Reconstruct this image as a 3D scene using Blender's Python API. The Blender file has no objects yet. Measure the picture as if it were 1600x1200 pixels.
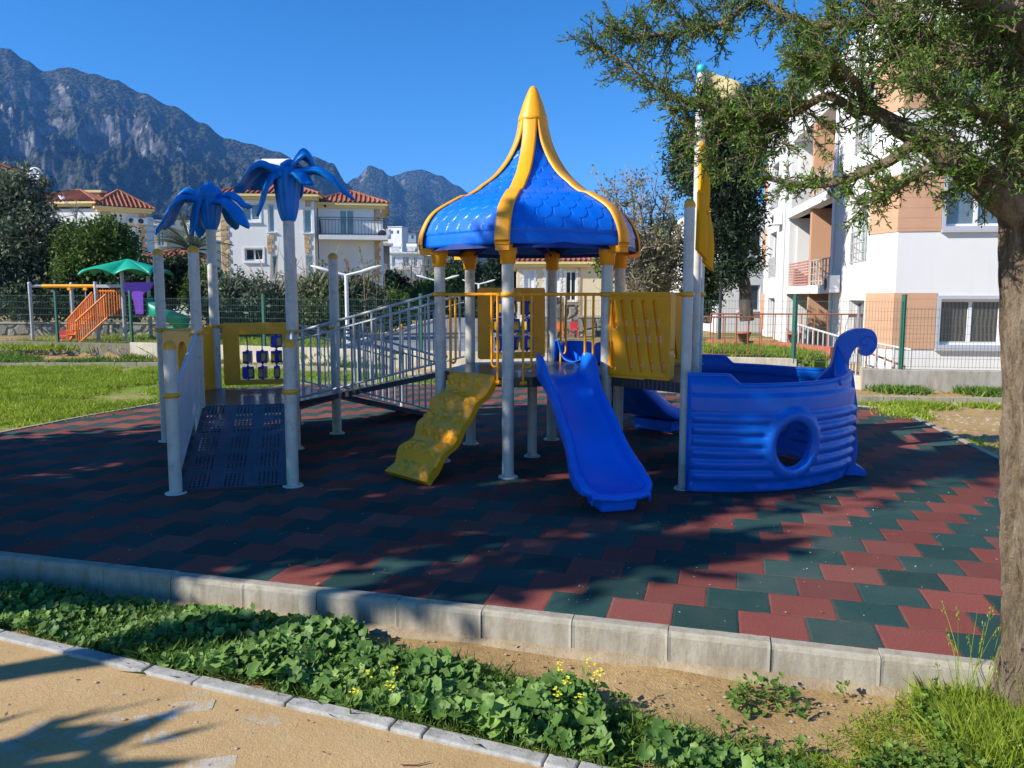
import bpy, bmesh, math, random
from mathutils import Vector, Matrix, noise
from mathutils.geometry import delaunay_2d_cdt
R = math.radians
PI = math.pi
sc = bpy.context.scene
col = sc.collection
rnd = random.Random(7)

# ------------------------------------------------------------------ camera
EYE = 1.6
PITCH = R(6.0)
cam_data = bpy.data.cameras.new("camera")
cam = bpy.data.objects.new("camera", cam_data)
col.objects.link(cam)
cam.location = (0, 0, EYE)
cam.rotation_euler = (PI / 2 - PITCH, 0, 0)
cam_data.sensor_width = 36
cam_data.lens = 27
cam_data.shift_y = -0.00875
cam_data.clip_start = 0.05
cam_data.clip_end = 20000
sc.camera = cam

# ------------------------------------------------------------------ light
SUN_EL, SUN_AZ = 33.0, 202.0        # azimuth: direction towards the sun, degrees from +X
world = bpy.data.worlds.new("World")
sc.world = world
world.use_nodes = True
wn = world.node_tree
bg = wn.nodes["Background"]
sky = wn.nodes.new("ShaderNodeTexSky")
sky.sky_type = 'NISHITA'
sky.sun_disc = False
sky.sun_elevation = R(SUN_EL)
sky.sun_rotation = R(90 - SUN_AZ)
sky.altitude = 60
sky.air_density = 0.6
sky.dust_density = 0.0
sky.ozone_density = 3.0
hs = wn.nodes.new('ShaderNodeHueSaturation'); hs.inputs['Value'].default_value = 1.0; hs.inputs['Saturation'].default_value = 1.3
wn.links.new(sky.outputs[0], hs.inputs['Color']); wn.links.new(hs.outputs[0], bg.inputs[0])
bg.inputs[1].default_value = 0.145
sd = bpy.data.lights.new("sun", 'SUN')
sd.energy = 5.0
sd.angle = R(0.53)
sd.color = (1.0, 0.94, 0.85)
sun = bpy.data.objects.new("sun", sd)
col.objects.link(sun)
sv = Vector((math.cos(R(SUN_EL)) * math.cos(R(SUN_AZ)), math.cos(R(SUN_EL)) * math.sin(R(SUN_AZ)), math.sin(R(SUN_EL))))
sun.rotation_euler = sv.to_track_quat('Z', 'Y').to_euler()
sun.location = (-10, -4, 12)
sc.view_settings.view_transform = 'Standard'
sc.view_settings.look = 'None'
sc.view_settings.exposure = 0.68
sc.view_settings.gamma = 1
sc.render.engine = 'CYCLES'
sc.cycles.max_bounces = 6
sc.cycles.transparent_max_bounces = 12
sc.cycles.volume_bounces = 0
sc.cycles.use_denoising = True
sc.cycles.sample_clamp_indirect = 6

# ------------------------------------------------------------------ helpers
def at(px, py, Y):
    """point seen at photograph pixel (px, py) at distance Y"""
    u = (px - 800) / 1200; v = (py - 586) / 1200
    y = math.cos(PITCH) - v * math.sin(PITCH); z = -math.sin(PITCH) - v * math.cos(PITCH)
    t = Y / y
    return Vector((u * t, Y, EYE + z * t))

def zz(py, Y):
    return at(800, py, Y).z

def xx(px, Y, py=460):
    return at(px, py, Y).x

class MB:
    def __init__(self):
        self.v = []; self.f = []; self.s = []; self.uv = {}
    def add(self, vs, fs, smooth=False, M=None, uvs=None):
        b = len(self.v)
        if M is not None:
            vs = [M @ Vector(p) for p in vs]
        self.v += [tuple(p) for p in vs]
        for k, f in enumerate(fs):
            if uvs: self.uv[len(self.f)] = uvs[k]
            self.f.append([b + i for i in f]); self.s.append(smooth)
        return self
    def box(self, c, size, rz=0, M=None):
        x, y, z = size[0] / 2, size[1] / 2, size[2] / 2
        vs = [Vector((a, b, d)) for a in (-x, x) for b in (-y, y) for d in (-z, z)]
        m = Matrix.Translation(Vector(c)) @ Matrix.Rotation(rz, 4, 'Z')
        if M is not None: m = M @ m
        return self.add(vs, [(0, 1, 3, 2), (4, 6, 7, 5), (0, 4, 5, 1), (2, 3, 7, 6), (0, 2, 6, 4), (1, 5, 7, 3)], M=m)
    def bar(self, a, b, w, h, up=(0, 0, 1)):
        """rectangular bar from a to b"""
        a = Vector(a); b = Vector(b); d = (b - a); L = d.length
        if L < 1e-6: return self
        d /= L
        s = d.cross(Vector(up))
        if s.length < 1e-4: s = d.cross(Vector((1, 0, 0)))
        s.normalize(); u = s.cross(d)
        M = Matrix((s, d, u)).transposed().to_4x4(); M.translation = (a + b) / 2
        return self.box((0, 0, 0), (w, L, h), M=M)
    def tube(self, pts, r, n=10, cap=True, closed=False):
        pts = [Vector(p) for p in pts]
        rs = r if isinstance(r, (list, tuple)) else [r] * len(pts)
        N = len(pts); vs = []; fs = []
        t0 = (pts[1] - pts[0]).normalized()
        ref = Vector((0, 0, 1)) if abs(t0.z) < .9 else Vector((1, 0, 0))
        nrm = t0.cross(ref).normalized()
        for i in range(N):
            if closed: t = (pts[(i + 1) % N] - pts[i - 1])
            else: t = pts[min(i + 1, N - 1)] - pts[max(i - 1, 0)]
            t.normalize()
            nrm = (nrm - t * nrm.dot(t))
            if nrm.length < 1e-5: nrm = t.orthogonal()
            nrm.normalize(); bn = t.cross(nrm)
            for k in range(n):
                a = 2 * PI * k / n
                vs.append(pts[i] + (nrm * math.cos(a) + bn * math.sin(a)) * rs[i])
        for i in range(N if closed else N - 1):
            for k in range(n):
                a, b = i * n + k, i * n + (k + 1) % n
                c, d = ((i + 1) % N) * n + (k + 1) % n, ((i + 1) % N) * n + k
                fs.append((a, b, c, d))
        self.add(vs, fs, True)
        if cap and not closed:
            self.add(vs[:n], [tuple(range(n))[::-1]]); self.add(vs[-n:], [tuple(range(n))])
        return self
    def lathe(self, prof, n=24, c=(0, 0, 0), a0=0, a1=2 * PI, flute=None, smooth=True):
        full = abs(a1 - a0 - 2 * PI) < 1e-6
        m = n if full else n + 1
        vs = []; fs = []
        for r, z in prof:
            for k in range(m):
                a = a0 + (a1 - a0) * k / n
                rr = r * (flute(a, z) if flute else 1)
                vs.append((c[0] + rr * math.cos(a), c[1] + rr * math.sin(a), c[2] + z))
        for i in range(len(prof) - 1):
            for k in range(n):
                k2 = (k + 1) % m
                fs.append((i * m + k, i * m + k2, (i + 1) * m + k2, (i + 1) * m + k))
        return self.add(vs, fs, smooth)
    def grid(self, rows, thick=0, smooth=True, close_u=False):
        """rows of points; a sheet, or a slab of that thickness"""
        nr, nc = len(rows), len(rows[0])
        P = [[Vector(p) for p in r] for r in rows]
        def quads(off, flip):
            o = []
            for i in range(nr - 1):
                for j in range(nc - (0 if close_u else 1)):
                    j2 = (j + 1) % nc
                    q = (off + i * nc + j, off + i * nc + j2, off + (i + 1) * nc + j2, off + (i + 1) * nc + j)
                    o.append(q[::-1] if flip else q)
            return o
        flat = [p for r in P for p in r]
        if not thick:
            return self.add(flat, quads(0, False), smooth)
        low = []
        for i in range(nr):
            for j in range(nc):
                du = P[i][min(j + 1, nc - 1)] - P[i][max(j - 1, 0)]
                dv = P[min(i + 1, nr - 1)][j] - P[max(i - 1, 0)][j]
                n = du.cross(dv)
                n = n.normalized() if n.length > 1e-9 else Vector((0, 0, 1))
                low.append(P[i][j] - n * thick)
        b = nr * nc
        fs = quads(0, False) + quads(b, True)
        self.add(flat + low, fs, smooth)
        edge = []
        ring = [i for i in range(nc)] + [r * nc + nc - 1 for r in range(1, nr)] + [(nr - 1) * nc + j for j in range(nc - 2, -1, -1)] + [r * nc for r in range(nr - 2, 0, -1)]
        base = len(self.v) - 2 * b
        for k in range(len(ring)):
            a, c = ring[k], ring[(k + 1) % len(ring)]
            self.f.append([base + c, base + a, base + b + a, base + b + c]); self.s.append(False)
        return self
    def plate(self, outer, holes, thick, M=None, fn=None, extra=(), smooth=False):
        """flat plate with holes in the local xz plane, thickness along y; fn(x, y, z) may bend it"""
        pts = []; edges = []
        for loop in [outer] + list(holes):
            b = len(pts); pts += [Vector(p) for p in loop]
            edges += [(b + i, b + (i + 1) % len(loop)) for i in range(len(loop))]
        pts += [Vector(p) for p in extra]
        V, E, F, *_ = delaunay_2d_cdt(pts, edges, [], 1 if not holes else 1, 1e-5)
        def inside(p, poly):
            c = False; j = len(poly) - 1
            for i in range(len(poly)):
                a, b = poly[i], poly[j]
                if (a[1] > p[1]) != (b[1] > p[1]) and p[0] < (b[0] - a[0]) * (p[1] - a[1]) / (b[1] - a[1]) + a[0]: c = not c
                j = i
            return c
        keep = []
        for f in F:
            cx = sum(V[i][0] for i in f) / len(f); cy = sum(V[i][1] for i in f) / len(f)
            if inside((cx, cy), outer) and not any(inside((cx, cy), h) for h in holes): keep.append(list(f))
        g = fn or (lambda x, y, z: (x, y, z))
        T = thick / 2
        front = [g(p[0], -T, p[1]) for p in V]; back = [g(p[0], T, p[1]) for p in V]
        n = len(V)
        self.add(front + back, [tuple(f) for f in keep] + [tuple(n + i for i in f[::-1]) for f in keep], smooth, M=M)
        cnt = {}
        for f in keep:
            for i in range(len(f)):
                a, b = f[i], f[(i + 1) % len(f)]
                cnt[(a, b)] = 1
        rim = [(a, b) for (a, b) in cnt if (b, a) not in cnt]
        base = len(self.v) - 2 * n
        for a, b in rim:
            self.f.append([base + b, base + a, base + n + a, base + n + b]); self.s.append(False)
        return self
    def build(self, name, mat, parent=None, bevel=0, seg=2):
        me = bpy.data.meshes.new(name)
        off = Vector((0, 0, 0)); p = parent
        while p is not None:
            off += p.location; p = p.parent
        me.from_pydata([(v[0] - off.x, v[1] - off.y, v[2] - off.z) for v in self.v], [], self.f)
        me.polygons.foreach_set('use_smooth', self.s)
        if self.uv:
            ul = me.uv_layers.new(name='uv')
            for fi, uvs in self.uv.items():
                pl = me.polygons[fi]
                for k, li in enumerate(pl.loop_indices): ul.data[li].uv = uvs[k]
        me.update()
        if mat: me.materials.append(mat)
        o = bpy.data.objects.new(name, me); col.objects.link(o)
        if parent: o.parent = parent
        if bevel:
            m = o.modifiers.new('bevel', 'BEVEL'); m.width = bevel; m.segments = seg; m.limit_method = 'ANGLE'; m.angle_limit = R(35)
            m.harden_normals = False
        return o

def tag(o, label=None, cat=None, group=None, kind=None):
    if label: o['label'] = label
    if cat: o['category'] = cat
    if group: o['group'] = group
    if kind: o['kind'] = kind
    return o

def thing(name, loc, label, cat, group=None):
    o = bpy.data.objects.new(name, None); col.objects.link(o)
    o.location = loc; o.empty_display_size = .2
    return tag(o, label, cat, group)

def kids(o):
    return [c for c in bpy.data.objects if c.parent == o]

def copy_tree(o, loc=None, rz=None, label=None, parent=None):
    c = o.copy(); col.objects.link(c); c.parent = parent
    if loc is not None: c.location = loc
    if rz is not None: c.rotation_euler = (0, 0, rz)
    if label: c['label'] = label
    for ch in kids(o): copy_tree(ch, parent=c)
    return c

def circ(cx, cy, rx, ry=None, n=24, a0=0):
    ry = ry or rx
    return [(cx + rx * math.cos(a0 + 2 * PI * k / n), cy + ry * math.sin(a0 + 2 * PI * k / n)) for k in range(n)]

def rrect(x0, y0, x1, y1, r, n=4):
    o = []
    for cx, cy, a in ((x1 - r, y1 - r, 0), (x0 + r, y1 - r, 90), (x0 + r, y0 + r, 180), (x1 - r, y0 + r, 270)):
        for k in range(n + 1):
            t = R(a + 90 * k / n); o.append((cx + r * math.cos(t), cy + r * math.sin(t)))
    return o

def lerp_tab(tab, x):
    if x <= tab[0][0]: return tab[0][1]
    for (a, p), (b, q) in zip(tab, tab[1:]):
        if x <= b:
            t = (x - a) / (b - a); return p + (q - p) * t
    return tab[-1][1]

def smooth_tab(tab, x):
    if x <= tab[0][0]: return tab[0][1]
    for (a, p), (b, q) in zip(tab, tab[1:]):
        if x <= b:
            t = (x - a) / (b - a); t = t * t * (3 - 2 * t); return p + (q - p) * t
    return tab[-1][1]

# ------------------------------------------------------------------ materials
class NT:
    def __init__(self, name):
        self.m = bpy.data.materials.new(name); self.m.use_nodes = True
        self.t = self.m.node_tree; self.n = self.t.nodes; self.l = self.t.links
        self.bsdf = self.n['Principled BSDF']; self.out = self.n['Material Output']
    def node(self, typ, **kw):
        x = self.n.new(typ)
        for k, v in kw.items():
            if k in ('ins',):
                for a, b in v.items():
                    if hasattr(b, 'is_output') or isinstance(b, bpy.types.NodeSocket): self.l.new(b, x.inputs[a])
                    else: x.inputs[a].default_value = b
            else: setattr(x, k, v)
        return x
    def coord(self, which='Object'):
        return self.node('ShaderNodeTexCoord').outputs[which]
    def noise(self, vec, scale, detail=4, rough=.6, dist=0):
        return self.node('ShaderNodeTexNoise', ins={'Vector': vec, 'Scale': scale, 'Detail': detail, 'Roughness': rough, 'Distortion': dist}).outputs['Fac']
    def voro(self, vec, scale, feature='F1', out='Distance', rand=1.0):
        return self.node('ShaderNodeTexVoronoi', feature=feature, ins={'Vector': vec, 'Scale': scale, 'Randomness': rand}).outputs[out]
    def ramp(self, fac, stops, interp='LINEAR'):
        r = self.node('ShaderNodeValToRGB', ins={'Fac': fac}); r.color_ramp.interpolation = interp
        e = r.color_ramp.elements
        while len(e) < len(stops): e.new(.5)
        for x, (p, c) in zip(e, stops):
            x.position = p; x.color = (c, c, c, 1) if isinstance(c, (int, float)) else (*c, 1)
        return r.outputs['Color']
    def mix(self, fac, a, b, blend='MIX'):
        x = self.node('ShaderNodeMix', data_type='RGBA', blend_type=blend)
        for i, v in ((0, fac), (6, a), (7, b)):
            if isinstance(v, bpy.types.NodeSocket): self.l.new(v, x.inputs[i])
            elif i == 0: x.inputs[0].default_value = v
            else: x.inputs[i].default_value = (*v, 1) if len(v) == 3 else v
        return x.outputs[2]
    def math(self, op, a, b=0, c=None):
        ins = {0: a, 1: b}
        if c is not None: ins[2] = c
        return self.node('ShaderNodeMath', operation=op, ins=ins).outputs[0]
    def maprange(self, v, a, b, c=0, d=1):
        return self.node('ShaderNodeMapRange', ins={0: v, 1: a, 2: b, 3: c, 4: d}).outputs[0]
    def sep(self, v):
        return self.node('ShaderNodeSeparateXYZ', ins={0: v}).outputs
    def bump(self, h, strength=.4, dist=.01, normal=None):
        ins = {'Height': h, 'Strength': strength, 'Distance': dist}
        if normal is not None: ins['Normal'] = normal
        return self.node('ShaderNodeBump', ins=ins).outputs[0]
    def set(self, **kw):
        names = dict(color='Base Color', rough='Roughness', metal='Metallic', normal='Normal', coat='Coat Weight', spec='Specular IOR Level', coat_rough='Coat Roughness', alpha='Alpha', trans='Transmission Weight')
        for k, v in kw.items():
            i = self.bsdf.inputs[names[k]]
            if isinstance(v, bpy.types.NodeSocket): self.l.new(v, i)
            else: i.default_value = (*v, 1) if isinstance(v, tuple) and len(v) == 3 else v
        return self

def paint(name, c, rough=.5, var=.12, scale=6, dirt=None, dirt_amt=.35, bump=.1, bscale=60, bdist=.004, metal=0, coat=0, spec=.5, dirt_scale=2.2):
    m = NT(name); co = m.coord()
    n1 = m.noise(co, scale, 5)
    dark = tuple(max(0, x * (1 - var)) for x in c); light = tuple(min(1, x * (1 + var)) for x in c)
    base = m.ramp(n1, [(.3, dark), (.7, light)])
    if dirt:
        n2 = m.noise(co, dirt_scale, 8, .7)
        base = m.mix(m.maprange(n2, .5, .75, 0, dirt_amt), base, dirt)
    m.set(color=base, rough=m.maprange(m.noise(co, scale * 2, 4), .3, .7, rough * .85, min(1, rough * 1.15)), metal=metal, coat=coat, spec=spec)
    if bump:
        m.set(normal=m.bump(m.noise(co, bscale, 3), bump, bdist))
    return m.m

def leafmat(name, a, b, c=None, trans=.35, rough=.55, clump=1.2):
    """leaf colour differs from leaf to leaf and from clump to clump"""
    m = NT(name)
    isl = m.node('ShaderNodeNewGeometry').outputs['Random Per Island']
    base = m.ramp(isl, [(0, a), (.75, b), (1, c or b)])
    cl = m.noise(m.coord(), clump, 3)
    base = m.mix(m.maprange(cl, .35, .65, 0, .45), base, tuple(x * .8 for x in a))
    m.set(color=base, rough=rough, spec=.3)
    tr = m.node('ShaderNodeBsdfTranslucent', ins={'Color': base})
    mx = m.node('ShaderNodeMixShader', ins={0: trans, 1: m.bsdf.outputs[0], 2: tr.outputs[0]})
    m.l.new(mx.outputs[0], m.out.inputs[0])
    return m.m

MAT = {}
MAT['steel'] = paint('galvanised_paint', (.58, .555, .49), .40, .10, 3, (.22, .17, .12), .6, .10, 40, dirt_scale=9)
MAT['grey_rail'] = paint('grey_rail_paint', (.40, .42, .43), .4, .08, 5, (.28, .22, .16), .3, .05)
MAT['yellow'] = paint('yellow_plastic', (.95, .385, .003), .42, .07, 3, (.42, .26, .03), .35, .12, 25, .003, coat=.15)
MAT['yellow_metal'] = paint('yellow_metal_paint', (.95, .37, .003), .45, .1, 4, (.45, .25, .03), .4, .05)
MAT['yellow_cap'] = paint('yellow_cap', (.80, .36, .01), .4, .1, 6, (.35, .25, .08), .4, .05)
MAT['white_spool'] = paint('white_spool', (.7, .7, .68), .5)
MAT['block_blue'] = paint('block_blue', (.012, .035, .42), .35, .08, 6)
MAT['block_yellow'] = paint('block_yellow', (.6, .42, .03), .4, .08, 6)
MAT['flower_blue'] = paint('flower_blue', (.002, .19, .60), .4, .1, 5, (.01, .06, .25), .3, .15, 14, .006, coat=0, spec=.3)
MAT['teal'] = paint('teal_ball', (.03, .42, .45), .35)
MAT['tan_cloth'] = paint('weathered_tan', (.62, .50, .25), .7)
def blue_plastic(name, c, scales=False):
    m = NT(name); co = m.coord()
    n1 = m.noise(co, 2.5, 4)
    base = m.ramp(n1, [(.3, tuple(x * .9 for x in c)), (.7, tuple(x * 1.1 for x in c))])
    sc_ = m.noise(co, 70, 6, .75)
    base = m.mix(m.maprange(sc_, .62, .8, 0, .16), base, (.12, .24, .62))
    scr = m.noise(m.node('ShaderNodeMapping', ins={0: co, 'Scale': (30, 30, 3)}).outputs[0], 6, 4, .8)
    base = m.mix(m.maprange(scr, .68, .8, 0, .22), base, (.14, .26, .64))
    base = m.mix(m.maprange(m.noise(co, 3.2, 7, .7), .55, .8, 0, .2), base, (.03, .10, .34))
    m.set(color=base, rough=m.maprange(m.noise(co, 9, 5), .3, .7, .32, .48), coat=.12, coat_rough=.18, spec=.35)
    m.set(normal=m.bump(m.noise(co, 12, 3), .12, .01))
    return m.m
MAT['blue'] = blue_plastic('blue_plastic', (.0, .15, .76))
MAT['ship_blue'] = blue_plastic('blue_hull_plastic', (.0, .12, .58))
def hole_deck():
    m = NT('perforated_navy_steel')
    uv = m.sep(m.coord('UV'))
    co = m.coord()
    # blocks of holes
    def saw(x, period, off=0):
        return m.math('FRACT', m.math('DIVIDE', m.math('ADD', x, off), period))
    bx = saw(uv[0], .27, .02); by = saw(uv[1], .36, .05)
    inblk = m.math('MULTIPLY', m.math('MULTIPLY', m.math('GREATER_THAN', bx, .18), m.math('LESS_THAN', bx, .80)), m.math('MULTIPLY', m.math('GREATER_THAN', by, .1), m.math('LESS_THAN', by, .92)))
    hx = m.math('SUBTRACT', saw(uv[0], .034), .5); hy = m.math('SUBTRACT', saw(uv[1], .045), .5)
    ex = m.math('MULTIPLY', hx, .034); ey = m.math('MULTIPLY', hy, .045 * .62)
    d = m.math('SQRT', m.math('ADD', m.math('MULTIPLY', ex, ex), m.math('MULTIPLY', ey, ey)))
    hole = m.math('MULTIPLY', m.math('LESS_THAN', d, .0082), inblk)
    rim = m.math('MULTIPLY', m.maprange(d, .0085, .013, 1, 0), inblk)
    n1 = m.noise(co, 4, 6, .7)
    base = m.ramp(n1, [(.3, (.014, .022, .045)), (.65, (.024, .034, .062)), (.85, (.07, .07, .08))])
    m.set(color=base, rough=m.maprange(m.noise(co, 7, 4), .3, .7, .3, .55), metal=0, spec=.5, coat=.2)
    m.set(normal=m.bump(rim, .5, .004))
    tr = m.node('ShaderNodeBsdfTransparent')
    mx = m.node('ShaderNodeMixShader', ins={0: hole, 1: m.bsdf.outputs[0], 2: tr.outputs[0]})
    m.l.new(mx.outputs[0], m.out.inputs[0])
    return m.m
MAT['perf'] = hole_deck()
def deck_mat(name, dr):
    m = NT(name); co = m.coord()
    s = m.sep(co)
    v = m.math('ADD', m.math('MULTIPLY', s[0], dr[0]), m.math('MULTIPLY', s[1], dr[1]))
    rib = m.math('SINE', m.math('MULTIPLY', v, 2 * PI / .045))
    n1 = m.noise(co, 5, 6, .7)
    base = m.ramp(n1, [(.3, (.035, .035, .045)), (.7, (.065, .06, .065))])
    m.set(color=base, rough=.28, coat=.25, normal=m.bump(m.math('MAXIMUM', rib, 0), .5, .006))
    return m.m
MAT['deck'] = deck_mat('ribbed_dark_deck', (.7, -.7))

# ================================================================== SETTING
TA = R(-15.3)
U = Vector((math.cos(TA), math.sin(TA), 0)); V = Vector((-math.sin(TA), math.cos(TA), 0))
def uv(u, v, z=0): return U * u + V * v + Vector((0, 0, z))
WALL = [(-17, 22.2), (-9.9, 20.0), (-2.0, 16.9), (5.45, 14.8)]
WALL2 = [(5.45, 14.8), (6.05, 13.15), (9.6, 12.5)]
KERBB = [(-13.0, 17.2), (-8.0, 17.4), (-4.1, 16.4), (-.4, 14.5), (5.1, 11.55), (8.6, 11.2)]

def ground_material():
    m = NT('dry_soil'); co = m.coord()
    n1 = m.noise(co, .8, 8, .7); n2 = m.noise(co, 14, 6, .75)
    a = m.ramp(n1, [(.3, (.36, .23, .10)), (.5, (.50, .33, .14)), (.7, (.60, .42, .20))])
    b = m.mix(m.maprange(n2, .35, .7, 0, .5), a, (.16, .11, .07))
    # weeds thin out over far open ground
    g = m.maprange(m.noise(co, .35, 6, .75), .42, .56, 0, .85)
    far = m.maprange(m.sep(co)[1], 18, 26, 0, 1)
    b = m.mix(m.math('MULTIPLY', g, far), b, (.07, .10, .025))
    m.set(color=b, rough=.95, spec=.1, normal=m.bump(m.math('ADD', n2, m.noise(co, 70, 4, .8)), .7, .02))
    return m.m
MAT['soil'] = ground_material()

def gheight(x, y):
    v = x * V.x + y * V.y
    h = -.15 if v < 3.9 else -.035
    if v < 3.9: h += .012 * noise.noise(Vector((x * 2, y * 2, 0)))
    else: h += .01 * noise.noise(Vector((x, y, 3)))
    # lot behind the low walls is raised
    yw = lerp_tab(WALL, x)
    if x < 5.3 and y > yw + .05: h = .12
    if x < -9 and y > yw + .05: h = .22
    if y > 60: h -= (y - 60) * .012 * (1 if y < 400 else 0) + (4.1 if y >= 400 else 0)
    return h
def axis(lo, hi, dense_lo, dense_hi, step):
    xs = []; x = dense_lo
    while x < dense_hi: xs.append(x); x += step
    g = step; x = dense_hi
    while x < hi: xs.append(x); g *= 1.16; x += g
    xs.append(hi); g = step; x = dense_lo - g; pre = []
    while x > lo: pre.append(x); g *= 1.16; x -= g
    pre.append(lo)
    return pre[::-1] + xs
gb = MB()
xs = axis(-4000, 4000, -14, 11, .25); ys = axis(-300, 6500, .5, 24, .25)
gb.grid([[(x, y, gheight(x, y)) for x in xs] for y in ys], smooth=False)
g = gb.build('ground', MAT['soil']); tag(g, 'sandy ground with dry soil around the playground', 'ground', kind='structure')

def rubber_tiles():
    m = NT('rubber_tiles'); co = m.coord(); s = m.sep(co)
    TU, TV = .318, .280
    u = m.math('ADD', m.math('MULTIPLY', s[0], U.x), m.math('MULTIPLY', s[1], U.y))
    v = m.math('ADD', m.math('MULTIPLY', s[0], V.x), m.math('MULTIPLY', s[1], V.y))
    v = m.math('DIVIDE', m.math('SUBTRACT', v, 3.655 - TV * 20), TV)
    row = m.math('FLOOR', v); fv = m.math('FRACT', v)
    uu = m.math('ADD', m.math('DIVIDE', m.math('ADD', u, 20 * TU - .006 + .207), TU), m.math('MULTIPLY', row, -.5))
    colm = m.math('FLOOR', uu); fu = m.math('FRACT', uu)
    par = m.math('FLOORED_MODULO', colm, 2)
    idv = m.node('ShaderNodeCombineXYZ', ins={0: colm, 1: row}).outputs[0]
    wn_ = m.node('ShaderNodeTexWhiteNoise', noise_dimensions='2D', ins={'Vector': idv}).outputs[0]
    grain = m.voro(co, 230); fine = m.maprange(m.noise(co, 95, 5, .9), .34, .66, 0, 1)
    red = m.mix(fine, (.135, .037, .030), (.31, .088, .066)); grn = m.mix(fine, (.012, .040, .038), (.030, .090, .080))
    c = m.mix(m.math('LESS_THAN', par, .5), red, grn)
    c = m.mix(1, c, m.ramp(wn_, [(0, (.70, .70, .70)), (1, (1.12, 1.12, 1.12))]), 'MULTIPLY')
    dust = m.noise(co, 1.1, 8, .7)
    c = m.mix(m.maprange(dust, .48, .75, 0, .16), c, (.22, .18, .14))
    scuff = m.noise(co, 5.5, 9, .8)
    c = m.mix(m.maprange(scuff, .60, .78, 0, .16), c, (.30, .28, .25))
    du = m.math('MULTIPLY', m.math('MINIMUM', fu, m.math('SUBTRACT', 1, fu)), TU)
    dv = m.math('MULTIPLY', m.math('MINIMUM', fv, m.math('SUBTRACT', 1, fv)), TV)
    wob = m.math('MULTIPLY', m.noise(co, 30, 3), .0012)
    dd = m.math('ADD', m.math('MINIMUM', du, dv), wob)
    seam = m.maprange(dd, .0012, .0034, 1, 0)
    jc = m.mix(m.maprange(m.noise(co, 1.7, 5, .7), .45, .62, 0, 1), (.012, .012, .012), (.15, .11, .07))
    wn2 = m.node('ShaderNodeTexWhiteNoise', noise_dimensions='2D', ins={'Vector': m.node('ShaderNodeVectorMath', operation='ADD', ins={0: idv, 1: (31.7, 5.2, 0)}).outputs[0]}).outputs[0]
    c = m.mix(m.math('MULTIPLY', m.maprange(wn2, .72, 1, 0, .24), m.maprange(m.noise(co, 3, 5, .7), .35, .6, .3, 1)), c, (.16, .14, .12))
    c = m.mix(m.math('MULTIPLY', m.maprange(dd, 0, .02, 1, 0), m.maprange(m.noise(co, 9, 5, .8), .5, .7, 0, .55)), c, (.20, .17, .13))
    c = m.mix(seam, c, jc)
    edge = m.maprange(dd, 0, .012, 0, 1)
    tilt = m.math('MULTIPLY', wn_, 1.1)
    h = m.math('ADD', m.math('MULTIPLY', edge, 1.0), m.math('ADD', m.math('MULTIPLY', fine, .35), tilt))
    m.set(color=c, rough=.92, spec=.18, normal=m.bump(h, .6, .004))
    return m.m
MAT['tiles'] = rubber_tiles()
PAD = [(3.75, 2.735), (4.35, 5.0), (4.72, 7.3), (5.36, 10.6), (3.4, 12.1), (1.1, 13.1), (-1.4, 13.6), (-3.8, 13.6), (-4.7, 12.4), (-5.2, 11.1), (-5.62, 9.9), (-5.95, 8.65), (-6.3, 7.0), (-6.1, 5.42)]
def v_at(x, v): return (v - x * V.x) / V.y
PAD[0] = (3.75, v_at(3.75, 3.63)); PAD[-1] = (-6.1, v_at(-6.1, 3.63))
pb = MB(); n = len(PAD)
pb.add([(x, y, 0) for x, y in PAD] + [(x, y, -.1) for x, y in PAD], [tuple(range(n))] + [((i + 1) % n, i, n + i, n + (i + 1) % n) for i in range(n)])
o = pb.build('playground_floor', MAT['tiles']); tag(o, 'red and green rubber tile floor laid in diagonal steps', 'floor', kind='structure')

def concrete(name, c, stain=(.16, .14, .11), bump=.5):
    m = NT(name); co = m.coord()
    n1 = m.noise(co, 3, 8, .7); n2 = m.noise(co, 45, 5, .75)
    b = m.ramp(n1, [(.3, tuple(x * .78 for x in c)), (.7, tuple(x * 1.1 for x in c))])
    b = m.mix(m.maprange(n2, .5, .8, 0, .35), b, stain)
    sc3 = m.noise(m.node('ShaderNodeMapping', ins={0: co, 'Scale': (6, 6, 1.2)}).outputs[0], 2, 6, .7)
    b = m.mix(m.maprange(sc3, .42, .72, 0, .7), b, stain)
    pits = m.maprange(m.voro(co, 60), .0, .18, 0, 1)
    m.set(color=b, rough=.9, spec=.2, normal=m.bump(m.math('ADD', n2, m.math('MULTIPLY', pits, .5)), bump, .008))
    return m.m
MAT['kerb'] = concrete('kerb_concrete', (.42, .385, .305), (.17, .13, .075), .35)
MAT['wall_conc'] = concrete('low_wall_concrete', (.42, .39, .33), (.22, .18, .12))
MAT['cream_wall'] = concrete('cream_wall_render', (.55, .50, .40), (.30, .25, .17), .3)

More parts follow.
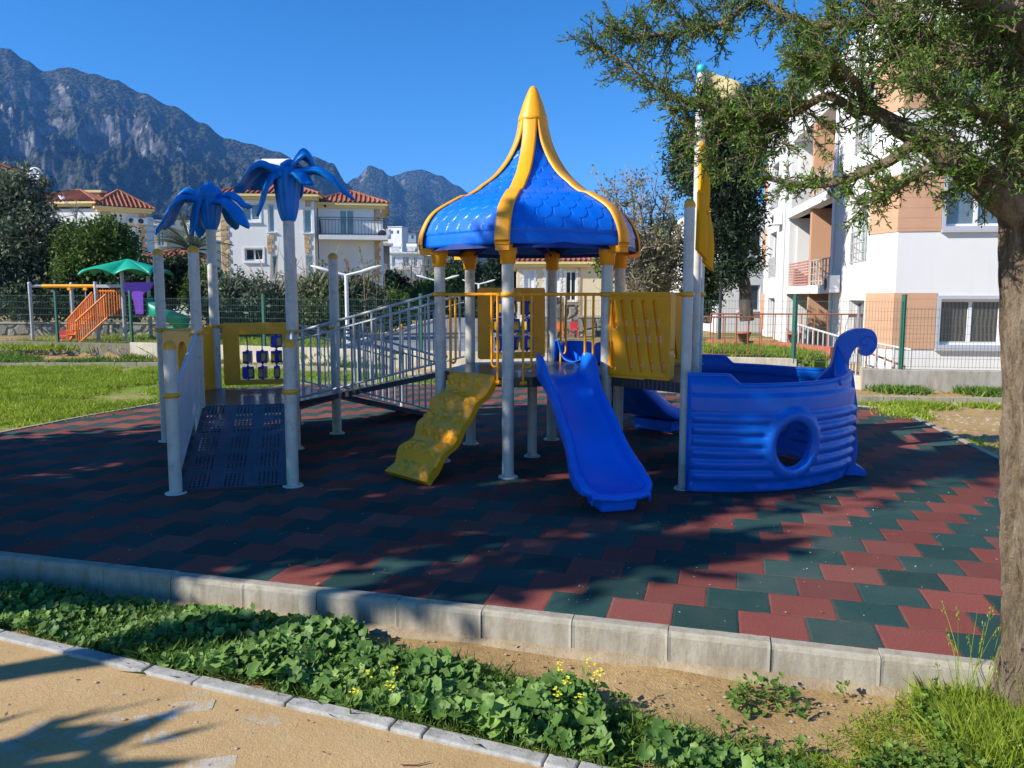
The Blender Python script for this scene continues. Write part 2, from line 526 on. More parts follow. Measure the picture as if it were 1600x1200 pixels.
# kerb of concrete blocks along the front of the floor
kb = MB(); L = .462; u = -7.6; k = 0
while u < 4.2:
    r_ = random.Random(k + 5); g_ = .0022
    v0 = 3.553 + r_.uniform(-.004, .004); z1 = .012 + r_.uniform(-.005, .005); tw = r_.uniform(-.004, .004)
    a = [(u + g_, v0, z1), (u + L - g_, v0 + tw, z1 + r_.uniform(-.003, .003)), (u + L - g_, 3.63 + tw, z1 + .002), (u + g_, 3.63, z1)]
    # bevelled front edge
    prof = [(-.004, -.27), (-.001, -.024), (.005, -.008), (.018, 0), (.075, 0), (.075, -.27)]
    rows = []
    for q in (0, .03, .1, .2, .3, .4, .5, .6, .7, .8, .9, .97, 1):
        uu_ = u + g_ + (L - 2 * g_) * q
        rows.append([uv(uu_, v0 + tw * q + p[0] + .004 * noise.noise(Vector((uu_ * 22, p[1] * 30, 3))) - (.004 if q in (0, 1) else 0) * (p[0] < .03), z1 + p[1]) for p in prof])
    kb.grid(rows, smooth=False)
    for rw in (rows[0], rows[-1]):
        kb.add(rw, [(0, 1, 2, 3, 4, 5)])
    kb.box(uv(u + L / 2, v0 + .04, z1 - .14), (2 * g_ + .002, .06, .24), TA, None) if False else None
    u += L; k += 1
rows = []
for i in range(2):
    rows.append([uv((-7.6, 4.2)[i], 3.553 + p[0] + .004, .006 + p[1]) for p in prof])
kb.grid(rows, smooth=False)
kb.build('kerb', MAT['kerb'])
tag(bpy.data.objects['kerb'], 'thick grey concrete kerb edging the rubber floor in front', 'kerb', kind='structure')
fb = MB()      # rough concrete haunching at its foot
rows = []
for i in range(120):
    u = -7.6 + i * .1
    w = .04 + .035 * noise.noise(Vector((u * 2.2, 0, 0))) ; z = -.133 + .014 * noise.noise(Vector((u * 3, 5, 0)))
    rows.append([uv(u, 3.56, z + .012), uv(u, 3.545 - w * .5, z + .004), uv(u, 3.54 - w, z - .012), uv(u, 3.53 - w, z - .05)])
fb.grid(rows)
MAT['footing'] = concrete('kerb_footing_concrete', (.40, .32, .21), (.22, .16, .09), 1)
o = fb.build('kerb_footing', MAT['footing']); tag(o, kind='structure')
# flush edging round the other sides
eb = MB()
for i in range(len(PAD) - 1):
    a = Vector((*PAD[i], .0)); b = Vector((*PAD[i + 1], .0)); d = (b - a).normalized(); nn = Vector((d.y, -d.x, 0))
    m_ = (b - a).length; q = 0
    while q < m_:
        e = min(m_, q + .46)
        eb.bar(a + d * (q + .004) + nn * .032 + Vector((0, 0, -.05)), a + d * (e - .004) + nn * .032 + Vector((0, 0, -.05)), .06, .125)
        q += .46
o = eb.build('kerb_edging', MAT['kerb']); tag(o, kind='structure')
# kerb stones in the soil behind
eb = MB()
for i in range(len(KERBB) - 1):
    a = Vector((*KERBB[i], 0)); b = Vector((*KERBB[i + 1], 0)); d = (b - a).normalized(); m_ = (b - a).length; q = 0
    while q < m_:
        e = min(m_, q + .5); dz = rnd.uniform(-.008, .008)
        eb.bar(a + d * (q + .006) + Vector((0, 0, dz)), a + d * (e - .006) + Vector((0, 0, dz)), .09, .13); q += .5
o = eb.build('kerb_behind', MAT['kerb']); tag(o, kind='structure')

# path with sand over concrete pavers, front left
def path_mat():
    m = NT('sandy_path'); co = m.coord()
    rot = m.node('ShaderNodeMapping', ins={0: co, 'Rotation': (0, 0, R(26)), 'Location': (.03, .11, 0)}).outputs[0]
    br = m.node('ShaderNodeTexBrick', offset=.5, ins={'Vector': rot, 'Color1': (.46, .43, .38, 1), 'Color2': (.38, .36, .32, 1), 'Mortar': (.38, .26, .13, 1), 'Scale': 1.0, 'Mortar Size': .006, 'Mortar Smooth': .4, 'Brick Width': .20, 'Row Height': .10})
    cellid = m.node('ShaderNodeMapping', ins={0: rot, 'Scale': (5, 10, 1)}).outputs[0]
    cell = m.node('ShaderNodeTexWhiteNoise', noise_dimensions='2D', ins={'Vector': m.node('ShaderNodeVectorMath', operation='FLOOR', ins={0: m.node('ShaderNodeVectorMath', operation='ADD', ins={0: cellid, 1: m.node('ShaderNodeCombineXYZ', ins={0: m.math('MULTIPLY', m.math('FLOORED_MODULO', m.math('FLOOR', m.sep(cellid)[1]), 2), .5)}).outputs[0]}).outputs[0]}).outputs[0]}).outputs[0]
    mask = m.math('ADD', m.noise(co, 2.3, 6, .7), m.math('MULTIPLY', cell, .13))
    mask = m.math('ADD', mask, m.math('MULTIPLY', m.noise(co, 22, 4, .8), .10))
    mk = m.maprange(mask, .70, .76, 0, .6)
    n1 = m.noise(co, 2, 8, .7); n2 = m.noise(co, 130, 3, .8); n3 = m.noise(co, 28, 6, .8)
    sand = m.ramp(n1, [(.3, (.47, .31, .14)), (.7, (.60, .42, .21))])
    sand = m.mix(m.maprange(n2, .35, .75, 0, .5), sand, (.27, .18, .09))
    sand = m.mix(m.maprange(n3, .55, .8, 0, .4), sand, (.66, .50, .29))
    c = m.mix(mk, sand, br.outputs[0])
    m.set(color=c, rough=.95, spec=.1, normal=m.bump(m.math('ADD', m.math('MULTIPLY', n2, .5), m.math('ADD', n3, m.math('MULTIPLY', mk, -.2))), .6, .012))
    return m.m
MAT['path'] = path_mat()
PK = [(-6.5, 5.25), (-2.61, 3.74), (-1.41, 3.27), (-.34, 2.86), (.24, 2.63), (1.6, 2.08), (3.2, 1.40)]
pb = MB(); rows = []
for i in range(len(PK) - 1):
    for q in range(8):
        t = q / 8; a = Vector(PK[i]).lerp(Vector(PK[i + 1]), t)
        rows.append([(a.x, a.y - w_, -.128 + .006 * noise.noise(Vector((a.x * 3, (a.y - w_) * 3, 1)))) for w_ in [0, .08, .16, .25, .35, .5, .7, 1, 1.4, 2, 2.8, 3.8, 5, 6.5, 9]])
pb.grid(rows)
o = pb.build('path', MAT['path']); tag(o, 'sandy path with a few grey pavers showing through', 'path', kind='structure')
pvb = MB(); rp_ = random.Random(3)
for px, py, rz in ((243, 1122, 12), (262, 1148, 12), (205, 1075, 14), (150, 1092, 14), (300, 1103, 10), (180, 1192, 12), (330, 1194, 12), (18, 1196, 12)):
    u_ = at(px, py, 1.0) - Vector((0, 0, EYE)); t_ = (-.126 - EYE) / u_.z; p_ = u_ * t_
    M_ = Matrix.Translation(Vector((p_.x, p_.y, -.1475 + rp_.uniform(-.002, .003)))) @ Matrix.Rotation(R(rz + rp_.uniform(-3, 3)), 4, 'Z') @ Matrix.Rotation(rp_.uniform(-.02, .02), 4, 'X')
    vs = [(x, y) for x, y in rrect(-.088, -.042, .088, .042, .012, 3)]; n_ = len(vs)
    pvb.add([(x, y, .02) for x, y in vs] + [(x * 1.04, y * 1.06, .014) for x, y in vs] + [(x * 1.04, y * 1.06, -.04) for x, y in vs], [tuple(range(n_))] + [(k, n_ + k, n_ + (k + 1) % n_, (k + 1) % n_)[::-1] for k in range(n_)] + [(n_ + k, 2 * n_ + k, 2 * n_ + (k + 1) % n_, n_ + (k + 1) % n_)[::-1] for k in range(n_)], M=M_)
def paver_mat():
    m = NT('sandy_paver'); co = m.coord(); n2 = m.noise(co, 130, 3, .8); k = m.noise(co, 13, 7, .8)
    c = m.mix(m.maprange(n2, .35, .75, 0, .4), (.50, .47, .41), (.34, .31, .26))
    sand = m.mix(m.maprange(n2, .35, .75, 0, .5), (.56, .39, .19), (.27, .18, .09))
    m.set(color=m.mix(m.maprange(k, .44, .60, 0, 1), c, sand), rough=.95, spec=.1, normal=m.bump(m.math('ADD', n2, k), .6, .008)); return m.m
MAT['paver'] = paver_mat()
o = pvb.build('path_pavers', MAT['paver']); tag(o, 'grey concrete pavers showing through the sand of the path', None, kind='structure')
eb = MB()
for i in range(len(PK) - 1):
    a = Vector((*PK[i], -.155)); b = Vector((*PK[i + 1], -.155)); d = (b - a).normalized(); m_ = (b - a).length; q = 0
    while q < m_ - .02:
        e = min(m_, q + .5); dz = rnd.uniform(-.004, .004)
        eb.bar(a + d * (q + .003) + Vector((0, .01, dz)), a + d * (e - .003) + Vector((0, .01, dz)), .072, .085); q += .5
MAT['kerb2'] = concrete('path_kerb_concrete', (.44, .43, .40))
o = eb.build('path_kerb', MAT['kerb2'], bevel=.008); tag(o, kind='structure')

# road beyond the low wall
def asphalt():
    m = NT('grey_road'); co = m.coord(); n1 = m.noise(co, .6, 6); n2 = m.noise(co, 40, 4, .8)
    m.set(color=m.mix(m.maprange(n2, .3, .8, 0, .5), m.ramp(n1, [(.3, (.20, .20, .21)), (.7, (.27, .27, .28))]), (.12, .12, .13)), rough=.9)
    return m.m
MAT['road'] = asphalt()
rb = MB(); rows = []
for i in range(40):
    y = 18.6 + i * 3.2
    xl = -4.7 + (y - 17) * .035; z = .13 + max(0, min(1, (y - 18) / 22)) * .12
    rows.append([(xl, y, z), (xl + 2.2, y, z + .01), (xl + 4.4, y, z)])
rb.grid(rows)
o = rb.build('road', MAT['road']); tag(o, 'grey road running away behind the playground', 'road', kind='structure')
eb = MB()
for side in (0, 4.4):
    for i in range(39):
        y = 18.6 + i * 3.2; p = [Vector((-4.7 + (yy - 17) * .035 + side, yy, .17 + max(0, min(1, (yy - 18) / 22)) * .12)) for yy in (y, y + 3.19)]
        eb.bar(p[0], p[1], .14, .16)
MAT['white_kerb'] = paint('white_kerb', (.6, .6, .57), .8, .1, 2)
o = eb.build('road_kerb', MAT['white_kerb']); tag(o, kind='structure')

# ------------------------------------------------------------------ mountains
def mountain_mat(name, rocky=.5):
    m = NT(name); co = m.coord(); geo = m.node('ShaderNodeNewGeometry')
    nz = m.sep(geo.outputs['Normal'])[2]
    n1 = m.noise(co, .004, 10, .65); n2 = m.noise(co, .02, 8, .7); n3 = m.noise(co, .07, 5, .7)
    st = m.noise(m.node('ShaderNodeMapping', ins={0: co, 'Scale': (1, 1, .35)}).outputs[0], .03, 8, .75)
    rock = m.ramp(st, [(.32, (.045, .045, .045)), (.5, (.16, .15, .14)), (.68, (.48, .45, .40))])
    tree = m.ramp(n3, [(.35, (.010, .020, .010)), (.6, (.035, .052, .020)), (.78, (.13, .13, .06))])
    alt = m.sep(co)[2]
    k = m.math('ADD', m.math('MULTIPLY', m.math('SUBTRACT', 1, nz), 1.3), m.math('MULTIPLY', m.math('SUBTRACT', n2, .5), 1.7))
    k = m.math('ADD', k, m.math('MULTIPLY', m.math('SUBTRACT', n1, .5), 1.3))
    k = m.math('ADD', k, m.maprange(alt, 150, 640, -.42, .12))
    mk = m.maprange(k, .62 - rocky * .25, .78 - rocky * .25, 0, 1)
    dots = m.voro(co, .085)
    canopy = m.math('MULTIPLY', m.maprange(dots, 0, .8, 1, 0), m.math('SUBTRACT', 1, mk))
    tree = m.mix(m.maprange(dots, .35, .75, 0, .55), tree, (.16, .14, .085))
    m.set(color=m.mix(mk, tree, rock), rough=1, spec=0, normal=m.bump(m.math('ADD', m.math('MULTIPLY', canopy, 1.2), m.math('MULTIPLY', st, 1.6)), 1, 14))
    return m.m
def mountain(name, prof, D, r0, px0, px1, mat, seed, amp, foot=.55, NA=420, NR=110, power=1.5):
    b = MB(); rows = []
    for j in range(NR + 1):
        t = j / NR
        r = r0 + (D * 1.25 - r0) * t; tt = (r - r0) / (D - r0); row = []
        for i in range(NA + 1):
            px = px0 + (px1 - px0) * i / NA
            ux = (px - 800) / 1200
            e = (460 - smooth_tab(prof, px)) / 1200 * 1.0
            H = e * D
            if tt <= 1: s = foot * tt ** power + (1 - foot) * tt ** 4.5
            else: s = max(0, 1 - (tt - 1) * 2.6)
            x, y = ux * r, r
            P = Vector((x / 520 + seed, y / 520, seed * 2.3))
            rid = noise.ridged_multi_fractal(P, .75, 2.15, 9, 1.0, 2.2) - 1.0
            n2 = noise.fractal(Vector((x / 90, y / 90, seed)), .8, 2.2, 5)
            env = min(1, tt * 1.6) * (1 if tt < .8 else max(.08, 1 - (tt - .8) * 4.6) if tt <= 1 else .08 + (tt - 1) * 3)
            env = max(.07, env)
            h = H * s + amp * env * (rid * .8 + n2 * .35) * (.3 + .7 * min(1, H / 600))
            row.append((x, y, h - 6 + EYE))
        rows.append(row)
    b.grid(rows, smooth=True)
    o = b.build(name, mat); tag(o, None, None, kind='structure'); return o
MAT['mount'] = mountain_mat('mountain_slope', .62)
MAT['mount2'] = mountain_mat('far_mountain_slope', .75)
MAT['hills'] = mountain_mat('foothill_woods', .12)
main_prof = [(-900, 70), (-500, 40), (-200, 75), (-60, 72), (0, 82), (40, 92), (70, 108), (95, 124), (130, 119), (165, 128), (200, 138), (240, 156), (285, 176), (330, 200), (365, 222), (400, 228), (440, 240), (470, 253), (495, 248), (525, 258), (548, 290), (575, 330), (610, 360), (660, 385), (720, 400), (800, 415), (900, 430), (1000, 445)]
far_prof = [(380, 330), (480, 310), (540, 292), (560, 280), (583, 262), (600, 268), (612, 277), (640, 300), (700, 330), (760, 360), (900, 400), (1100, 440)]
far2_prof = [(480, 340), (560, 310), (600, 290), (622, 276), (640, 271), (660, 270), (690, 279), (715, 293), (735, 305), (760, 325), (800, 350), (860, 380), (1000, 420), (1200, 450), (1700, 455)]
mo = mountain('mountain', main_prof, 2400, 420, -700, 1000, MAT['mount'], 3.1, 135, NA=900, NR=280)
tag(mo, 'dark rocky mountain massif rising on the left', 'mountain')
mo = mountain('mountain', far_prof, 3300, 1500, 380, 1100, MAT['mount2'], 8.7, 90, NA=320, NR=140)
tag(mo, 'dark conical peak behind the massif', 'mountain')
mo = mountain('mountain', far2_prof, 3900, 1700, 480, 1700, MAT['mount2'], 12.4, 110, NA=420, NR=140)
tag(mo, 'pale rocky peak farthest to the right', 'mountain')
hill_prof = [(-900, 330), (-200, 330), (0, 330), (150, 338), (300, 352), (420, 362), (520, 362), (600, 378), (680, 400), (760, 415), (900, 430), (1100, 440), (1700, 450)]
mo = mountain('hill', hill_prof, 900, 260, -900, 1700, MAT['hills'], 21.0, 16, foot=.8, NA=300, NR=60, power=1.1)
tag(mo, 'wooded foothill below the mountains', 'hill')

# ------------------------------------------------------------------ haze
hb = MB(); hb.box((0, 2900, 405), (7400, 6400, 830))
hz = hb.build('haze', None); tag(hz, None, None, kind='stuff')
hm = bpy.data.materials.new('haze_air'); hm.use_nodes = True
ht = hm.node_tree; ht.nodes.remove(ht.nodes['Principled BSDF'])
pv = ht.nodes.new('ShaderNodeVolumePrincipled')
pv.inputs['Color'].default_value = (.14, .42, 1.0, 1)
pv.inputs['Density'].default_value = .00012
pv.inputs['Anisotropy'].default_value = 0
ht.links.new(pv.outputs[0], ht.nodes['Material Output'].inputs['Volume'])
hz.data.materials.append(hm)

# ================================================================== PLAY STRUCTURE
def hexv(c, r, a0):
    return {k: Vector((c[0] + r * math.cos(R(a0 + 60 * k)), c[1] + r * math.sin(R(a0 + 60 * k)), 0)) for k in range(6)}
TC = Vector((.2, 7.5, 0)); LC = Vector((-2.9, 8.52, 0))
TH = hexv(TC, .91, 15)      # 0:15 E, 1:75 D, 2:135 C, 3:195 B, 4:255 A, 5:315 F
LH = hexv(LC, .91, 15)      # 0: P5, 1: P6, 2: P3, 3: P1, 4: P2, 5: P4
TDECK, LDECK = .88, .48
SHA = Vector((1.415, 6.22, 0)); SHB = Vector((1.93, 7.94, 0)); MAST = Vector((1.69, 7.10, 0))
def ax(deg): return Vector((math.cos(R(deg)), math.sin(R(deg)), 0))
PS = thing('play_structure', (0, 7.5, 0), 'large blue and yellow climbing frame with slides, ramps and a boat on grey posts', 'climbing frame')

def post(p, top, r=.052, cap='dome', clamps=(), base=True):
    b = MB(); b.tube([(p.x, p.y, .004), (p.x, p.y, top)], r, 20)
    o = b.build('post', MAT['steel'], PS)
    if cap == 'dome':
        b = MB(); b.lathe([(r + .004, -.022), (r + .005, .0), (r * .9, .022), (r * .62, .037), (r * .25, .045), (0.0005, .047)], 20, (p.x, p.y, top))
        b.build('cap', MAT['yellow_cap'], o)
    if base:
        b = MB(); b.lathe([(.001, 0.012), (r + .001, .012), (r + .032, .010), (r + .036, .001)], 24, (p.x, p.y, 0))
        for k in range(4):
            a = ax(45 + 90 * k) * (r + .02); b.lathe([(.009, .009), (.009, .02), (.001, .021)], 6, (p.x + a.x, p.y + a.y, 0))
        b.build('base_plate', MAT['steel'], o)
    for z, dirs in clamps:
        b = MB(); b.lathe([(r + .001, -.02), (r + .011, -.019), (r + .013, 0), (r + .011, .019), (r + .001, .02)], 20, (p.x, p.y, z))
        for d in dirs:
            q = ax(d); b.bar(p + q * (r + .002) + Vector((0, 0, z)), p + q * (r + .062) + Vector((0, 0, z)), .03, .028)
            s_ = Vector((-q.y, q.x, 0))
            b.tube([p + q * (r + .032) + s_ * -.028 + Vector((0, 0, z)), p + q * (r + .032) + s_ * .028 + Vector((0, 0, z))], .009, 6)
        b.build('clamp', MAT['yellow_cap'], o)
    return o

CZ, LZ = 1.60, 1.22
# tower posts carry the roof
for k in range(6):
    dd = {0: (345,), 1: (225, 285), 2: (345, 165), 3: (105, 315), 4: (135, 15), 5: (195, 315)}[k]
    post(TH[k], 1.93, cap=None, clamps=((CZ, dd),))
for p in (TC,):
    post(p, TDECK - .06, r=.047, cap=None)
# low deck posts
dl = {0: (105, 345), 1: (165, 285), 2: (345, 225), 3: (45, 285), 4: (105, 15), 5: (75, 345)}
for k, top in ((0, 2.02), (1, 2.02), (3, 2.04), (4, 2.03)):
    post(LH[k], top, clamps=((LZ, dl[k]),))
P3 = post(LH[2], 2.36, r=.056, cap=None, clamps=((LZ, dl[2]),))
P4 = post(LH[5], 2.34, r=.056, cap=None, clamps=((LZ, dl[5]),))
# short posts at the feet of the ramps
R1 = ax(285) * 1.62; S1 = LH[4] + R1; S2 = LH[5] + R1
R2 = ax(45) * 1.62; S3 = LH[0] + R2; S4 = LH[1] + R2
post(S1, 1.19, r=.05, clamps=((.80, (105,)),)); post(S2, 1.19, r=.05, clamps=((.80, (105,)),))
post(S3, 1.15, r=.032, clamps=((.80, (225,)),)); post(S4, 1.15, r=.032, clamps=((.80, (225,)),))
# boat posts
post(SHA, 2.31, r=.042, clamps=((CZ, (135,)),)); post(SHB, 2.30, r=.042, clamps=((CZ, (195,)),))
b = MB(); b.tube([(MAST.x, MAST.y, .004), (MAST.x, MAST.y, 3.56)], .043, 18)
mast = b.build('mast', MAT['steel'], PS)
b = MB(); b.lathe([(.001, -.045), (.03, -.035), (.044, 0), (.034, .03), (.001, .044)], 16, (MAST.x, MAST.y, 3.60)); b.build('ball', MAT['teal'], mast)
b = MB(); rows = []
for i in range(9):
    t = i / 8; h = .155 * (1 - .72 * t)
    p = Vector((MAST.x + .05 + .30 * t, MAST.y - .05 * t + .02 * math.sin(t * 6), 3.44 - .03 * t))
    rows.append([p + Vector((0, 0, h * s)) for s in (-1, -.5, 0, .5, 1)])
b.grid(rows, .012); b.build('pennant', MAT['tan_cloth'], mast)

# sails: billowed yellow sheets between the boat posts
def sail(z0, z1, w0, w1, bulge, off, c=MAST, name='sail'):
    b = MB(); rows = []
    for i in range(15):
        t = i / 14; z = z0 + (z1 - z0) * t; w = w0 + (w1 - w0) * t
        row = []
        for j in range(15):
            s = -1 + 2 * j / 14
            bl = bulge * (1 - s * s) * (math.sin(PI * (1 - t) * .55 + .35)) + .02
            zc = z - .05 * (1 - s * s) * (1 - t) * 1.4
            row.append(c + V * (w * s) + U * (off + bl) + Vector((0, 0, zc)))
        rows.append(row)
    b.grid(rows, .022); o = b.build(name, MAT['yellow_sail'], PS)
    b = MB(); b.tube([rows[-1][0], rows[-1][7], rows[-1][14]], .017, 8); b.build('hem', MAT['yellow_sail'], o)
    b = MB(); b.tube([rows[0][j] for j in range(15)], .014, 8); b.build('hem', MAT['yellow_sail'], o)
MAT['yellow_sail'] = paint('yellow_sail_plastic', (.80, .34, .002), .75, .07, 3, bscale=20, bump=.1, spec=.08)
sail(2.40, 2.93, .26, .12, .085, .0)
sail(1.97, 2.45, .26, .13, .075, .01, MAST - V * .47)
sail(1.90, 2.40, .27, .13, .085, .045, MAST + V * .33)
for z in (2.92, 2.41):
    b = MB(); b.tube([MAST + V * (-.42 if z < 2.5 else -.16) + Vector((0, 0, z)) + U * .02, MAST + V * (.42 if z < 2.5 else .16) + Vector((0, 0, z)) + U * .02], .018, 10)
    b.build('yard', MAT['yellow_sail'], mast)

# ---- roof
KZ = .925
RP = [(1.088, 2.02), (1.092, 2.03), (1.075, 2.14), (1.02, 2.27), (.94, 2.37), (.78, 2.475), (.60, 2.575), (.468, 2.67), (.345, 2.775), (.238, 2.92), (.162, 3.075), (.120, 3.215), (.097, 3.37)]
RP = [(r, 2.02 + (z - 2.02) * KZ) for r, z in RP]
def rp_smooth(n=46):
    out = []
    for i in range(n + 1):
        t = i / n * (len(RP) - 1); k = min(int(t), len(RP) - 2); f = t - k
        p = [RP[max(0, min(len(RP) - 1, k + j))] for j in (-1, 0, 1, 2)]
        q = []
        for c in (0, 1):
            a, b_, c_, d = (x[c] for x in p)
            q.append(.5 * ((2 * b_) + (-a + c_) * f + (2 * a - 5 * b_ + 4 * c_ - d) * f * f + (-a + 3 * b_ - 3 * c_ + d) * f ** 3))
        out.append((q[0] * (.985 if q[1] < 2.6 else 1), q[1] + .02 * (q[1] < 2.5)))
    return out
RS = rp_smooth()
roof_root = bpy.data.objects.new('roof', None); col.objects.link(roof_root); roof_root.parent = PS; roof_root.location = (TC.x, TC.y, 2.0); 
roof_root.location = (TC.x - PS.location.x, TC.y - PS.location.y, 2.0)
def scale_field(u, v):
    """height of a fish-scale relief, u across and v up, in scale units"""
    best = 0
    row = math.floor(v)
    for rr in (row - 1, row, row + 1):
        off = .5 * (rr % 2)
        cx = math.floor(u - off + .5) + off
        dx, dy = u - cx, v - rr
        d = math.hypot(dx * 1.9, (dy - .55) * 1.25)
        if d < 1: best = max(best, (.5 + .5 * (1 - dy * .55)) * min(1, (1 - d) * 9))
    return best
for k in range(6):
    a0 = R(15 + 60 * k); a1 = R(75 + 60 * k)
    b = MB(); rows = []
    A = []; hi_ = k in (3, 4, 5); N = 190 if hi_ else 40; M_ = 300 if hi_ else 70
    for i in range(M_ + 1):
        t = i / M_ * (len(RS) - 1); q = min(int(t), len(RS) - 2); f = t - q
        r = RS[q][0] * (1 - f) + RS[q + 1][0] * f; z = RS[q][1] * (1 - f) + RS[q + 1][1] * f
        A.append((r, z, t / (len(RS) - 1)))
    arc = 0
    for i, (r, z, t) in enumerate(A):
        if i: arc += math.hypot(r - A[i - 1][0], z - A[i - 1][1])
        pa = Vector((r * math.cos(a0), r * math.sin(a0))); pb = Vector((r * math.cos(a1), r * math.sin(a1)))
        row = []
        for j in range(N + 1):
            s = j / N
            p = pa.lerp(pb, s)
            bul = 1 + .03 * (1 - (2 * s - 1) ** 2) * (1 - t) ** .6
            p *= bul
            wid = (pa - pb).length
            uu_ = (s - .5) * wid / .15 + .16 * noise.noise(Vector((arc * 3, s * 3, k))); vv = arc / .115 + .2 * noise.noise(Vector((arc * 4, s * 5, k + 9)))
            rel = scale_field(uu_ + 40, vv + 10) if arc > .10 and t < .80 else 0
            nd = Vector((p.x, p.y, 0)).normalized()
            h = .012 * rel
            row.append((TC.x + p.x + nd.x * h, TC.y + p.y + nd.y * h, z + h * .8))
        rows.append(row)
    b.grid(rows, 0, True)
    # turned-in hem under the panel
    e = rows[0]; b.grid([[((p[0] - TC.x) * .93 + TC.x, (p[1] - TC.y) * .93 + TC.y, p[2] - .012) for p in e], [(p[0], p[1], p[2] - .02) for p in e], e], 0, True)
    b.grid([[((p[0] - TC.x) * .93 + TC.x, (p[1] - TC.y) * .93 + TC.y, p[2] - .012) for p in e], [((p[0] - TC.x) * .90 + TC.x, (p[1] - TC.y) * .90 + TC.y, p[2] + .12) for p in e]], 0, True)
    b.build('roof_panel', MAT['blue_roof'] if 'blue_roof' in MAT else MAT.setdefault('blue_roof', blue_plastic('blue_roof_plastic', (.001, .14, .70))), roof_root)
for k in range(6):
    a = R(15 + 60 * k); d = ax(15 + 60 * k); s_ = Vector((-d.y, d.x, 0))
    b = MB(); rows = []
    for r, z in RS:
        w = min(.066, .60 * r + .004)
        h = .022
        row = []
        for q, e in ((-1, -.012), (-1, .7), (-.8, 1), (0, 1.08), (.8, 1), (1, .7), (1, -.012)):
            row.append(TC + d * (r + .006 + h * e) + s_ * (w * q) + Vector((0, 0, z + h * e * .45)))
        rows.append(row)
    r0 = rows[0]
    foot = [TC + (p - TC) * 1 for p in r0]
    low = [Vector((p.x, p.y, p.z - .035)) for p in r0]
    rows = [low] + rows
    b.grid(rows, 0, True)
    b.add([*low], [tuple(range(7))])
    b.build('rib', MAT['yellow'], roof_root)
    # sleeve from rib foot down over the post
    b = MB(); P = TH[k]
    b.lathe([(.062, 1.86), (.066, 1.862), (.067, 1.93), (.078, 1.955), (.082, 2.03), (.03, 2.06)], 18, (P.x, P.y, 0))
    b.bar(P + Vector((0, 0, 1.992)), TC + d * 1.09 + Vector((0, 0, 1.992)), .12, .055)
    b.build('socket', MAT['yellow_metal'], roof_root)
b = MB(); b.lathe([(r, 2.02 + (z - 2.02) * KZ) for r, z in ((.136, 3.325), (.144, 3.332), (.139, 3.36), (.126, 3.40), (.097, 3.50), (.06, 3.60), (.036, 3.655), (.022, 3.675), (.0005, 3.682))], 28, (TC.x, TC.y, 0))
b.build('spire', MAT['yellow'], roof_root)
b = MB()
for k in range(6): b.tube([TH[k] + Vector((0, 0, 1.98)), TC + Vector((0, 0, 2.30))], .012, 6)
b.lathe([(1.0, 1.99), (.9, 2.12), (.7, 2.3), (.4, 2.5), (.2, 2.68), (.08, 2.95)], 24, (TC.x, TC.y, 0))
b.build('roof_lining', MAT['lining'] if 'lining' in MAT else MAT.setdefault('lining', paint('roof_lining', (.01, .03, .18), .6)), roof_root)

# ---- decks
def deck(poly, z, name='deck'):
    b = MB(); n = len(poly); top = [Vector((p.x, p.y, z)) for p in poly]; low = [Vector((p.x, p.y, z - .012)) for p in poly]
    b.add(top + low, [tuple(range(n)), tuple(range(2 * n - 1, n - 1, -1))] + [((i + 1) % n, i, n + i, n + (i + 1) % n) for i in range(n)])
    for i in range(n):
        a, c = poly[i], poly[(i + 1) % n]; cen = sum(poly, Vector()) / n
        a_ = a + (cen - a) * .035; c_ = c + (cen - c) * .035
        b.bar(a_ + Vector((0, 0, z - .052)), c_ + Vector((0, 0, z - .052)), .03, .078)
    return b.build(name, MAT['deck'], PS)
def inset(ps, k=.012):
    c = sum(ps, Vector()) / len(ps); return [p + (c - p) * k for p in ps]
deck(inset([TH[k] for k in range(6)]), TDECK)
deck(inset([LH[k] for k in range(6)]), LDECK)
deck(inset([TH[5] + ax(315) * .04, SHA, SHB, TH[0] + ax(15) * .04]), TDECK)

# bridge
def beam_deck(a0, a1, b0, b1, z0, z1, name, mat, t=.05, uvw=None):
    """sheet between edge a0-a1 (height z0) and edge b0-b1 (height z1)"""
    b = MB(); ins = .05
    A0 = a0.lerp(a1, ins) + Vector((0, 0, z0)); A1 = a1.lerp(a0, ins) + Vector((0, 0, z0))
    B0 = b0.lerp(b1, ins) + Vector((0, 0, z1)); B1 = b1.lerp(b0, ins) + Vector((0, 0, z1))
    w = (A1 - A0).length; L_ = (B0 - A0).length
    b.add([A0, A1, B1, B0], [(0, 1, 2, 3)], uvs=[[(0, 0), (w, 0), (w, L_), (0, L_)]])
    o = b.build(name, mat, PS)
    b = MB()
    for p, q in ((A0, B0), (A1, B1)):
        b.bar(p + Vector((0, 0, -t / 2 - .003)), q + Vector((0, 0, -t / 2 - .003)), .035, t)
    for t_ in (.02, .33, .66, .98):
        b.bar(A0.lerp(B0, t_) + Vector((0, 0, -.03)), A1.lerp(B1, t_) + Vector((0, 0, -.03)), .03, .04)
    b.build('beam', MAT['dark_beam'], o)
    return o
MAT['dark_beam'] = paint('dark_beam', (.03, .032, .045), .45, .1, 5)
MAT['bridge_deck'] = deck_mat('bridge_deck', (.7, .7))
beam_deck(LH[5], LH[0], TH[3], TH[2], LDECK + .004, TDECK - .01, 'bridge', MAT['bridge_deck'])
beam_deck(LH[4], LH[5], S1, S2, LDECK, .02, 'ramp', MAT['perf'])
beam_deck(LH[0], LH[1], S3, S4, LDECK, .02, 'ramp', MAT['perf'])

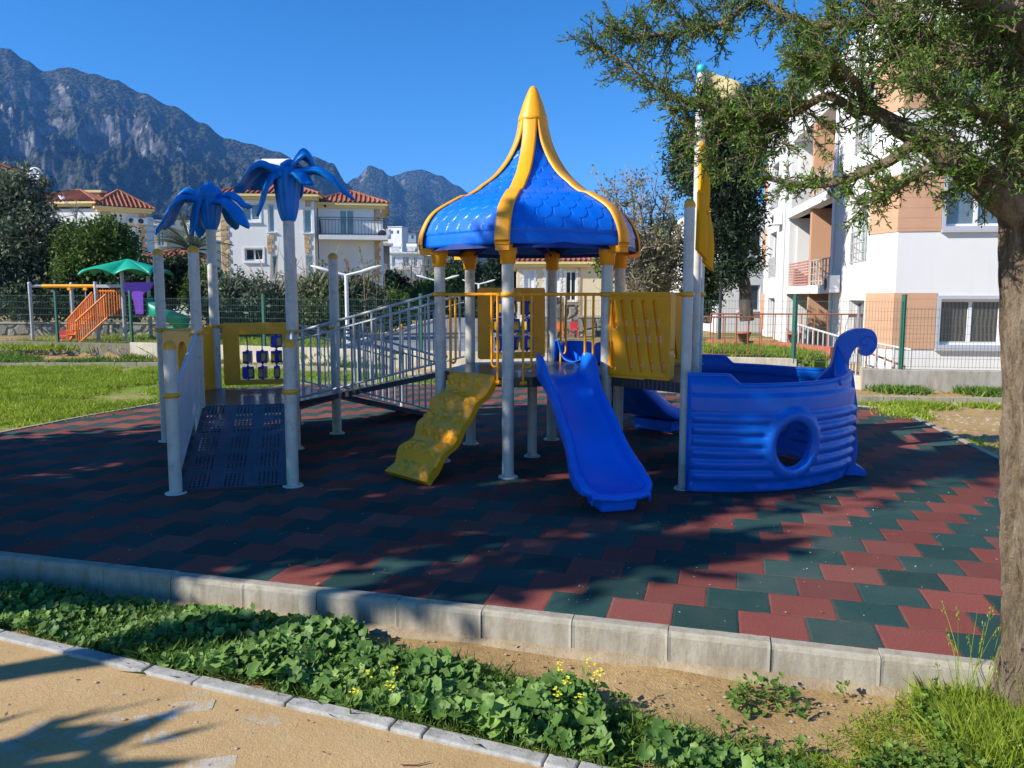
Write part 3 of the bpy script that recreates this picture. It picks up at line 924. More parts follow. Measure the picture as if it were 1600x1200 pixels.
def railing(a, c, za, zc, h0, h1, n, mat, flat=None, second=True, name='railing', r=.013):
    """rail from a to c; floor heights za, zc; rail heights h0, h1 above the ground"""
    b = MB(); d = (c - a).normalized(); A = a + d * .07; C = c - d * .07
    top = lambda t: A.lerp(C, t) + Vector((0, 0, h0 + (h1 - h0) * t))
    bot = lambda t: A.lerp(C, t) + Vector((0, 0, za + (zc - za) * t + .06))
    b.tube([top(0), top(1)], r * 1.15, 10)
    if second: b.tube([top(0) + Vector((0, 0, -.085)), top(1) + Vector((0, 0, -.085))], r * .8, 8)
    b.tube([bot(0), bot(1)], r * .8, 8)
    for i in range(n):
        t = (i + .5) / n
        dz = Vector((0, 0, -.085)) if second and i % 2 else Vector((0, 0, 0))
        if flat: b.bar(top(t), bot(t), flat, .008, up=(-d.y, d.x, 0))
        else: b.tube([top(t) + dz, bot(t)], r * (.95 if i % 2 == 0 else .7), 8)
    return b.build(name, mat, PS)
railing(LH[5], TH[3], LDECK, TDECK, LZ, CZ, 15, MAT['grey_rail'])
railing(LH[0], TH[2], LDECK, TDECK, LZ, CZ, 15, MAT['grey_rail'])
railing(LH[0], S3, LDECK, .02, LZ, .80, 15, MAT['grey_rail'])
railing(LH[1], S4, LDECK, .02, LZ, .80, 15, MAT['grey_rail'])
MAT['white_rail'] = paint('pale_rail_paint', (.46, .48, .52), .4, .06, 5, (.3, .25, .2), .2, .05)
railing(LH[4], S1, LDECK, .02, LZ, .80, 26, MAT['white_rail'], flat=.03, second=False, r=.014)
railing(LH[5], S2, LDECK, .02, LZ, .80, 26, MAT['white_rail'], flat=.03, second=False, r=.014)

# top rails of the tower and its grab handles
def top_rail(a, c, z=CZ):
    b = MB(); b.tube([a + (c - a) * .07 + Vector((0, 0, z)), c + (a - c) * .07 + Vector((0, 0, z))], .015, 10); b.build('top_rail', MAT['yellow_metal'], PS)
def handle(a, c, t, w=.075, z0=TDECK, flip=1):
    d = (c - a).normalized(); p = a.lerp(c, t); q = p + d * w * flip
    b = MB(); r = .011
    b.tube([p + Vector((0, 0, CZ - .01)), p + Vector((0, 0, z0 - .07))], r, 8)
    pts = [q + Vector((0, 0, CZ - .01)), q + Vector((0, 0, z0 + .12))]
    for k in range(1, 7):
        an = PI * k / 6; m_ = p.lerp(q, .5)
        pts.append(m_ + d * flip * (w / 2) * math.cos(an) + Vector((0, 0, z0 + .12 - w / 2 * math.sin(an))))
    b.tube(pts, r, 8)
    b.tube([p + Vector((0, 0, z0 - .05)) + d * -.03, p + Vector((0, 0, z0 - .05)) + d * .03], .018, 8)
    b.build('grab_handle', MAT['yellow_metal'], PS)
for i, j in ((3, 4), (4, 5), (0, 1)): top_rail(TH[i], TH[j])
handle(TH[3], TH[4], .16); handle(TH[3], TH[4], .86, flip=-1)
handle(TH[4], TH[5], .15); handle(TH[4], TH[5], .86, flip=-1)
handle(TH[0], TH[1], .14); handle(TH[0], TH[1], .86, flip=-1)

# ---- panels
def wallM(a, c):
    """matrix: x along a->c, y across, z up, origin at a"""
    d = (c - a).normalized(); n_ = Vector((-d.y, d.x, 0))
    M = Matrix((d, n_, Vector((0, 0, 1)))).transposed().to_4x4(); M.translation = a; return M
def tic_panel(a, c, z0, z1, hx, hz, cols, rowsz, seed, missing=()):
    M = wallM(a, c); L_ = (c - a).length; m_ = .085
    b = MB(); b.plate(rrect(m_, z0, L_ - m_, z1, .03), [rrect(hx[0], hz[0], hx[1], hz[1], .01)], .045, M=M)
    o = b.build('game_panel', MAT['yellow'], PS, bevel=.008)
    b = MB()
    for x in cols:
        b = MB(); b.tube([M @ Vector((x, 0, hz[0])), M @ Vector((x, 0, hz[1]))], .007, 8)
        b.build('rod', MAT['dark_beam'], o)
    rr = random.Random(seed)
    for i, x in enumerate(cols):
        for j, z in enumerate(rowsz):
            if (i, j) in missing: continue
            h = .085
            cen = M @ Vector((x, 0, z)); turn = rr.choice((0, .25, -.3, .9, 1.2, 1.57, .5)); base = math.atan2((c - a).y, (c - a).x)
            bb = MB(); bb.box((0, 0, 0), (.128, .07, .145)); 
            bb.box((0, 0, .079), (.03, .03, .016)); bb.box((0, 0, -.079), (.03, .03, .016))
            Mt = Matrix.Translation(cen) @ Matrix.Rotation(base + turn, 4, 'Z')
            bb.v = [tuple(Mt @ Vector(v)) for v in bb.v]
            ob = bb.build('game_block', MAT['block_blue'], o, bevel=.006)
            # raised yellow sides would be a level too deep, they are part of the rod assembly
            for s in (-1, 1):
                yb = MB(); yb.plate(rrect(.0, -.045, .05, .045, .012), [rrect(.018, -.012, .034, .012, .005)] if rr.random() < .3 else [], .006, M=Mt @ Matrix.Translation((0, s * .037, 0))); yb.build('block_mark', MAT['block_yellow'], o)
            for s in (-1, 1):
                yb = MB(); yb.box((0, 0, 0), (.006, .05, .09), M=Mt @ Matrix.Translation((s * .066, 0, 0)))
                yb.build('block_mark', MAT['block_yellow'], o)
    return o
# low deck, far side: P3 -> P6
tic_panel(LH[2], LH[1], LDECK + .03, LZ + .04, (.27, .77), (.57, 1.12), (.36, .53, .695), (.655, .845, 1.03), 3, missing=((0, 2), (1, 2)))
# tower, far side: C -> D
b_o = tic_panel(TH[2], TH[1], TDECK + .03, CZ + .07, (.25, .69), (TDECK + .10, CZ - .08), (.325, .475, .625), (1.075, 1.265, 1.455), 11)
M = wallM(TH[2], TH[1])
for x in (.325, .475, .625):
    for z in (1.17, 1.36):
        b = MB(); b.lathe([(.006, -.012), (.04, -.010), (.04, .010), (.006, .012)], 14, M @ Vector((x, 0, z))); b.build('spool', MAT['white_spool'], b_o)
def plain_panel(a, c, z0, z1, arch=False):
    M = wallM(a, c); L_ = (c - a).length; b = MB(); m_ = .07
    holes = []
    if arch:
        for x0, x1 in ((.20, .42), (.49, .71)):
            cx = (x0 + x1) / 2; r = (x1 - x0) / 2
            holes.append([(x0, z0 + .12), (x1, z0 + .12)] + [(cx + r * math.cos(R(q)), z1 - .10 - r + r * math.sin(R(q))) for q in range(0, 181, 20)])
    b.plate(rrect(m_, z0, L_ - m_, z1, .05), holes, .05, M=M)
    o = b.build('side_panel', MAT['yellow'], PS, bevel=.012)
    for hgt in ((z1 - .035,) if arch else (z1 - .05, z0 + .05)):
        b = MB(); b.bar(M @ Vector((m_ + .05, -.028, hgt)), M @ Vector((L_ - m_ - .05, -.028, hgt)), .012, .02); b.build('moulding', MAT['yellow'], o)
plain_panel(LH[3], LH[4], LDECK - .02, LZ, arch=True)
plain_panel(LH[3], LH[2], LDECK - .02, LZ)
# slotted panel beside the boat: F -> boat post
def slot_panel(a, c, z0, z1):
    M = wallM(a, c); L_ = (c - a).length; m_ = .045; holes = []
    W = L_ - 2 * m_; H_ = z1 - z0
    sl = .17
    def slot(x, za, zb, w=.016):
        xa = x - sl * (za - z0); xb = x - sl * (zb - z0)
        o = []
        for k in range(7):
            t = PI * k / 6; o.append((xb + w * math.cos(t), zb + w * math.sin(t)))
        for k in range(7):
            t = PI + PI * k / 6; o.append((xa + w * math.cos(t), za + w * math.sin(t)))
        return o
    grooves = []
    for i in range(6):
        x = m_ + .145 + i * .108
        segs = [(z0 + .09, z1 - .09)] if 0 < i < 5 else [(z1 - .33, z1 - .09), (z0 + .09, z0 + .33)] if i == 0 else [(z0 + .09, z0 + .26)]
        if i == 0: segs = [(z1 - .30, z1 - .09)]
        for (za, zb) in segs: grooves.append((x, za, zb))
    grooves.append((m_ + .08, z0 + .09, z0 + .30))
    for x, za, zb in grooves: holes.append(slot(x, za, zb, .023))
    b = MB(); b.plate(rrect(m_, z0, L_ - m_, z1, .035), holes, .075, M=M)
    o = b.build('slotted_panel', MAT['yellow'], PS, bevel=.008)
    # recessed web with narrow see-through slits at the ends of the grooves
    hs = []
    for x, za, zb in grooves:
        for q0, q1, w in ((.02, .10, .013), (.42, .50, .016), (.66, .74, .013)):
            if zb - za < .4 and q0 > .3: continue
            hs.append(slot(x, za + (zb - za) * q0, za + (zb - za) * q1, w))
    b = MB(); b.plate(rrect(m_ + .01, z0 + .01, L_ - m_ - .01, z1 - .01, .03), hs, .012, M=M)
    b.build('web', MAT['yellow'], o)
    for p, q in (((m_ + .03, z0 + .03), (L_ - m_ - .03, z0 + .03)), ((m_ + .03, z1 - .03), (L_ - m_ - .03, z1 - .03)), ((m_ + .03, z0 + .03), (m_ + .03, z1 - .03)), ((L_ - m_ - .03, z0 + .03), (L_ - m_ - .03, z1 - .03))):
        b = MB(); b.tube([M @ Vector((p[0], -.038, p[1])), M @ Vector((q[0], -.038, q[1]))], .007, 6)
        b.build('moulding', MAT['yellow'], o)
slot_panel(TH[5] + ax(315) * .0, SHA + Vector((-.04, .16, 0)), TDECK - .01, CZ + .02)
slot_panel(TH[0], SHB, TDECK - .01, CZ + .02)

# ---- palm flowers
def petal(b, c, ang, r0, z0, L_, rise, drop, w, curl=.5, twist=0):
    d = ax(ang); s_ = Vector((-d.y, d.x, 0)); rows = []
    N = 18
    for i in range(N + 1):
        t = i / N
        ph = t * curl * PI
        x = r0 + L_ * (math.sin(min(ph, PI * .62)) / math.sin(min(curl, .62) * PI) if curl > .5 else t)
        x = r0 + L_ * t ** .85
        z = z0 + rise * math.sin(PI * min(1, t * 1.25)) * (1 if t < .8 else 1) - drop * t ** 2.2
        ww = w * (.55 + .75 * math.sin(PI * min(1, t * .92 + .04)) ** .9) * (1 if t < .72 else math.sqrt(max(0.0, 1 - ((t - .72) / .285) ** 2)))
        row = []
        for j in range(9):
            q = -1 + j / 4
            sag = -.35 * ww * q * q + .10 * ww * math.cos(q * 3.2)
            row.append(c + d * x + s_ * (ww * q + twist * t * .2) + Vector((0, 0, z + sag + twist * q * t * .08 + .004 * math.sin(t * 22 + q))))
        rows.append(row)
    b.grid(rows, .022)
def flower(c, ztop, bell_h, petals, s=1.0, bulb=True):
    b = MB()
    fl = lambda a, z: 1 + .055 * math.cos(a * 9) * min(1, max(0, z / .1))
    prof = [(.062, -.004), (.074, .02), (.090, bell_h * .2), (.102, bell_h * .4), (.112, bell_h * .6), (.122, bell_h * .78), (.118, bell_h * .92), (.112, bell_h)]
    if bulb: prof += [(.125, bell_h + .02), (.132, bell_h + .06), (.122, bell_h + .10), (.085, bell_h + .135), (.05, bell_h + .15), (.048, bell_h + .17), (.03, bell_h + .185), (.0005, bell_h + .19)]
    else: prof += [(.07, bell_h + .03), (.0005, bell_h + .04)]
    b.lathe([(r * s, z * s) for r, z in prof], 54, (c.x, c.y, ztop), flute=fl)
    o = b.build('palm_flower', MAT['flower_blue'], PS)
    for a, z0, L_, rise, drop, w, tw in petals:
        b = MB(); petal(b, c, a, .05, ztop + z0 * s, L_, rise, drop, w, twist=tw); b.build('petal', MAT['flower_blue'], o)
# right flower on P4
flower(LH[5], 2.34, .46, [(2, .44, .60, .06, .27, .085, 0), (184, .42, .46, .12, .17, .10, .2), (206, .40, .24, .04, .40, .105, 0), (20, .50, .27, .15, .00, .12, .3), (140, .46, .62, .08, .14, .09, 0), (335, .40, .24, .05, .10, .085, 0), (95, .5, .4, .1, .3, .08, 0)], 1.08, bulb=False)
flower(LH[2], 2.36, .30, [(178, .30, .50, .15, .34, .085, 0), (200, .26, .54, .10, .36, .08, .2), (-2, .28, .44, .10, .06, .085, 0), (-26, .26, .52, .06, .30, .09, 0), (222, .28, .17, .08, .40, .08, 0), (75, .30, .45, .1, .3, .08, 0), (125, .30, .5, .1, .4, .08, 0)], 1.12)

# ---- slides
def slide(start, deg, path, hw, wall, lipw, name, mat, dz=.9, hood=.20, lane=False, foot=None):
    """path: [(s, z)], chute swept along it"""
    d = ax(deg); s_ = Vector((d.y, -d.x, 0)); rows = []; N = 64
    L_ = path[-1][0]
    pts = []
    for i in range(N + 1):
        s = path[0][0] + (L_ - path[0][0]) * i / N
        # smooth
        z = sum(lerp_tab(path, s + k * .035) for k in range(-3, 4)) / 7
        pts.append((s, z))
    for i, (s, z) in enumerate(pts):
        t = i / N
        h = smooth_tab([(0, hood), (.10, hood * 1.02), (.24, wall), (.80, wall * 1.0), (.90, wall * .85), (.97, wall * .45), (1, .015)], t)
        w = smooth_tab([(0, hw * .86), (.1, hw * .95), (.3, hw * .86), (.55, hw * .90), (.85, hw * lipw), (.95, hw * lipw), (1, hw * lipw * .80)], t)
        w *= 1 + .012 * math.sin(t * 18)
        dzdx = (pts[min(i + 1, N)][1] - pts[max(i - 1, 0)][1]) / max(1e-6, pts[min(i + 1, N)][0] - pts[max(i - 1, 0)][0])
        nrm = Vector((0, 0, 1)) - d * dzdx * .55; nrm.normalize()
        row = []
        sec = [(1.13, -.06 - 0 * h), (1.15, .2), (1.14, .80), (1.10, .96), (1.02, 1.0), (.94, .93), (.88, .6), (.80, .26), (.68, .07), (.48, 0), (.25, -.02), (0, -.025)]
        full = [(-a, b_) for a, b_ in sec] + [(a, b_) for a, b_ in sec[::-1]][1:]
        for a, hh in full:
            zoff = hh * h if hh > 0 else hh * .35
            if lane: zoff += .06 * max(0, 1 - abs(a) * 5)
            row.append(start + d * s + s_ * (w * a) + Vector((0, 0, z)) + nrm * zoff)
        rows.append(row)
    b = MB(); b.grid(rows, .018)
    # rolled front lip
    last = rows[-1]; rim = []
    for k in range(7):
        a = PI * 1.1 * k / 6
        rim.append([p + d * (.03 * math.sin(a)) + Vector((0, 0, -.03 * (1 - math.cos(a)) )) for p in last])
    b.grid(rim, 0, True)
    o = b.build(name, mat, PS)
    sub = o.modifiers.new('sub', 'SUBSURF'); sub.levels = 1; sub.render_levels = 1
    if foot:
        s0, s1, fw = foot; b = MB(); M = Matrix((s_, d, Vector((0, 0, 1)))).transposed().to_4x4(); M.translation = start
        zt = lerp_tab(path, s1) - .012
        # tapered box
        vs = []
        for z, k in ((0.004, .88), (zt, 1.0)):
            for x, y in ((-fw * k, s0), (fw * k, s0), (fw * k, s1 * (1 if z > .01 else .985)), (-fw * k, s1 * (1 if z > .01 else .985))): vs.append((x, y, z))
        b.add(vs, [(3, 2, 1, 0), (4, 5, 6, 7), (0, 1, 5, 4), (1, 2, 6, 5), (2, 3, 7, 6), (3, 0, 4, 7)], M=M)
        b.build('slide_foot', mat, o, bevel=.022, seg=3)
    return o
e1 = (TH[4] + TH[5]) / 2
slide(e1 + ax(195) * -.045, 285.5, [(-.05, .90), (.10, .885), (.20, .83), (.48, .60), (.62, .515), (.90, .27), (1.02, .19), (1.14, .155), (1.30, .15)], .24, .115, 1.06, 'slide', MAT['blue'], hood=.20, foot=(.98, 1.29, .155))
e2 = (TH[0] + TH[1]) / 2
for q_ in (-.21, .21):
    d_ = (TH[0] - TH[1]).normalized(); c_ = e2 + ax(45) * .16 + d_ * q_; M = Matrix((d_, ax(45), Vector((0, 0, 1)))).transposed().to_4x4(); M.translation = c_
    b = MB(); b.plate(rrect(-.19, .80, .19, 1.10, .07, 6), [], .05, M=M); b.build('slide_hood', MAT['blue'], PS, bevel=.018, seg=3)
slide(e2, 45, [(-.05, .90), (.10, .885), (.25, .80), (.60, .52), (1.0, .26), (1.25, .17), (1.42, .155), (1.65, .15)], .40, .13, 1.02, 'slide', MAT['blue'], hood=.22, lane=True, foot=(1.25, 1.62, .28))

# ---- climbing ramp with moulded holds
def climber():
    a = (TH[3] + TH[4]) / 2 + Vector((.0, .0, 0)); top = a + Vector((0, 0, TDECK + .005)); bot = Vector((-.93, 6.50, .035))
    wd = (TH[4] - TH[3]).normalized(); ld = (bot - top); L_ = ld.length; ld.normalize(); nn = wd.cross(ld).normalized()
    if nn.z < 0: nn = -nn
    NL, NW = 90, 60; W = .285
    hr = random.Random(4); holds = []
    for j in range(6):
        for i in range(3):
            holds.append(((i - 1) * .165 + hr.uniform(-.03, .03) + (.04 if j % 2 else -.03), .10 + j * (L_ - .18) / 5.2 + hr.uniform(-.02, .02), hr.uniform(0, 6), hr.choice((4, 5, 5, 3)), hr.uniform(.052, .07)))
    rows = []; rowsb = []
    for i in range(NL + 1):
        t = i / NL; l = t * L_
        wave = .018 * math.sin(l * 2 * PI / .27 + .6)
        row = []; rb_ = []
        hwid = W + .012 * math.sin(l * 2 * PI / .27)
        for j in range(NW + 1):
            x = -1 + 2 * j / NW; X = x * hwid
            h = 0
            for hx, hl, ha, hn, hs in holds:
                dx, dl = X - hx, l - hl; r = math.hypot(dx, dl)
                if r < .11:
                    an = math.atan2(dl, dx) + ha
                    edge = hs * (1 + .28 * math.cos(hn * an))
                    q = (edge - r) / .014
                    if q > 0:
                        s = min(1, q); s = s * s * (3 - 2 * s)
                        h = max(h, s * (.030 - .10 * r + .05 * max(0, -dl)) )
            edgef = 1 - max(0, (abs(x) - .93) / .07) ** 2 * .25
            sway = .016 * math.sin(l * 2 * PI / .54 + .4)
            p = top + wd * (X + sway) + ld * l + nn * (wave + h - .018 * (1 - edgef) * 4)
            row.append(p); rb_.append(top + wd * (X + sway) + ld * l + nn * (wave - .075))
        rows.append(row); rowsb.append(rb_)
    b = MB(); b.grid(rows, 0, True); b.grid([r[::-1] for r in rowsb], 0, True)
    b.grid([[r[0] for r in rowsb], [r[0] for r in rows]], 0, True); b.grid([[r[-1] for r in rows], [r[-1] for r in rowsb]], 0, True)
    b.grid([rows[0], rowsb[0]], 0, False); b.grid([rowsb[-1], rows[-1]], 0, False)
    b.build('climbing_ramp', MAT['yellow'], PS)
climber()

# ---- boat
AXI = ax(345.6); SID = Vector((AXI.y, -AXI.x, 0)) * 1   # SID points towards the camera side
if SID.y > 0: SID = -SID
BC = Vector((1.675, 7.075, 0))
def hull_pt(t, side):
    """t 0..1 along one side, from the post to the prow, at ground level"""
    a = -.02 + 1.365 * math.sin(t * PI / 2) ** 1.12
    k = max(0.0, 1 - (max(0, a) / 1.36) ** 2.3) ** .72
    return a, .985 * k * side
# arc-length table
tab = []; s_len = 0; prev = None
for i in range(201):
    p = hull_pt(i / 200, 1)
    if prev: s_len += math.hypot(p[0] - prev[0], p[1] - prev[1])
    tab.append((s_len, p[0], p[1])); prev = p
SL = s_len
def hull_at(s):
    s = max(0, min(SL, s))
    for (a, x, y), (b_, x2, y2) in zip(tab, tab[1:]):
        if s <= b_:
            t = (s - a) / (b_ - a + 1e-9); return x + (x2 - x) * t, y + (y2 - y) * t
    return tab[-1][1:]
def hull(side):
    outer = []
    z_post, z_mid, z_prow = .955, .885, .93
    bottom = [(s, .012) for s in [SL * k / 40 for k in range(41)]]
    topl = []
    for k in range(81):
        s = SL * (1 - k / 80)
        if s < .30: z = z_post
        elif s < .42: q = (s - .30) / .12; q = q * q * (3 - 2 * q); z = z_post + (z_mid - .01 - z_post) * q
        else: z = z_mid - .01 + (z_prow + .02 - z_mid) * max(0, (s - .9) / (SL - .9)) ** 2.5
        topl.append((s, z))
    outer = bottom + topl
    hc = (.85, .40); hole = circ(hc[0], hc[1], .165, .19, 30) 
    extra = []
    ns, nz = 46, 60
    for i in range(1, ns):
        for j in range(1, nz):
            s = SL * i / ns; z = .012 + .90 * j / nz
            if z > .86: continue
            if math.hypot((s - hc[0]) / .18, (z - hc[1]) / .205) < 1: continue
            extra.append((s + .0007 * ((j * 7) % 3), z))
    for rr in (1.16, 1.32, 1.5):
        extra += circ(hc[0], hc[1], .165 * rr, .19 * rr, 40, a0=rr)
    def fn(s, y, z):
        a, bb = hull_at(s); a2, b2 = hull_at(min(SL, s + .02)); a1, b1 = hull_at(max(0, s - .02))
        tx, ty = a2 - a1, b2 - b1; l = math.hypot(tx, ty) or 1; nx, ny = ty / l * -1, tx / l
        # outward normal
        if nx * a + ny * bb < 0: nx, ny = -nx, -ny
        d = math.hypot((s - hc[0]) / .165, (z - hc[1]) / .19)
        belly = .05 * math.sin(PI * min(1, z / .9)) * min(1, s / .5) * (1 - .5 * s / SL) + (-.03 * (1 - z / .9)) * min(1, s / .5)
        ridge = 0
        if .10 < z < .665:
            ph = ((z - .10) / .094) % 1; ridge = .036 * math.sqrt(max(0, 1 - (2 * ph - 1) ** 2)) 
            amp = min(1, max(0, (s - .0) / .06)) * (1 + 1.1 * max(0, (s / SL - .72)) )
            ridge *= amp
            ridge += .006 * noise.noise(Vector((s * 14, z * 60, side * 3))) * max(0, (s / SL - .55)) * 3.2
        elif z <= .10:
            ridge = .012 * noise.noise(Vector((s * 16, z * 16, 4))) + .008
        elif .665 <= z < .80: ridge = .024
        if d < 1.62:
            q = max(0, min(1, (1.62 - d) / .12)); ring = .058 - .034 * ((d - 1.28) / .34) ** 2
            ridge = ridge * (1 - q) + ring * q
        off = belly + ridge * (1 if y < 0 else .6)
        yy = -y  # plate front is y<0: outside
        P = BC + AXI * (a + nx * (off + yy)) + SID * ((bb + ny * (off + yy)) * side)
        return (P.x, P.y, z)
    b = MB(); b.plate(outer, [hole], .03, fn=fn, extra=extra, smooth=True)
    if side < 0: b.f = [f[::-1] for f in b.f]
    o = b.build('hull_side', MAT['ship_blue'], PS)
    # rolled gunwale
    g_ = MB(); pts = [Vector(fn(s, 0, z + .004)) for s, z in topl[4:]]
    g_.tube(pts, .019, 8); g_.build('gunwale', MAT['ship_blue'], o)
hull(1); hull(-1)
# bolt heads along the post edge of each side
for side in (1, -1):
    for z in (.12, .32, .52, .72, .88):
        q = (SHA if side > 0 else SHB) + AXI * .045 + SID * side * .045; b = MB(); b.tube([q + Vector((0, 0, z)), q + SID * side * .012 + Vector((0, 0, z))], .011, 8); b.build('bolt', MAT['steel'], PS)
# prow and curled neck
NK = [(1271, 603), (1283, 585), (1295, 574), (1301, 558), (1304, 542), (1311, 527), (1325, 517), (1340, 513), (1353, 513), (1363, 517), (1368, 526), (1369, 538), (1364, 549), (1356, 555), (1347, 555), (1342, 551), (1344, 545), (1341, 541), (1334, 545), (1328, 556), (1322, 576), (1321, 604), (1330, 642), (1337, 677), (1338, 705), (1335, 722), (1343, 728), (1351, 735), (1350, 744), (1338, 747), (1300, 746), (1308, 722), (1312, 700), (1310, 670), (1303, 640), (1288, 618)]
pr = BC + AXI * 1.375
def nk(px, py):
    # intersection of the sight line with the upright plane through the boat's axis
    Yq = pr.y
    for _ in range(6):
        p = at(px, py, Yq); a = (p.x - BC.x) / AXI.x; Yq = BC.y + AXI.y * a
    return a, p.z
loop = [nk(*q) for q in NK]
loop = [(a, max(.006, z)) for a, z in loop]
if sum(loop[i][0] * loop[(i + 1) % len(loop)][1] - loop[(i + 1) % len(loop)][0] * loop[i][1] for i in range(len(loop))) < 0: loop = loop[::-1]
def catmull(loop, k=3):
    o = []; n = len(loop)
    for i in range(n):
        p = [loop[(i + j) % n] for j in (-1, 0, 1, 2)]
        for q in range(k):
            f = q / k; o.append(tuple(.5 * ((2 * p[1][c]) + (-p[0][c] + p[2][c]) * f + (2 * p[0][c] - 5 * p[1][c] + 4 * p[2][c] - p[3][c]) * f * f + (-p[0][c] + 3 * p[1][c] - 3 * p[2][c] + p[3][c]) * f ** 3) for c in (0, 1)))
    return o
Mn = Matrix((AXI, -SID, Vector((0, 0, 1)))).transposed().to_4x4(); Mn.translation = BC
b = MB(); b.plate(catmull(loop), [], .11, M=Mn)
pw = b.build('prow', MAT['ship_blue'], PS, bevel=.02, seg=3)
b = MB(); ca, cz = nk(1352, 535)
for s in (-1, 1):
    pts = []
    for k in range(26):
        an = -1.2 + k * .30; r = .085 * (1 - k / 27)
        pts.append(Mn @ Vector((ca + r * math.cos(an), s * .056, cz + r * math.sin(an))))
    b.tube(pts, [.005] * len(pts), 6)
b.build('scroll', MAT['ship_blue'], pw)
# cheeks joining the sides to the neck
for side in (1, -1):
    b = MB(); rows = []
    a0, z0 = nk(1290, 600)
    for i in range(9):
        t = i / 8
        s = SL - .34 + .34 * t; ha, hb = hull_at(s)
        P = BC + AXI * (ha * 1.0) + SID * (hb * side) 
        low = Vector((P.x, P.y, .84)); zt = .90 + (1.16 - .90) * t ** 2.2
        tgt = BC + AXI * (a0 + .02 + .05 * t) + SID * side * (.05 + .34 * (1 - t) ** 1.6)
        high = Vector((tgt.x, tgt.y, zt)) if t > .0 else Vector((P.x, P.y, .92))
        high = low.lerp(high, 1); rows.append([low.lerp(high, q) + (SID * side * .02 * math.sin(PI * q)) for q in (0, .25, .5, .75, 1)])
    b.grid(rows, .02 * side); b.build('cheek', MAT['ship_blue'], pw)

# ================================================================== BUILDINGS
def render_wall(name, c, stain):
    m = NT(name); co = m.coord(); st = m.node('ShaderNodeMapping', ins={0: co, 'Scale': (2.2, 2.2, .16)}).outputs[0]
    base = m.ramp(m.noise(co, .7, 6), [(.3, tuple(x * .95 for x in c)), (.7, c)])
    base = m.mix(m.maprange(m.noise(st, 2.0, 7, .7), .52, .78, 0, .38), base, stain)
    base = m.mix(m.maprange(m.noise(co, .45, 7, .75), .55, .7, 0, .16), base, stain)
    m.set(color=base, rough=.88, normal=m.bump(m.noise(co, 30, 5), .2, .006)); return m.m
MAT['white_wall'] = render_wall('white_render', (.71, .71, .69), (.50, .49, .46))
MAT['white_wall_far'] = paint('white_render_old', (.72, .71, .68), .85, .04, .6, (.45, .42, .36), .4, 0, dirt_scale=.25)
MAT['cream_render'] = paint('cream_render', (.66, .56, .38), .85, .06, .6, (.4, .33, .22), .4, 0, dirt_scale=.3)
MAT['tan_render'] = paint('tan_render', (.55, .45, .30), .85, .06, .6, (.3, .25, .18), .4, 0, dirt_scale=.3)
MAT['trim_cream'] = paint('cream_trim', (.72, .56, .24), .7, .05, 2)
MAT['frame_white'] = paint('white_frame', (.72, .72, .72), .5, .03, 3)
MAT['frame_grey'] = paint('grey_surround', (.42, .43, .47), .6, .04, 2)
MAT['plinth'] = paint('pale_balcony_edge', (.74, .74, .73), .8, .03, 2)
MAT['iron'] = paint('black_iron', (.03, .03, .035), .5)
MAT['metal_rail'] = paint('pale_metal_rail', (.45, .44, .43), .45, .05)
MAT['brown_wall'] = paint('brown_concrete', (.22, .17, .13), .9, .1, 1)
MAT['solar'] = paint('white_tank', (.8, .8, .8), .3)
MAT['red_panel'] = paint('brick_red_slats', (.45, .20, .15), .8)
def orange_boards():
    m = NT('orange_render_boards'); co = m.coord()
    z = m.sep(co)[2]
    f = m.math('FRACT', m.math('DIVIDE', z, .212))
    g_ = m.math('LESS_THAN', f, .045)
    n1 = m.noise(co, 1.2, 6)
    base = m.ramp(n1, [(.3, (.50, .285, .17)), (.7, (.58, .345, .215))])
    m.set(color=base, rough=.85, normal=m.bump(m.math('SUBTRACT', 1, g_), .9, .015))
    return m.m
MAT['orange'] = orange_boards()
MAT['orange_plain'] = paint('orange_render', (.53, .30, .18), .85, .04, 1.5, (.4, .25, .17), .3)
def glass(name, tint, rough=.05):
    m = NT(name); co = m.coord()
    n1 = m.noise(co, .9, 3)
    m.set(color=m.ramp(n1, [(.35, tuple(x * .6 for x in tint)), (.65, tint)]), rough=rough, spec=.9, coat=.5, coat_rough=.02)
    return m.m
MAT['glass'] = glass('window_glass', (.05, .065, .075)); MAT['glass_green'] = glass('green_glass', (.12, .24, .24)); MAT['glass_blue'] = glass('bluish_glass', (.13, .17, .20))
def curtain():
    m = NT('curtain_behind_glass'); s = m.sep(m.coord()); w = m.math('SINE', m.math('ADD', m.math('MULTIPLY', s[0], 75), m.math('MULTIPLY', m.noise(m.coord(), 3), 6)))
    m.set(color=m.ramp(m.maprange(w, -1, 1), [(.2, (.035, .032, .03)), (.8, (.10, .09, .085))]), rough=.25, coat=.8, coat_rough=.03)
    return m.m
MAT['curtain'] = curtain()
def roof_tiles(name, dirs=(0, 1)):
    m = NT(name); co = m.coord(); n1 = m.noise(co, 1.1, 6, .7); n2 = m.noise(co, 9, 4, .7)
    base = m.ramp(n1, [(.3, (.22, .065, .035)), (.55, (.36, .115, .06)), (.75, (.46, .21, .12))])
    m.set(color=m.mix(m.maprange(n2, .5, .75, 0, .4), base, (.14, .06, .04)), rough=.85)
    return m.m
MAT['roof'] = roof_tiles('red_clay_tiles')
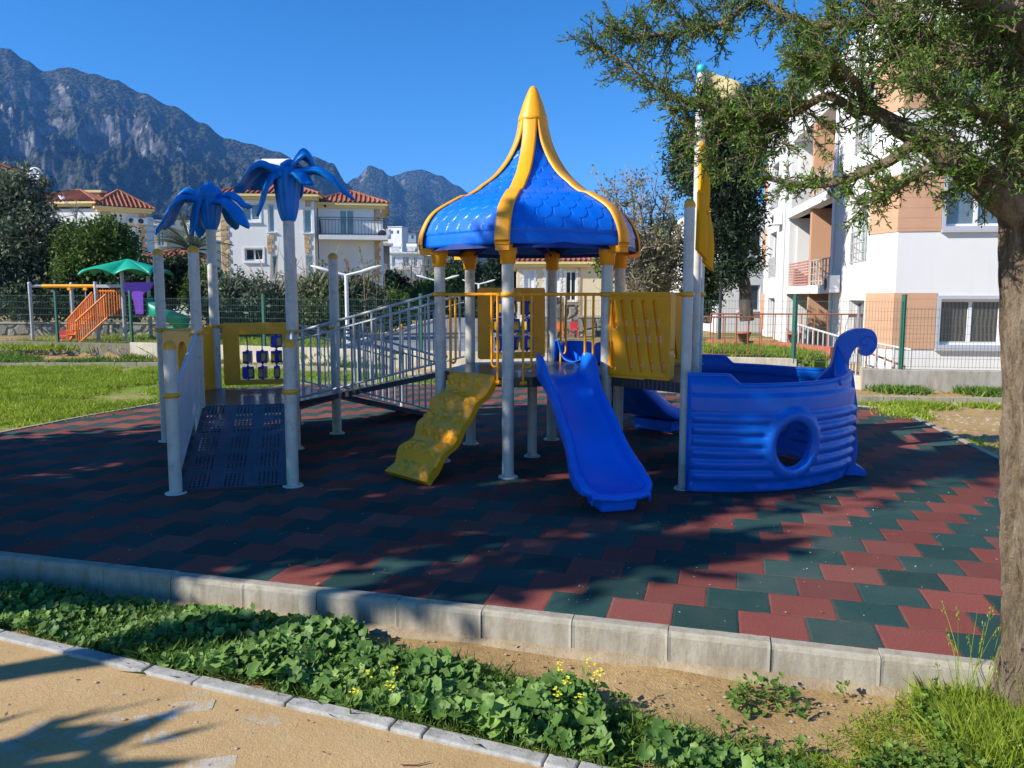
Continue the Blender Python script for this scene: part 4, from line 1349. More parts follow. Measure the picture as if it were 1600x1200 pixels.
def stone(name, a, b, scale, mortar=(.30, .26, .20), bump=1):
    m = NT(name); co = m.coord()
    w = m.node('ShaderNodeMix', data_type='VECTOR', ins={0: .12, 4: co, 5: m.node('ShaderNodeTexNoise', ins={'Vector': co, 'Scale': 5}).outputs['Color']}).outputs[1]
    d = m.node('ShaderNodeTexVoronoi', feature='DISTANCE_TO_EDGE', ins={'Vector': w, 'Scale': scale}).outputs['Distance']
    c = m.node('ShaderNodeTexVoronoi', feature='F1', ins={'Vector': w, 'Scale': scale}).outputs['Color']
    base = m.ramp(m.sep(c)[0], [(0, a), (1, b)])
    base = m.mix(m.maprange(m.noise(co, 18, 5), .4, .7, 0, .4), base, tuple(x * .5 for x in a))
    base = m.mix(m.maprange(d, .02, .06, 1, 0), base, mortar)
    m.set(color=base, rough=.9, normal=m.bump(m.maprange(d, 0, .15), bump, .05))
    return m.m
MAT['rubble'] = stone('rubble_stone', (.14, .13, .11), (.34, .30, .25), 2.6, (.09, .08, .07))
MAT['quoin'] = stone('quoin_stone', (.46, .30, .15), (.64, .46, .27), 3.0, (.40, .30, .18), .3)

def frameM(origin, ang):
    """x along the wall, y out of it (towards the viewer is -y), z up"""
    return Matrix.Translation(Vector(origin)) @ Matrix.Rotation(ang, 4, 'Z')

def window(parent, M, x0, x1, z0, z1, glassm, framem, depth=.10, mull=1, surround=None, sill=True, fw=.05, rail=None, pane2=None):
    """window set into a wall whose outer face is at local y = 0"""
    b = MB()
    if surround:
        t, sm = surround
        for (cx, cz, w, h) in ((x0 - t / 2, (z0 + z1) / 2, t, z1 - z0 + 2 * t), (x1 + t / 2, (z0 + z1) / 2, t, z1 - z0 + 2 * t), ((x0 + x1) / 2, z1 + t / 2, x1 - x0, t), ((x0 + x1) / 2, z0 - t / 2, x1 - x0, t)):
            b.box((cx, -.012, cz), (w, .05, h), M=M)
        o = b.build('window', sm, parent)
        b = MB()
    else: o = None
    y = depth - .03
    for cx, cz, w, h in ((x0 + fw / 2, (z0 + z1) / 2, fw, z1 - z0), (x1 - fw / 2, (z0 + z1) / 2, fw, z1 - z0), ((x0 + x1) / 2, z1 - fw / 2, x1 - x0 - 2 * fw, fw), ((x0 + x1) / 2, z0 + fw / 2, x1 - x0 - 2 * fw, fw)):
        b.box((cx, y, cz), (w, .05, h), M=M)
    for k in range(mull):
        cx = x0 + (x1 - x0) * (k + 1) / (mull + 1); b.box((cx, y - .004, (z0 + z1) / 2), (fw * 1.2, .05, z1 - z0 - 2 * fw), M=M)
    if o: b.build('frame', framem, o)
    else: o = b.build('window', framem, parent)
    xs_ = [x0 + (x1 - x0) * k / (mull + 1) for k in range(mull + 2)]
    b = MB(); b.box(((x0 + x1) / 2, y + .012, (z0 + z1) / 2), (x1 - x0 - .01, .012, z1 - z0 - .01), M=M); b.build('pane', glassm, o)
    if sill:
        b = MB(); b.box(((x0 + x1) / 2, -.035, z0 - .03 - (surround[0] if surround else 0)), (x1 - x0 + .16, .11, .05), M=M); b.build('sill', MAT['plinth'] if not surround else surround[1], o)
    if rail:
        b = MB(); h = rail
        for zq in (z0 + .05, z0 + h * .35, z0 + h * .65, z0 + h): b.tube([M @ Vector((x0 + .02, -.03, zq)), M @ Vector((x1 - .02, -.03, zq))], .016, 6)
        n_ = max(2, int((x1 - x0) / .22))
        for k in range(n_ + 1): xk = x0 + .02 + (x1 - x0 - .04) * k / n_; b.tube([M @ Vector((xk, -.03, z0 + .03)), M @ Vector((xk, -.03, z0 + h))], .014, 6)
        b.build('window_rail', MAT['metal_rail'], o)
    return o

def wall_with_holes(parent, M, x0, x1, z0, z1, holes, mat, thick=.22, name='wall'):
    b = MB(); M2 = M @ Matrix.Translation((0, thick / 2, 0))
    b.plate([(x0, z0), (x1, z0), (x1, z1), (x0, z1)], [[(a, c), (b_, c), (b_, d), (a, d)] for a, b_, c, d in holes], thick, M=M2)
    return b.build(name, mat, parent)

# ------------------------------------------------------------------ apartment block on the right
FA = math.atan2(.99, .129)            # side wall runs away at this angle
CORN = Vector((8.18, 16.5, 0))
AB = thing('apartment_block', (8.18, 16.5, -.2), 'white apartment block with orange bands, balconies and grey framed windows behind the mesh fence', 'apartment building')
GZ = -.3; TOP = 7.78; BZ = [.43, 2.92, 5.45]
# local frames: side: x = distance along the side wall from the corner (towards the back), outward normal faces left
# x axis must run so that outward is -y: running from back to corner
sd_dir = Vector((.129, .9916, 0)).normalized()
Mside = frameM(CORN + sd_dir * 20, math.atan2(-sd_dir.y, -sd_dir.x))    # x=0 at the back (20 m away), x=20 at the corner
def sx(s): return 20 - s
fr_dir = Vector((.9916, -.129, 0)).normalized()
CH = .62                                                                  # chamfer
fc = CORN + fr_dir * 0.0
Mfront = frameM(CORN, math.atan2(fr_dir.y, fr_dir.x))
# front wall, facing us
fholes = []
FWX0, FWX1 = .93, 2.20
fw_list = [(FWX0, FWX1, .43 + .10, 1.50), (FWX0, FWX1, 2.92 + .10, 3.98), (FWX0, FWX1, 5.45 + .1, 6.55), (4.4, 5.9, .53, 1.5), (4.4, 5.9, 3.02, 3.98), (4.4, 5.9, 5.55, 6.55)]
wall_with_holes(AB, Mfront, .0, 9.0, GZ, TOP, fw_list, MAT['white_wall'])
for i, (a, b_, c, d) in enumerate(fw_list):
    window(AB, Mfront, a, b_, c, d, MAT['curtain'] if i == 0 else MAT['glass_blue'] if i in (1, 2) else MAT['glass'], MAT['frame_white'], depth=.16, mull=1, surround=(.075, MAT['frame_grey']), fw=.06)
for k in range(3):        # orange bands of the front, 4 mm proud
    b = MB(); b.box((.42, -.008, BZ[k] + .60), (.85, .02, 1.20), M=Mfront); b.build('orange_band', MAT['orange'], AB)
# chamfered corner strip
chA = CORN - fr_dir * .0; chB = CORN + Vector((-.22, .85, 0))
Mch = frameM(chB, math.atan2(chA.y - chB.y, chA.x - chB.x)); Lc = (chA - chB).length
wall_with_holes(AB, Mch, 0, Lc, GZ, TOP, [], MAT['white_wall'])
for k in range(3):
    b = MB(); b.box((Lc / 2 + .004, -.008, BZ[k] + .60), (Lc, .02, 1.20), M=Mch); b.build('orange_band', MAT['orange'], AB)
# side wall from the chamfer to the back
SO = chB
sdir = (CORN + Vector((.129, .9916, 0)) * 14.6 - SO); S_L = sdir.length; sdir.normalize()
Ms = frameM(SO + sdir * S_L, math.atan2(-sdir.y, -sdir.x))
def s2(d): return S_L - d      # d = distance from the chamfer
# openings: (d0, d1, z0, z1)
tall = [(.0 + .12, 1.35, GZ + .02, 1.46), (.12, 1.35, 2.30, 3.90), (.12, 1.35, 4.85, 6.4)]
bal = []
for k, (z0, z1) in enumerate(((GZ + .02, 1.62), (1.86, 4.12), (4.36, 6.62))): bal.append((3.15, 8.9, z0, z1))
backw = [(11.2, 12.6, GZ + .02, 1.46), (11.2, 12.6, 2.2, 3.9), (11.2, 12.6, 4.75, 6.4)]
holes = [(s2(d1), s2(d0), z0, z1) for d0, d1, z0, z1 in tall + bal + backw]
wall_with_holes(AB, Ms, 0, S_L, GZ, TOP, holes, MAT['white_wall'], .25)
for i, (d0, d1, z0, z1) in enumerate(tall):
    window(AB, Ms, s2(d1), s2(d0), z0, z1, MAT['glass_green'] if i else MAT['glass'], MAT['frame_white'] if i else MAT['frame_grey'], depth=.24, mull=1, sill=False, fw=.07, rail=.75 if i else None)
for i, (d0, d1, z0, z1) in enumerate(backw):
    window(AB, Ms, s2(d1), s2(d0), z0, z1, MAT['glass'], MAT['frame_grey'], depth=.24, mull=1, sill=False, fw=.07, rail=.75 if i else None)
for k in range(3):
    b = MB(); b.box((s2(13.75), -.008, BZ[k] + .5), (.8, .02, 1.4), M=Ms); b.build('orange_band', MAT['orange'], AB)
# balcony recesses: floor, back wall, orange pier
for k, (d0, d1, z0, z1) in enumerate(bal):
    xm = (s2(d0) + s2(d1)) / 2; w = d1 - d0
    b = MB()
    b.box((xm, 1.05, z0 - .12), (w + .2, 2.1 - .02, .22), M=Ms)                # floor
    b.box((xm, -.05, z0 - .12), (w + .1, .10, .24), M=Ms)
    b.build('balcony_floor', MAT['plinth'], AB)
    b = MB(); b.box((xm, 2.15, (z0 + z1) / 2), (w + .2, .1, z1 - z0 + .4), M=Ms)
    b.build('balcony_back_wall', MAT['white_wall'], AB)
    b = MB(); b.box((s2(d1) - .0, 1.17, (z0 + z1) / 2 + .0), (.12, 1.85, z1 - z0), M=Ms); b.build('balcony_side_wall', MAT['white_wall'], AB)
    b = MB(); b.box((s2(d0) + .06, 1.17, (z0 + z1) / 2), (.12, 1.85, z1 - z0), M=Ms); b.build('balcony_side_wall', MAT['orange_plain'], AB)
    b = MB(); b.box((s2(5.9), 1.08, (z0 + z1) / 2), (.22, 2.10, z1 - z0), M=Ms); b.build('balcony_pier', MAT['orange_plain'], AB)
    b = MB(); b.box((xm, 1.02, z1 + .04), (w, 2.0, .06), M=Ms); b.build('balcony_ceiling', MAT['white_wall'], AB)
    # doors at the back of the recess
    for dx in (4.3, 7.6): window(AB, Ms @ Matrix.Translation((0, 2.02, 0)), s2(dx) - .55, s2(dx) + .55, z0 + .02, z0 + 1.7, MAT['glass'], MAT['frame_white'], depth=.02, mull=1, sill=False)
    if k > 0:
        b = MB()
        for zq in (.12, .72): b.tube([Ms @ Vector((s2(3.2), .04, z0 + zq)), Ms @ Vector((s2(5.75), .04, z0 + zq))], .02, 6)
        n_ = 7
        for i in range(n_ + 1): xk = s2(3.2) + (s2(5.75) - s2(3.2)) * i / n_; b.tube([Ms @ Vector((xk, .04, z0)), Ms @ Vector((xk, .04, z0 + .72))], .018, 6)
        for zq in (.32, .52): b.tube([Ms @ Vector((s2(3.2), .04, z0 + zq)), Ms @ Vector((s2(5.75), .04, z0 + zq))], .01, 6)
        b.build('balcony_railing', MAT['metal_rail'], AB)
        if k == 1:
            b = MB()
            for i in range(9): b.box(((s2(6.1) + s2(8.8)) / 2, .03, z0 + .05 + i * .085), (2.7, .04, .05), M=Ms)
            b.build('balcony_slats', MAT['red_panel'], AB)
        else:
            b = MB()
            for zq in (.08, .72): b.tube([Ms @ Vector((s2(6.1), .04, z0 + zq)), Ms @ Vector((s2(8.8), .04, z0 + zq))], .02, 6)
            for i in range(17): xk = s2(6.1) + (s2(8.8) - s2(6.1)) * i / 16; b.tube([Ms @ Vector((xk, .04, z0)), Ms @ Vector((xk, .04, z0 + .72))], .014, 6)
            b.build('balcony_railing', MAT['metal_rail'], AB)
# remaining shell: flat roof, far walls
b = MB()
bk = SO + sdir * S_L; f1 = CORN + fr_dir * 9.0; f2 = f1 + sdir * (S_L + .8)
pts = [SO, CORN, f1, f2, bk]
b.add([(p.x, p.y, TOP - .25) for p in pts], [(0, 1, 2, 3, 4)]); b.build('flat_roof', MAT['plinth'], AB)
b = MB()
for p, q in ((f1, f2), (f2, bk)): b.add([(p.x, p.y, GZ), (q.x, q.y, GZ), (q.x, q.y, TOP), (p.x, p.y, TOP)], [(0, 1, 2, 3)])
b.build('rear_wall', MAT['white_wall'], AB)
# pale interior backing so that windows do not look through the building
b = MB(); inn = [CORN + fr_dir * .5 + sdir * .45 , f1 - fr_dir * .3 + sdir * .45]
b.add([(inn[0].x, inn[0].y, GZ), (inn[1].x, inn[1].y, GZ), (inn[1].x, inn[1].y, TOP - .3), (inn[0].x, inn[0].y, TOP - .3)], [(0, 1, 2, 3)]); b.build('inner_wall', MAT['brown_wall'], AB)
def unit(M, x, z, parent):
    b = MB(); b.box((x, -.17, z), (.62, .26, .44), M=M); o = b.build('air_conditioner', MAT['frame_white'], parent, bevel=.02)
    b = MB(); b.lathe([(.16, -.01), (.16, .0), (.13, .01), (.001, .012)], 16); MM = M @ Matrix.Translation((x - .08, -.305, z)) @ Matrix.Rotation(R(90), 4, 'X'); b.v = [tuple(MM @ Vector(v)) for v in b.v]; b.build('fan_grille', MAT['iron'], o)
unit(Ms, s2(2.4), 1.86, AB); unit(Ms, s2(10.3), 4.25, AB)
b = MB(); b.tube([Ms @ Vector((s2(2.95), -.06, TOP - .3)), Ms @ Vector((s2(2.95), -.06, GZ))], .04, 8); b.build('downpipe', MAT['frame_white'], AB)
b = MB(); b.tube([Ms @ Vector((s2(9.6), -.06, TOP - .3)), Ms @ Vector((s2(9.6), -.06, GZ))], .04, 8); b.build('downpipe', MAT['frame_white'], AB)
# second wing seen further back, white, to the left of the block
WG = thing('apartment_wing', (9.2, 34, -.2), 'plain white apartment wing half hidden behind the dark conifer', 'apartment building')
Mw = frameM((8.75, 33.0, 0), R(4))
wh = [(1.0, 1.9, z, z + 1.1) for z in (.9, 3.2)]
wall_with_holes(WG, Mw, 0, 3.0, GZ, 5.4, wh, MAT['white_wall'])
for a, b_, c, d in wh: window(WG, Mw, a, b_, c, d, MAT['glass'], MAT['frame_grey'], depth=.15, mull=1)
b = MB(); b.box((1.5, 4.02, 2.5), (2.98, 7.5, 5.7), M=Mw); b.build('body', MAT['white_wall'], WG)

# ------------------------------------------------------------------ roofs made of rows of barrel tiles
def tile_slope(mb, p0, p1, q0, q1, pitch=.26, r=.055):
    """ridges of clay tiles from eave p0-p1 up to ridge q0-q1"""
    p0, p1, q0, q1 = (Vector(v) for v in (p0, p1, q0, q1))
    mb.add([p0, p1, q1, q0], [(0, 1, 2, 3)])
    n_ = max(2, int((p1 - p0).length / pitch))
    nm = (p1 - p0).cross(q0 - p0 + (q1 - p1)).normalized()
    if nm.z < 0: nm = -nm
    # rows run straight up the slope; hips cut them
    e = (p1 - p0).normalized(); up = nm.cross(e).normalized()
    if up.z < 0: up = -up
    H_ = max((q0 - p0).dot(up), (q1 - p1).dot(up), .01)
    a0 = (q0 - p0).dot(e); a1 = (p1 - p0).length - (q1 - p1).dot(-e) 
    L_ = (p1 - p0).length
    for i in range(n_ + 1):
        x = L_ * i / n_
        h = H_
        if a0 > 1e-3 and x < a0: h = H_ * x / a0
        if L_ - a1 > 1e-3 and x > a1: h = H_ * (L_ - x) / (L_ - a1)
        if h < .08: continue
        A_ = p0 + e * x; B_ = A_ + up * h
        mb.tube([A_ + nm * .015, B_ + nm * .015], r, 6, cap=False)
def hip_roof(parent, M, x0, x1, y0, y1, ze, h, over=.35, name='roof'):
    b = MB(); x0 -= over; x1 += over; y0 -= over; y1 += over
    w = min(x1 - x0, y1 - y0) / 2
    if x1 - x0 >= y1 - y0: ra, rb = (x0 + w, (y0 + y1) / 2), (x1 - w, (y0 + y1) / 2)
    else: ra, rb = ((x0 + x1) / 2, y0 + w), ((x0 + x1) / 2, y1 - w)
    P = lambda x, y, z: M @ Vector((x, y, z))
    c = [P(x0, y0, ze), P(x1, y0, ze), P(x1, y1, ze), P(x0, y1, ze)]; A_ = P(*ra, ze + h); B_ = P(*rb, ze + h)
    if x1 - x0 >= y1 - y0: fs = [(c[0], c[1], A_, B_), (c[1], c[2], B_, B_), (c[2], c[3], B_, A_), (c[3], c[0], A_, A_)]
    else: fs = [(c[0], c[1], A_, A_), (c[1], c[2], A_, B_), (c[2], c[3], B_, B_), (c[3], c[0], B_, A_)]
    for f in fs: tile_slope(b, *f)
    for q in ((c[0], A_), (c[3], A_ if x1 - x0 >= y1 - y0 else B_), (c[1], B_ if x1 - x0 >= y1 - y0 else A_), (c[2], B_), (A_, B_)):
        if (q[0] - q[1]).length > .1: b.tube([q[0], q[1]], .09, 6)
    o = b.build(name, MAT['roof'], parent)
    b = MB(); b.box(((x0 + x1) / 2, (y0 + y1) / 2, ze - .09), (x1 - x0 - .05, y1 - y0 - .05, .14), M=M); b.box(((x0 + x1) / 2, (y0 + y1) / 2, ze - .24), (x1 - x0 - .35, y1 - y0 - .35, .16), M=M)
    b.build('cornice', MAT['trim_cream'], parent)
    return o
def quoins(parent, M, x, z0, z1, side=1, both=True, w=.42):
    b = MB(); z = z0; k = 0; rq = random.Random(int(x * 10 + z0))
    while z < z1 - .05:
        h = min(.24, z1 - z); ww = w * (1 if k % 2 else .72)
        b.box((x + side * ww / 2, -.02, z + h / 2), (ww, .05, h - .015), M=M)
        if both: b.box((x - side * .015, ww / 2 * .8, z + h / 2), (.05, ww * .8, h - .015), M=M)
        z += h; k += 1
    b.build('quoin', MAT['quoin'], parent)
def box_body(parent, M, x0, x1, y0, y1, z0, z1, mat, holes=(), name='wall'):
    """front wall with openings and three plain walls"""
    wall_with_holes(parent, M, x0, x1, z0, z1, holes, mat, .25, name)
    b = MB(); P = lambda x, y, z: M @ Vector((x, y, z))
    for (a, c) in (((x0, y0 + .001), (x0, y1)), ((x0, y1), (x1, y1)), ((x1, y1), (x1, y0 + .001))):
        b.add([P(*a, z0), P(*c, z0), P(*c, z1), P(*a, z1)], [(0, 1, 2, 3)])
    b.add([P(x0, y0 + .26, z0), P(x1, y0 + .26, z0), P(x1, y0 + .26, z1), P(x0, y0 + .26, z1)], [(0, 1, 2, 3)])
    b.build('shell', mat, parent)

# ---- white villa in the middle
Y1 = 42.0
V1 = thing('villa', (-11, Y1, 0), 'white villa with red tiled roof, stone quoins and an iron balcony behind the reeds', 'house')
xa, xb, xc = xx(350, Y1), xx(468, Y1), xx(492, Y1); xd = xx(588, Y1 + 1.0)
Mv = frameM((xa, Y1, 0), R(4))
Wv = xc - xa
zf = lambda py: zz(py, Y1)
def pxw(px): return xx(px, Y1) - xa
wl = [(pxw(381), pxw(409), zf(344), zf(317), MAT['glass_blue'], 1), (pxw(384), pxw(412), zf(407), zf(388), MAT['glass'], 1), (pxw(421), pxw(431), zf(362), zf(318), MAT['glass_green'], 0), (pxw(424), pxw(434), zf(436), zf(398), MAT['glass_green'], 0), (pxw(475), pxw(488), zf(363), zf(325), MAT['glass_green'], 0), (pxw(477), pxw(489), zf(436), zf(398), MAT['glass_green'], 0)]
ze = zf(299)
box_body(V1, Mv, 0, Wv, 0, 7, -.3, ze - .3, MAT['white_wall'], [(a, b_, c, d) for a, b_, c, d, *_ in wl])
for a, b_, c, d, gm, mu in wl: window(V1, Mv, a, b_, c, d, gm, MAT['frame_white'], depth=.18, mull=mu, surround=(.09, MAT['frame_white']) if mu else None, fw=.07)
quoins(V1, Mv, 0, .2, ze - .35, 1)
quoins(V1, Mv, pxw(419), zf(398) + .1, zf(366), 1, False, .38); quoins(V1, Mv, pxw(476), zf(398) + .1, zf(366), 1, False, .36); quoins(V1, Mv, pxw(421), .4, zf(440), 1, False, .38)
quoins(V1, Mv, pxw(479), zf(322), ze - .35, 1, False, .40)
hip_roof(V1, Mv, 0, Wv, 0, 7, ze - .1, 1.05)
# balcony wing, set back at the right
Y2 = Y1 + 1.2; Mv2 = frameM((xc - .02, Y2, 0), R(9)); Wv2 = 3.5; zg = lambda py: zz(py, Y2)
ze2 = zg(313)
bd = [(1.15, 1.95, zg(366), zg(327))]
box_body(V1, Mv2, 0, Wv2, 0, 6.0, -.3, ze2 - .3, MAT['white_wall'], bd)
window(V1, Mv2, *bd[0], MAT['glass_green'], MAT['frame_white'], depth=.16, mull=1, sill=False)
hip_roof(V1, Mv2, 0, Wv2, 0, 6.0, ze2 - .1, .85)
quoins(V1, Mv2, Wv2 - .45, zg(440), zg(375), 1, False, .34); quoins(V1, Mv2, Wv2 - .4, zg(345), ze2 - .4, 1, True, .4); quoins(V1, Mv2, Wv2 - .4, .2, zg(470), 1, False, .3)
b = MB(); zb = zg(369)
b.box((Wv2 / 2 + .2, -.55, zb - .12), (Wv2 + .2, 1.15, .24), M=Mv2); b.build('balcony_slab', MAT['white_wall'], V1)
b = MB(); pt = [(.12, -.02), (.12, -1.05), (Wv2 - .4, -1.05), (Wv2 + .1, -.75), (Wv2 + .25, -.05)]
for i in range(len(pt) - 1):
    a_, c_ = Vector((*pt[i], 0)), Vector((*pt[i + 1], 0)); L_ = (c_ - a_).length
    for zq in (zb + .06, zb + .82, zb + .94): b.tube([Mv2 @ (a_ + Vector((0, 0, zq))), Mv2 @ (c_ + Vector((0, 0, zq)))], .022, 6)
    n_ = max(2, int(L_ / .17))
    for k in range(n_ + 1):
        p = a_.lerp(c_, k / n_); bu = Vector((0, -.05, 0)) if i == 1 else Vector((.04, -.02, 0))
        b.tube([Mv2 @ (p + Vector((0, 0, zb))), Mv2 @ (p + bu + Vector((0, 0, zb + .3))), Mv2 @ (p + Vector((0, 0, zb + .82)))], .014, 5)
b.build('balcony_railing', MAT['iron'], V1)
def lamp_wall(M, x, z):
    b = MB(); b.tube([M @ Vector((x, 0, z)), M @ Vector((x, -.22, z + .05)), M @ Vector((x, -.22, z))], .02, 6); b.lathe([(.001, .0), (.08, -.03), (.06, -.2), (.001, -.22)], 8, M @ Vector((x, -.22, z))); b.build('wall_lamp', MAT['iron'], V1)
lamp_wall(Mv2, .42, zg(318))
def ac_unit(parent, M, x, z, s=1):
    b = MB(); b.box((x, -.2, z), (.85 * s, .32, .6 * s), M=M); o = b.build('air_conditioner', MAT['frame_white'], parent, bevel=.03)
    b = MB(); b.lathe([(.24 * s, -.01), (.24 * s, .0), (.2 * s, .01), (.001, .012)], 16); 
    MM = M @ Matrix.Translation((x - .12, -.37, z)) @ Matrix.Rotation(R(90), 4, 'X'); b.v = [tuple(MM @ Vector(v)) for v in b.v]; b.build('fan_grille', MAT['iron'], o)
# water tank and dish on the roof
def tank(parent, c, L_=1.3, r=.27, rz=0):
    M = Matrix.Translation(Vector(c)) @ Matrix.Rotation(rz, 4, 'Z'); b = MB()
    b.tube([M @ Vector((-L_ / 2, 0, .5)), M @ Vector((L_ / 2, 0, .5))], r, 16); o = b.build('water_tank', MAT['solar'], parent, bevel=.03)
    b = MB()
    for x in (-.45, .45):
        b.bar(M @ Vector((x, 0, .4)), M @ Vector((x, -.2, -.5)), .05, .05); b.bar(M @ Vector((x, 0, .4)), M @ Vector((x, .3, -.5)), .05, .05)
    b.bar(M @ Vector((0, -.35, .25)), M @ Vector((0, -1.1, -.35)), 1.2, .05); b.build('tank_stand', MAT['metal_rail'], o)
def dish(parent, c, r=.35, aim=(.3, -1, .5)):
    q = Vector(aim).normalized().to_track_quat('Z', 'Y').to_matrix().to_4x4(); M = Matrix.Translation(Vector(c)) @ q; b = MB()
    b.lathe([(.001, 0), (r * .5, r * .06), (r, r * .25), (r, r * .27), (r * .5, r * .09), (.001, .03)], 20); b.v = [tuple(M @ Vector(v)) for v in b.v]; b.tube([Vector(c), Vector(c) + Vector((0, .05, -.7))], .03, 6)
    b.build('satellite_dish', MAT['frame_white'], parent)
tank(V1, at(436, 262, Y1 + 4) + Vector((0, 0, -.35)), 1.9, .36); dish(V1, at(404, 258, Y1 + 4), .38, (1, -.5, .3))
ac_unit(V1, Mv2, Wv2 + .1, zg(365), .9)
# arcade at the foot of the right end
b = MB()
for k in range(2):
    b.box((Wv2 + .02 + k * .0, 1.0 + k * 1.6, 1.6), (.06, .9, 2.0), M=Mv2)
b.build('arcade_opening', MAT['brown_wall'], V1)

# ---- villa on the left
Y3 = 50.0; c3 = at(163, 410, Y3); V2 = thing('villa', (c3.x, Y3, 0), 'white villa with long red roof and satellite dish behind the dark garden trees', 'house')
zh = lambda py: zz(py, Y3)
ez = zh(321)
Mr = frameM((c3.x, Y3, 0), R(38)); 
rw = [(.5, 1.2, zh(356), zh(343))]
box_body(V2, Mr, 0, 2.6, 0, 7.0, -.3, ez - .3, MAT['white_wall'], rw); window(V2, Mr, *rw[0], MAT['frame_white'], MAT['frame_white'], depth=.12)
quoins(V2, Mr, 0, zh(400), ez - .4, 1, True, .5); quoins(V2, Mr, 2.2, 1, ez - .4, 1, False, .4)
ac_unit(V2, Mr, 1.75, zh(343), .7); ac_unit(V2, Mr, 2.35, zh(343), .7)
Ml = frameM((c3.x - 5.8, Y3 + .5, 0), R(-6)); box_body(V2, Ml, 0, 5.8, 0, 6, -.3, ez - .2, MAT['white_wall'])
hip_roof(V2, Mr, 0, 2.6, 0, 7.0, ez - .05, 1.25, .5)
hip_roof(V2, Ml, -.5, 5.4, 0, 5.5, ez + .25, 1.1, .4)
dish(V2, at(55, 273, Y3 + 2), .48, (.2, -1, .25))
b = MB(); pc = at(148, 300, Y3 + 3); b.box((pc.x, pc.y, pc.z), (1.3, .8, .16)); b.box((pc.x, pc.y, pc.z - .35), (.9, .6, .6)); b.build('chimney', MAT['trim_cream'], V2)
b = MB(); p0 = at(95, 306, Y3 + .5); p1 = at(104, 318, Y3 - .3); b.bar(p0, p1, .28, .06); b.build('roof_light', MAT['frame_white'], V2)

# corner of a third roof at the very left edge
V3 = thing('villa', (-37, 55, 0), 'white house with a red roof corner peeping in at the left edge of the picture', 'house')
M3 = frameM((-41.5, 55, 0), R(8)); box_body(V3, M3, 0, 5.0, 0, 6, -.3, zz(262, 55), MAT['white_wall']); hip_roof(V3, M3, 0, 5.0, 0, 6, zz(258, 55), 1.2, .5)

# ---- tan flats between the villas
def flats(Y, px0, px1, pytop, mat, label, rows=3, cols=2, depth=8, roofm='plinth', bal=True, ang=0, over=.5, tanks=0, group=None, winm='glass'):
    x0 = xx(px0, Y); x1 = xx(px1, Y); zt = zz(pytop, Y)
    o = thing('flats', (x0, Y, 0), label, 'apartment building', group); M = frameM((x0, Y, 0), R(ang)); W = x1 - x0
    hs_ = []; zb = -.3
    H = zt - .6; rows = max(1, rows); dz = 2.7
    cells = []
    for r in range(rows):
        for c in range(cols):
            cw = W / cols; z1 = zt - .5 - r * dz; a = c * cw + cw * .2; e = c * cw + cw * (.78 if (r + c) % 2 else .55)
            cells.append((a, e, z1 - 1.5, z1))
    box_body(o, M, 0, W, 0, depth, zb, zt, mat, cells)
    for (a, e, c, d) in cells: window(o, M, a, e, c, d, MAT[winm], MAT['frame_white'], depth=.2, mull=1, fw=.08)
    b = MB(); b.box((W / 2, depth / 2 - .2, zt + .1), (W + over, depth + over, .22), M=M); b.build('flat_roof', MAT[roofm], o)
    if bal:
        for r in range(rows):
            z1 = zt - .5 - r * dz - 1.9
            b = MB(); b.box((W * .3, -.5, z1), (W * .55, 1.0, .14), M=M); s_o = b.build('balcony_slab', MAT['plinth'], o)
            b = MB()
            for zq in (.1, .8): b.bar(M @ Vector((W * .03, -.98, z1 + zq)), M @ Vector((W * .57, -.98, z1 + zq)), .04, .04)
            for k in range(9): b.bar(M @ Vector((W * (.03 + .54 * k / 8), -.98, z1)), M @ Vector((W * (.03 + .54 * k / 8), -.98, z1 + .8)), .03, .03, up=(0, 1, 0))
            b.build('balcony_railing', MAT['metal_rail'], o)
    for k in range(tanks): tank(o, M @ Vector((W * (.15 + .5 * k), depth * .3, zt + .8)), 1.6, .42)
    return o
flats(78, 228, 262, 352, MAT['tan_render'], 'tan block of flats with a white flat roof between the two villas', 3, 2, 9, ang=12)
flats(90, 262, 300, 372, MAT['cream_render'], 'low cream building behind the palm tree', 2, 2, 8, bal=False, ang=-5)
o = flats(68, 590, 610, 384, MAT['brown_wall'], 'narrow brown block of flats with stacked balconies beside the white villa', 4, 1, 9, ang=18)
flats(120, 610, 660, 396, MAT['white_wall_far'], 'white flat roofed building with two water tanks above the trees', 2, 3, 10, ang=4, tanks=2)
flats(128, 661, 700, 400, MAT['cream_render'], 'cream building with blue windows under the edge of the blue roof', 2, 2, 10, bal=False, ang=-10, winm='glass_green')
# small red roofed shed left of the palm
SH = thing('garden_house', (xx(232, 46), 46, 0), 'small white garden house with a sloping red roof beside the left villa', 'house')
Msh = frameM((xx(234, 46), 46, 0), R(6)); box_body(SH, Msh, 0, 2.6, 0, 4, -.3, zz(408, 46), MAT['white_wall']); hip_roof(SH, Msh, 0, 2.6, 0, 4, zz(402, 46), .55, .25)

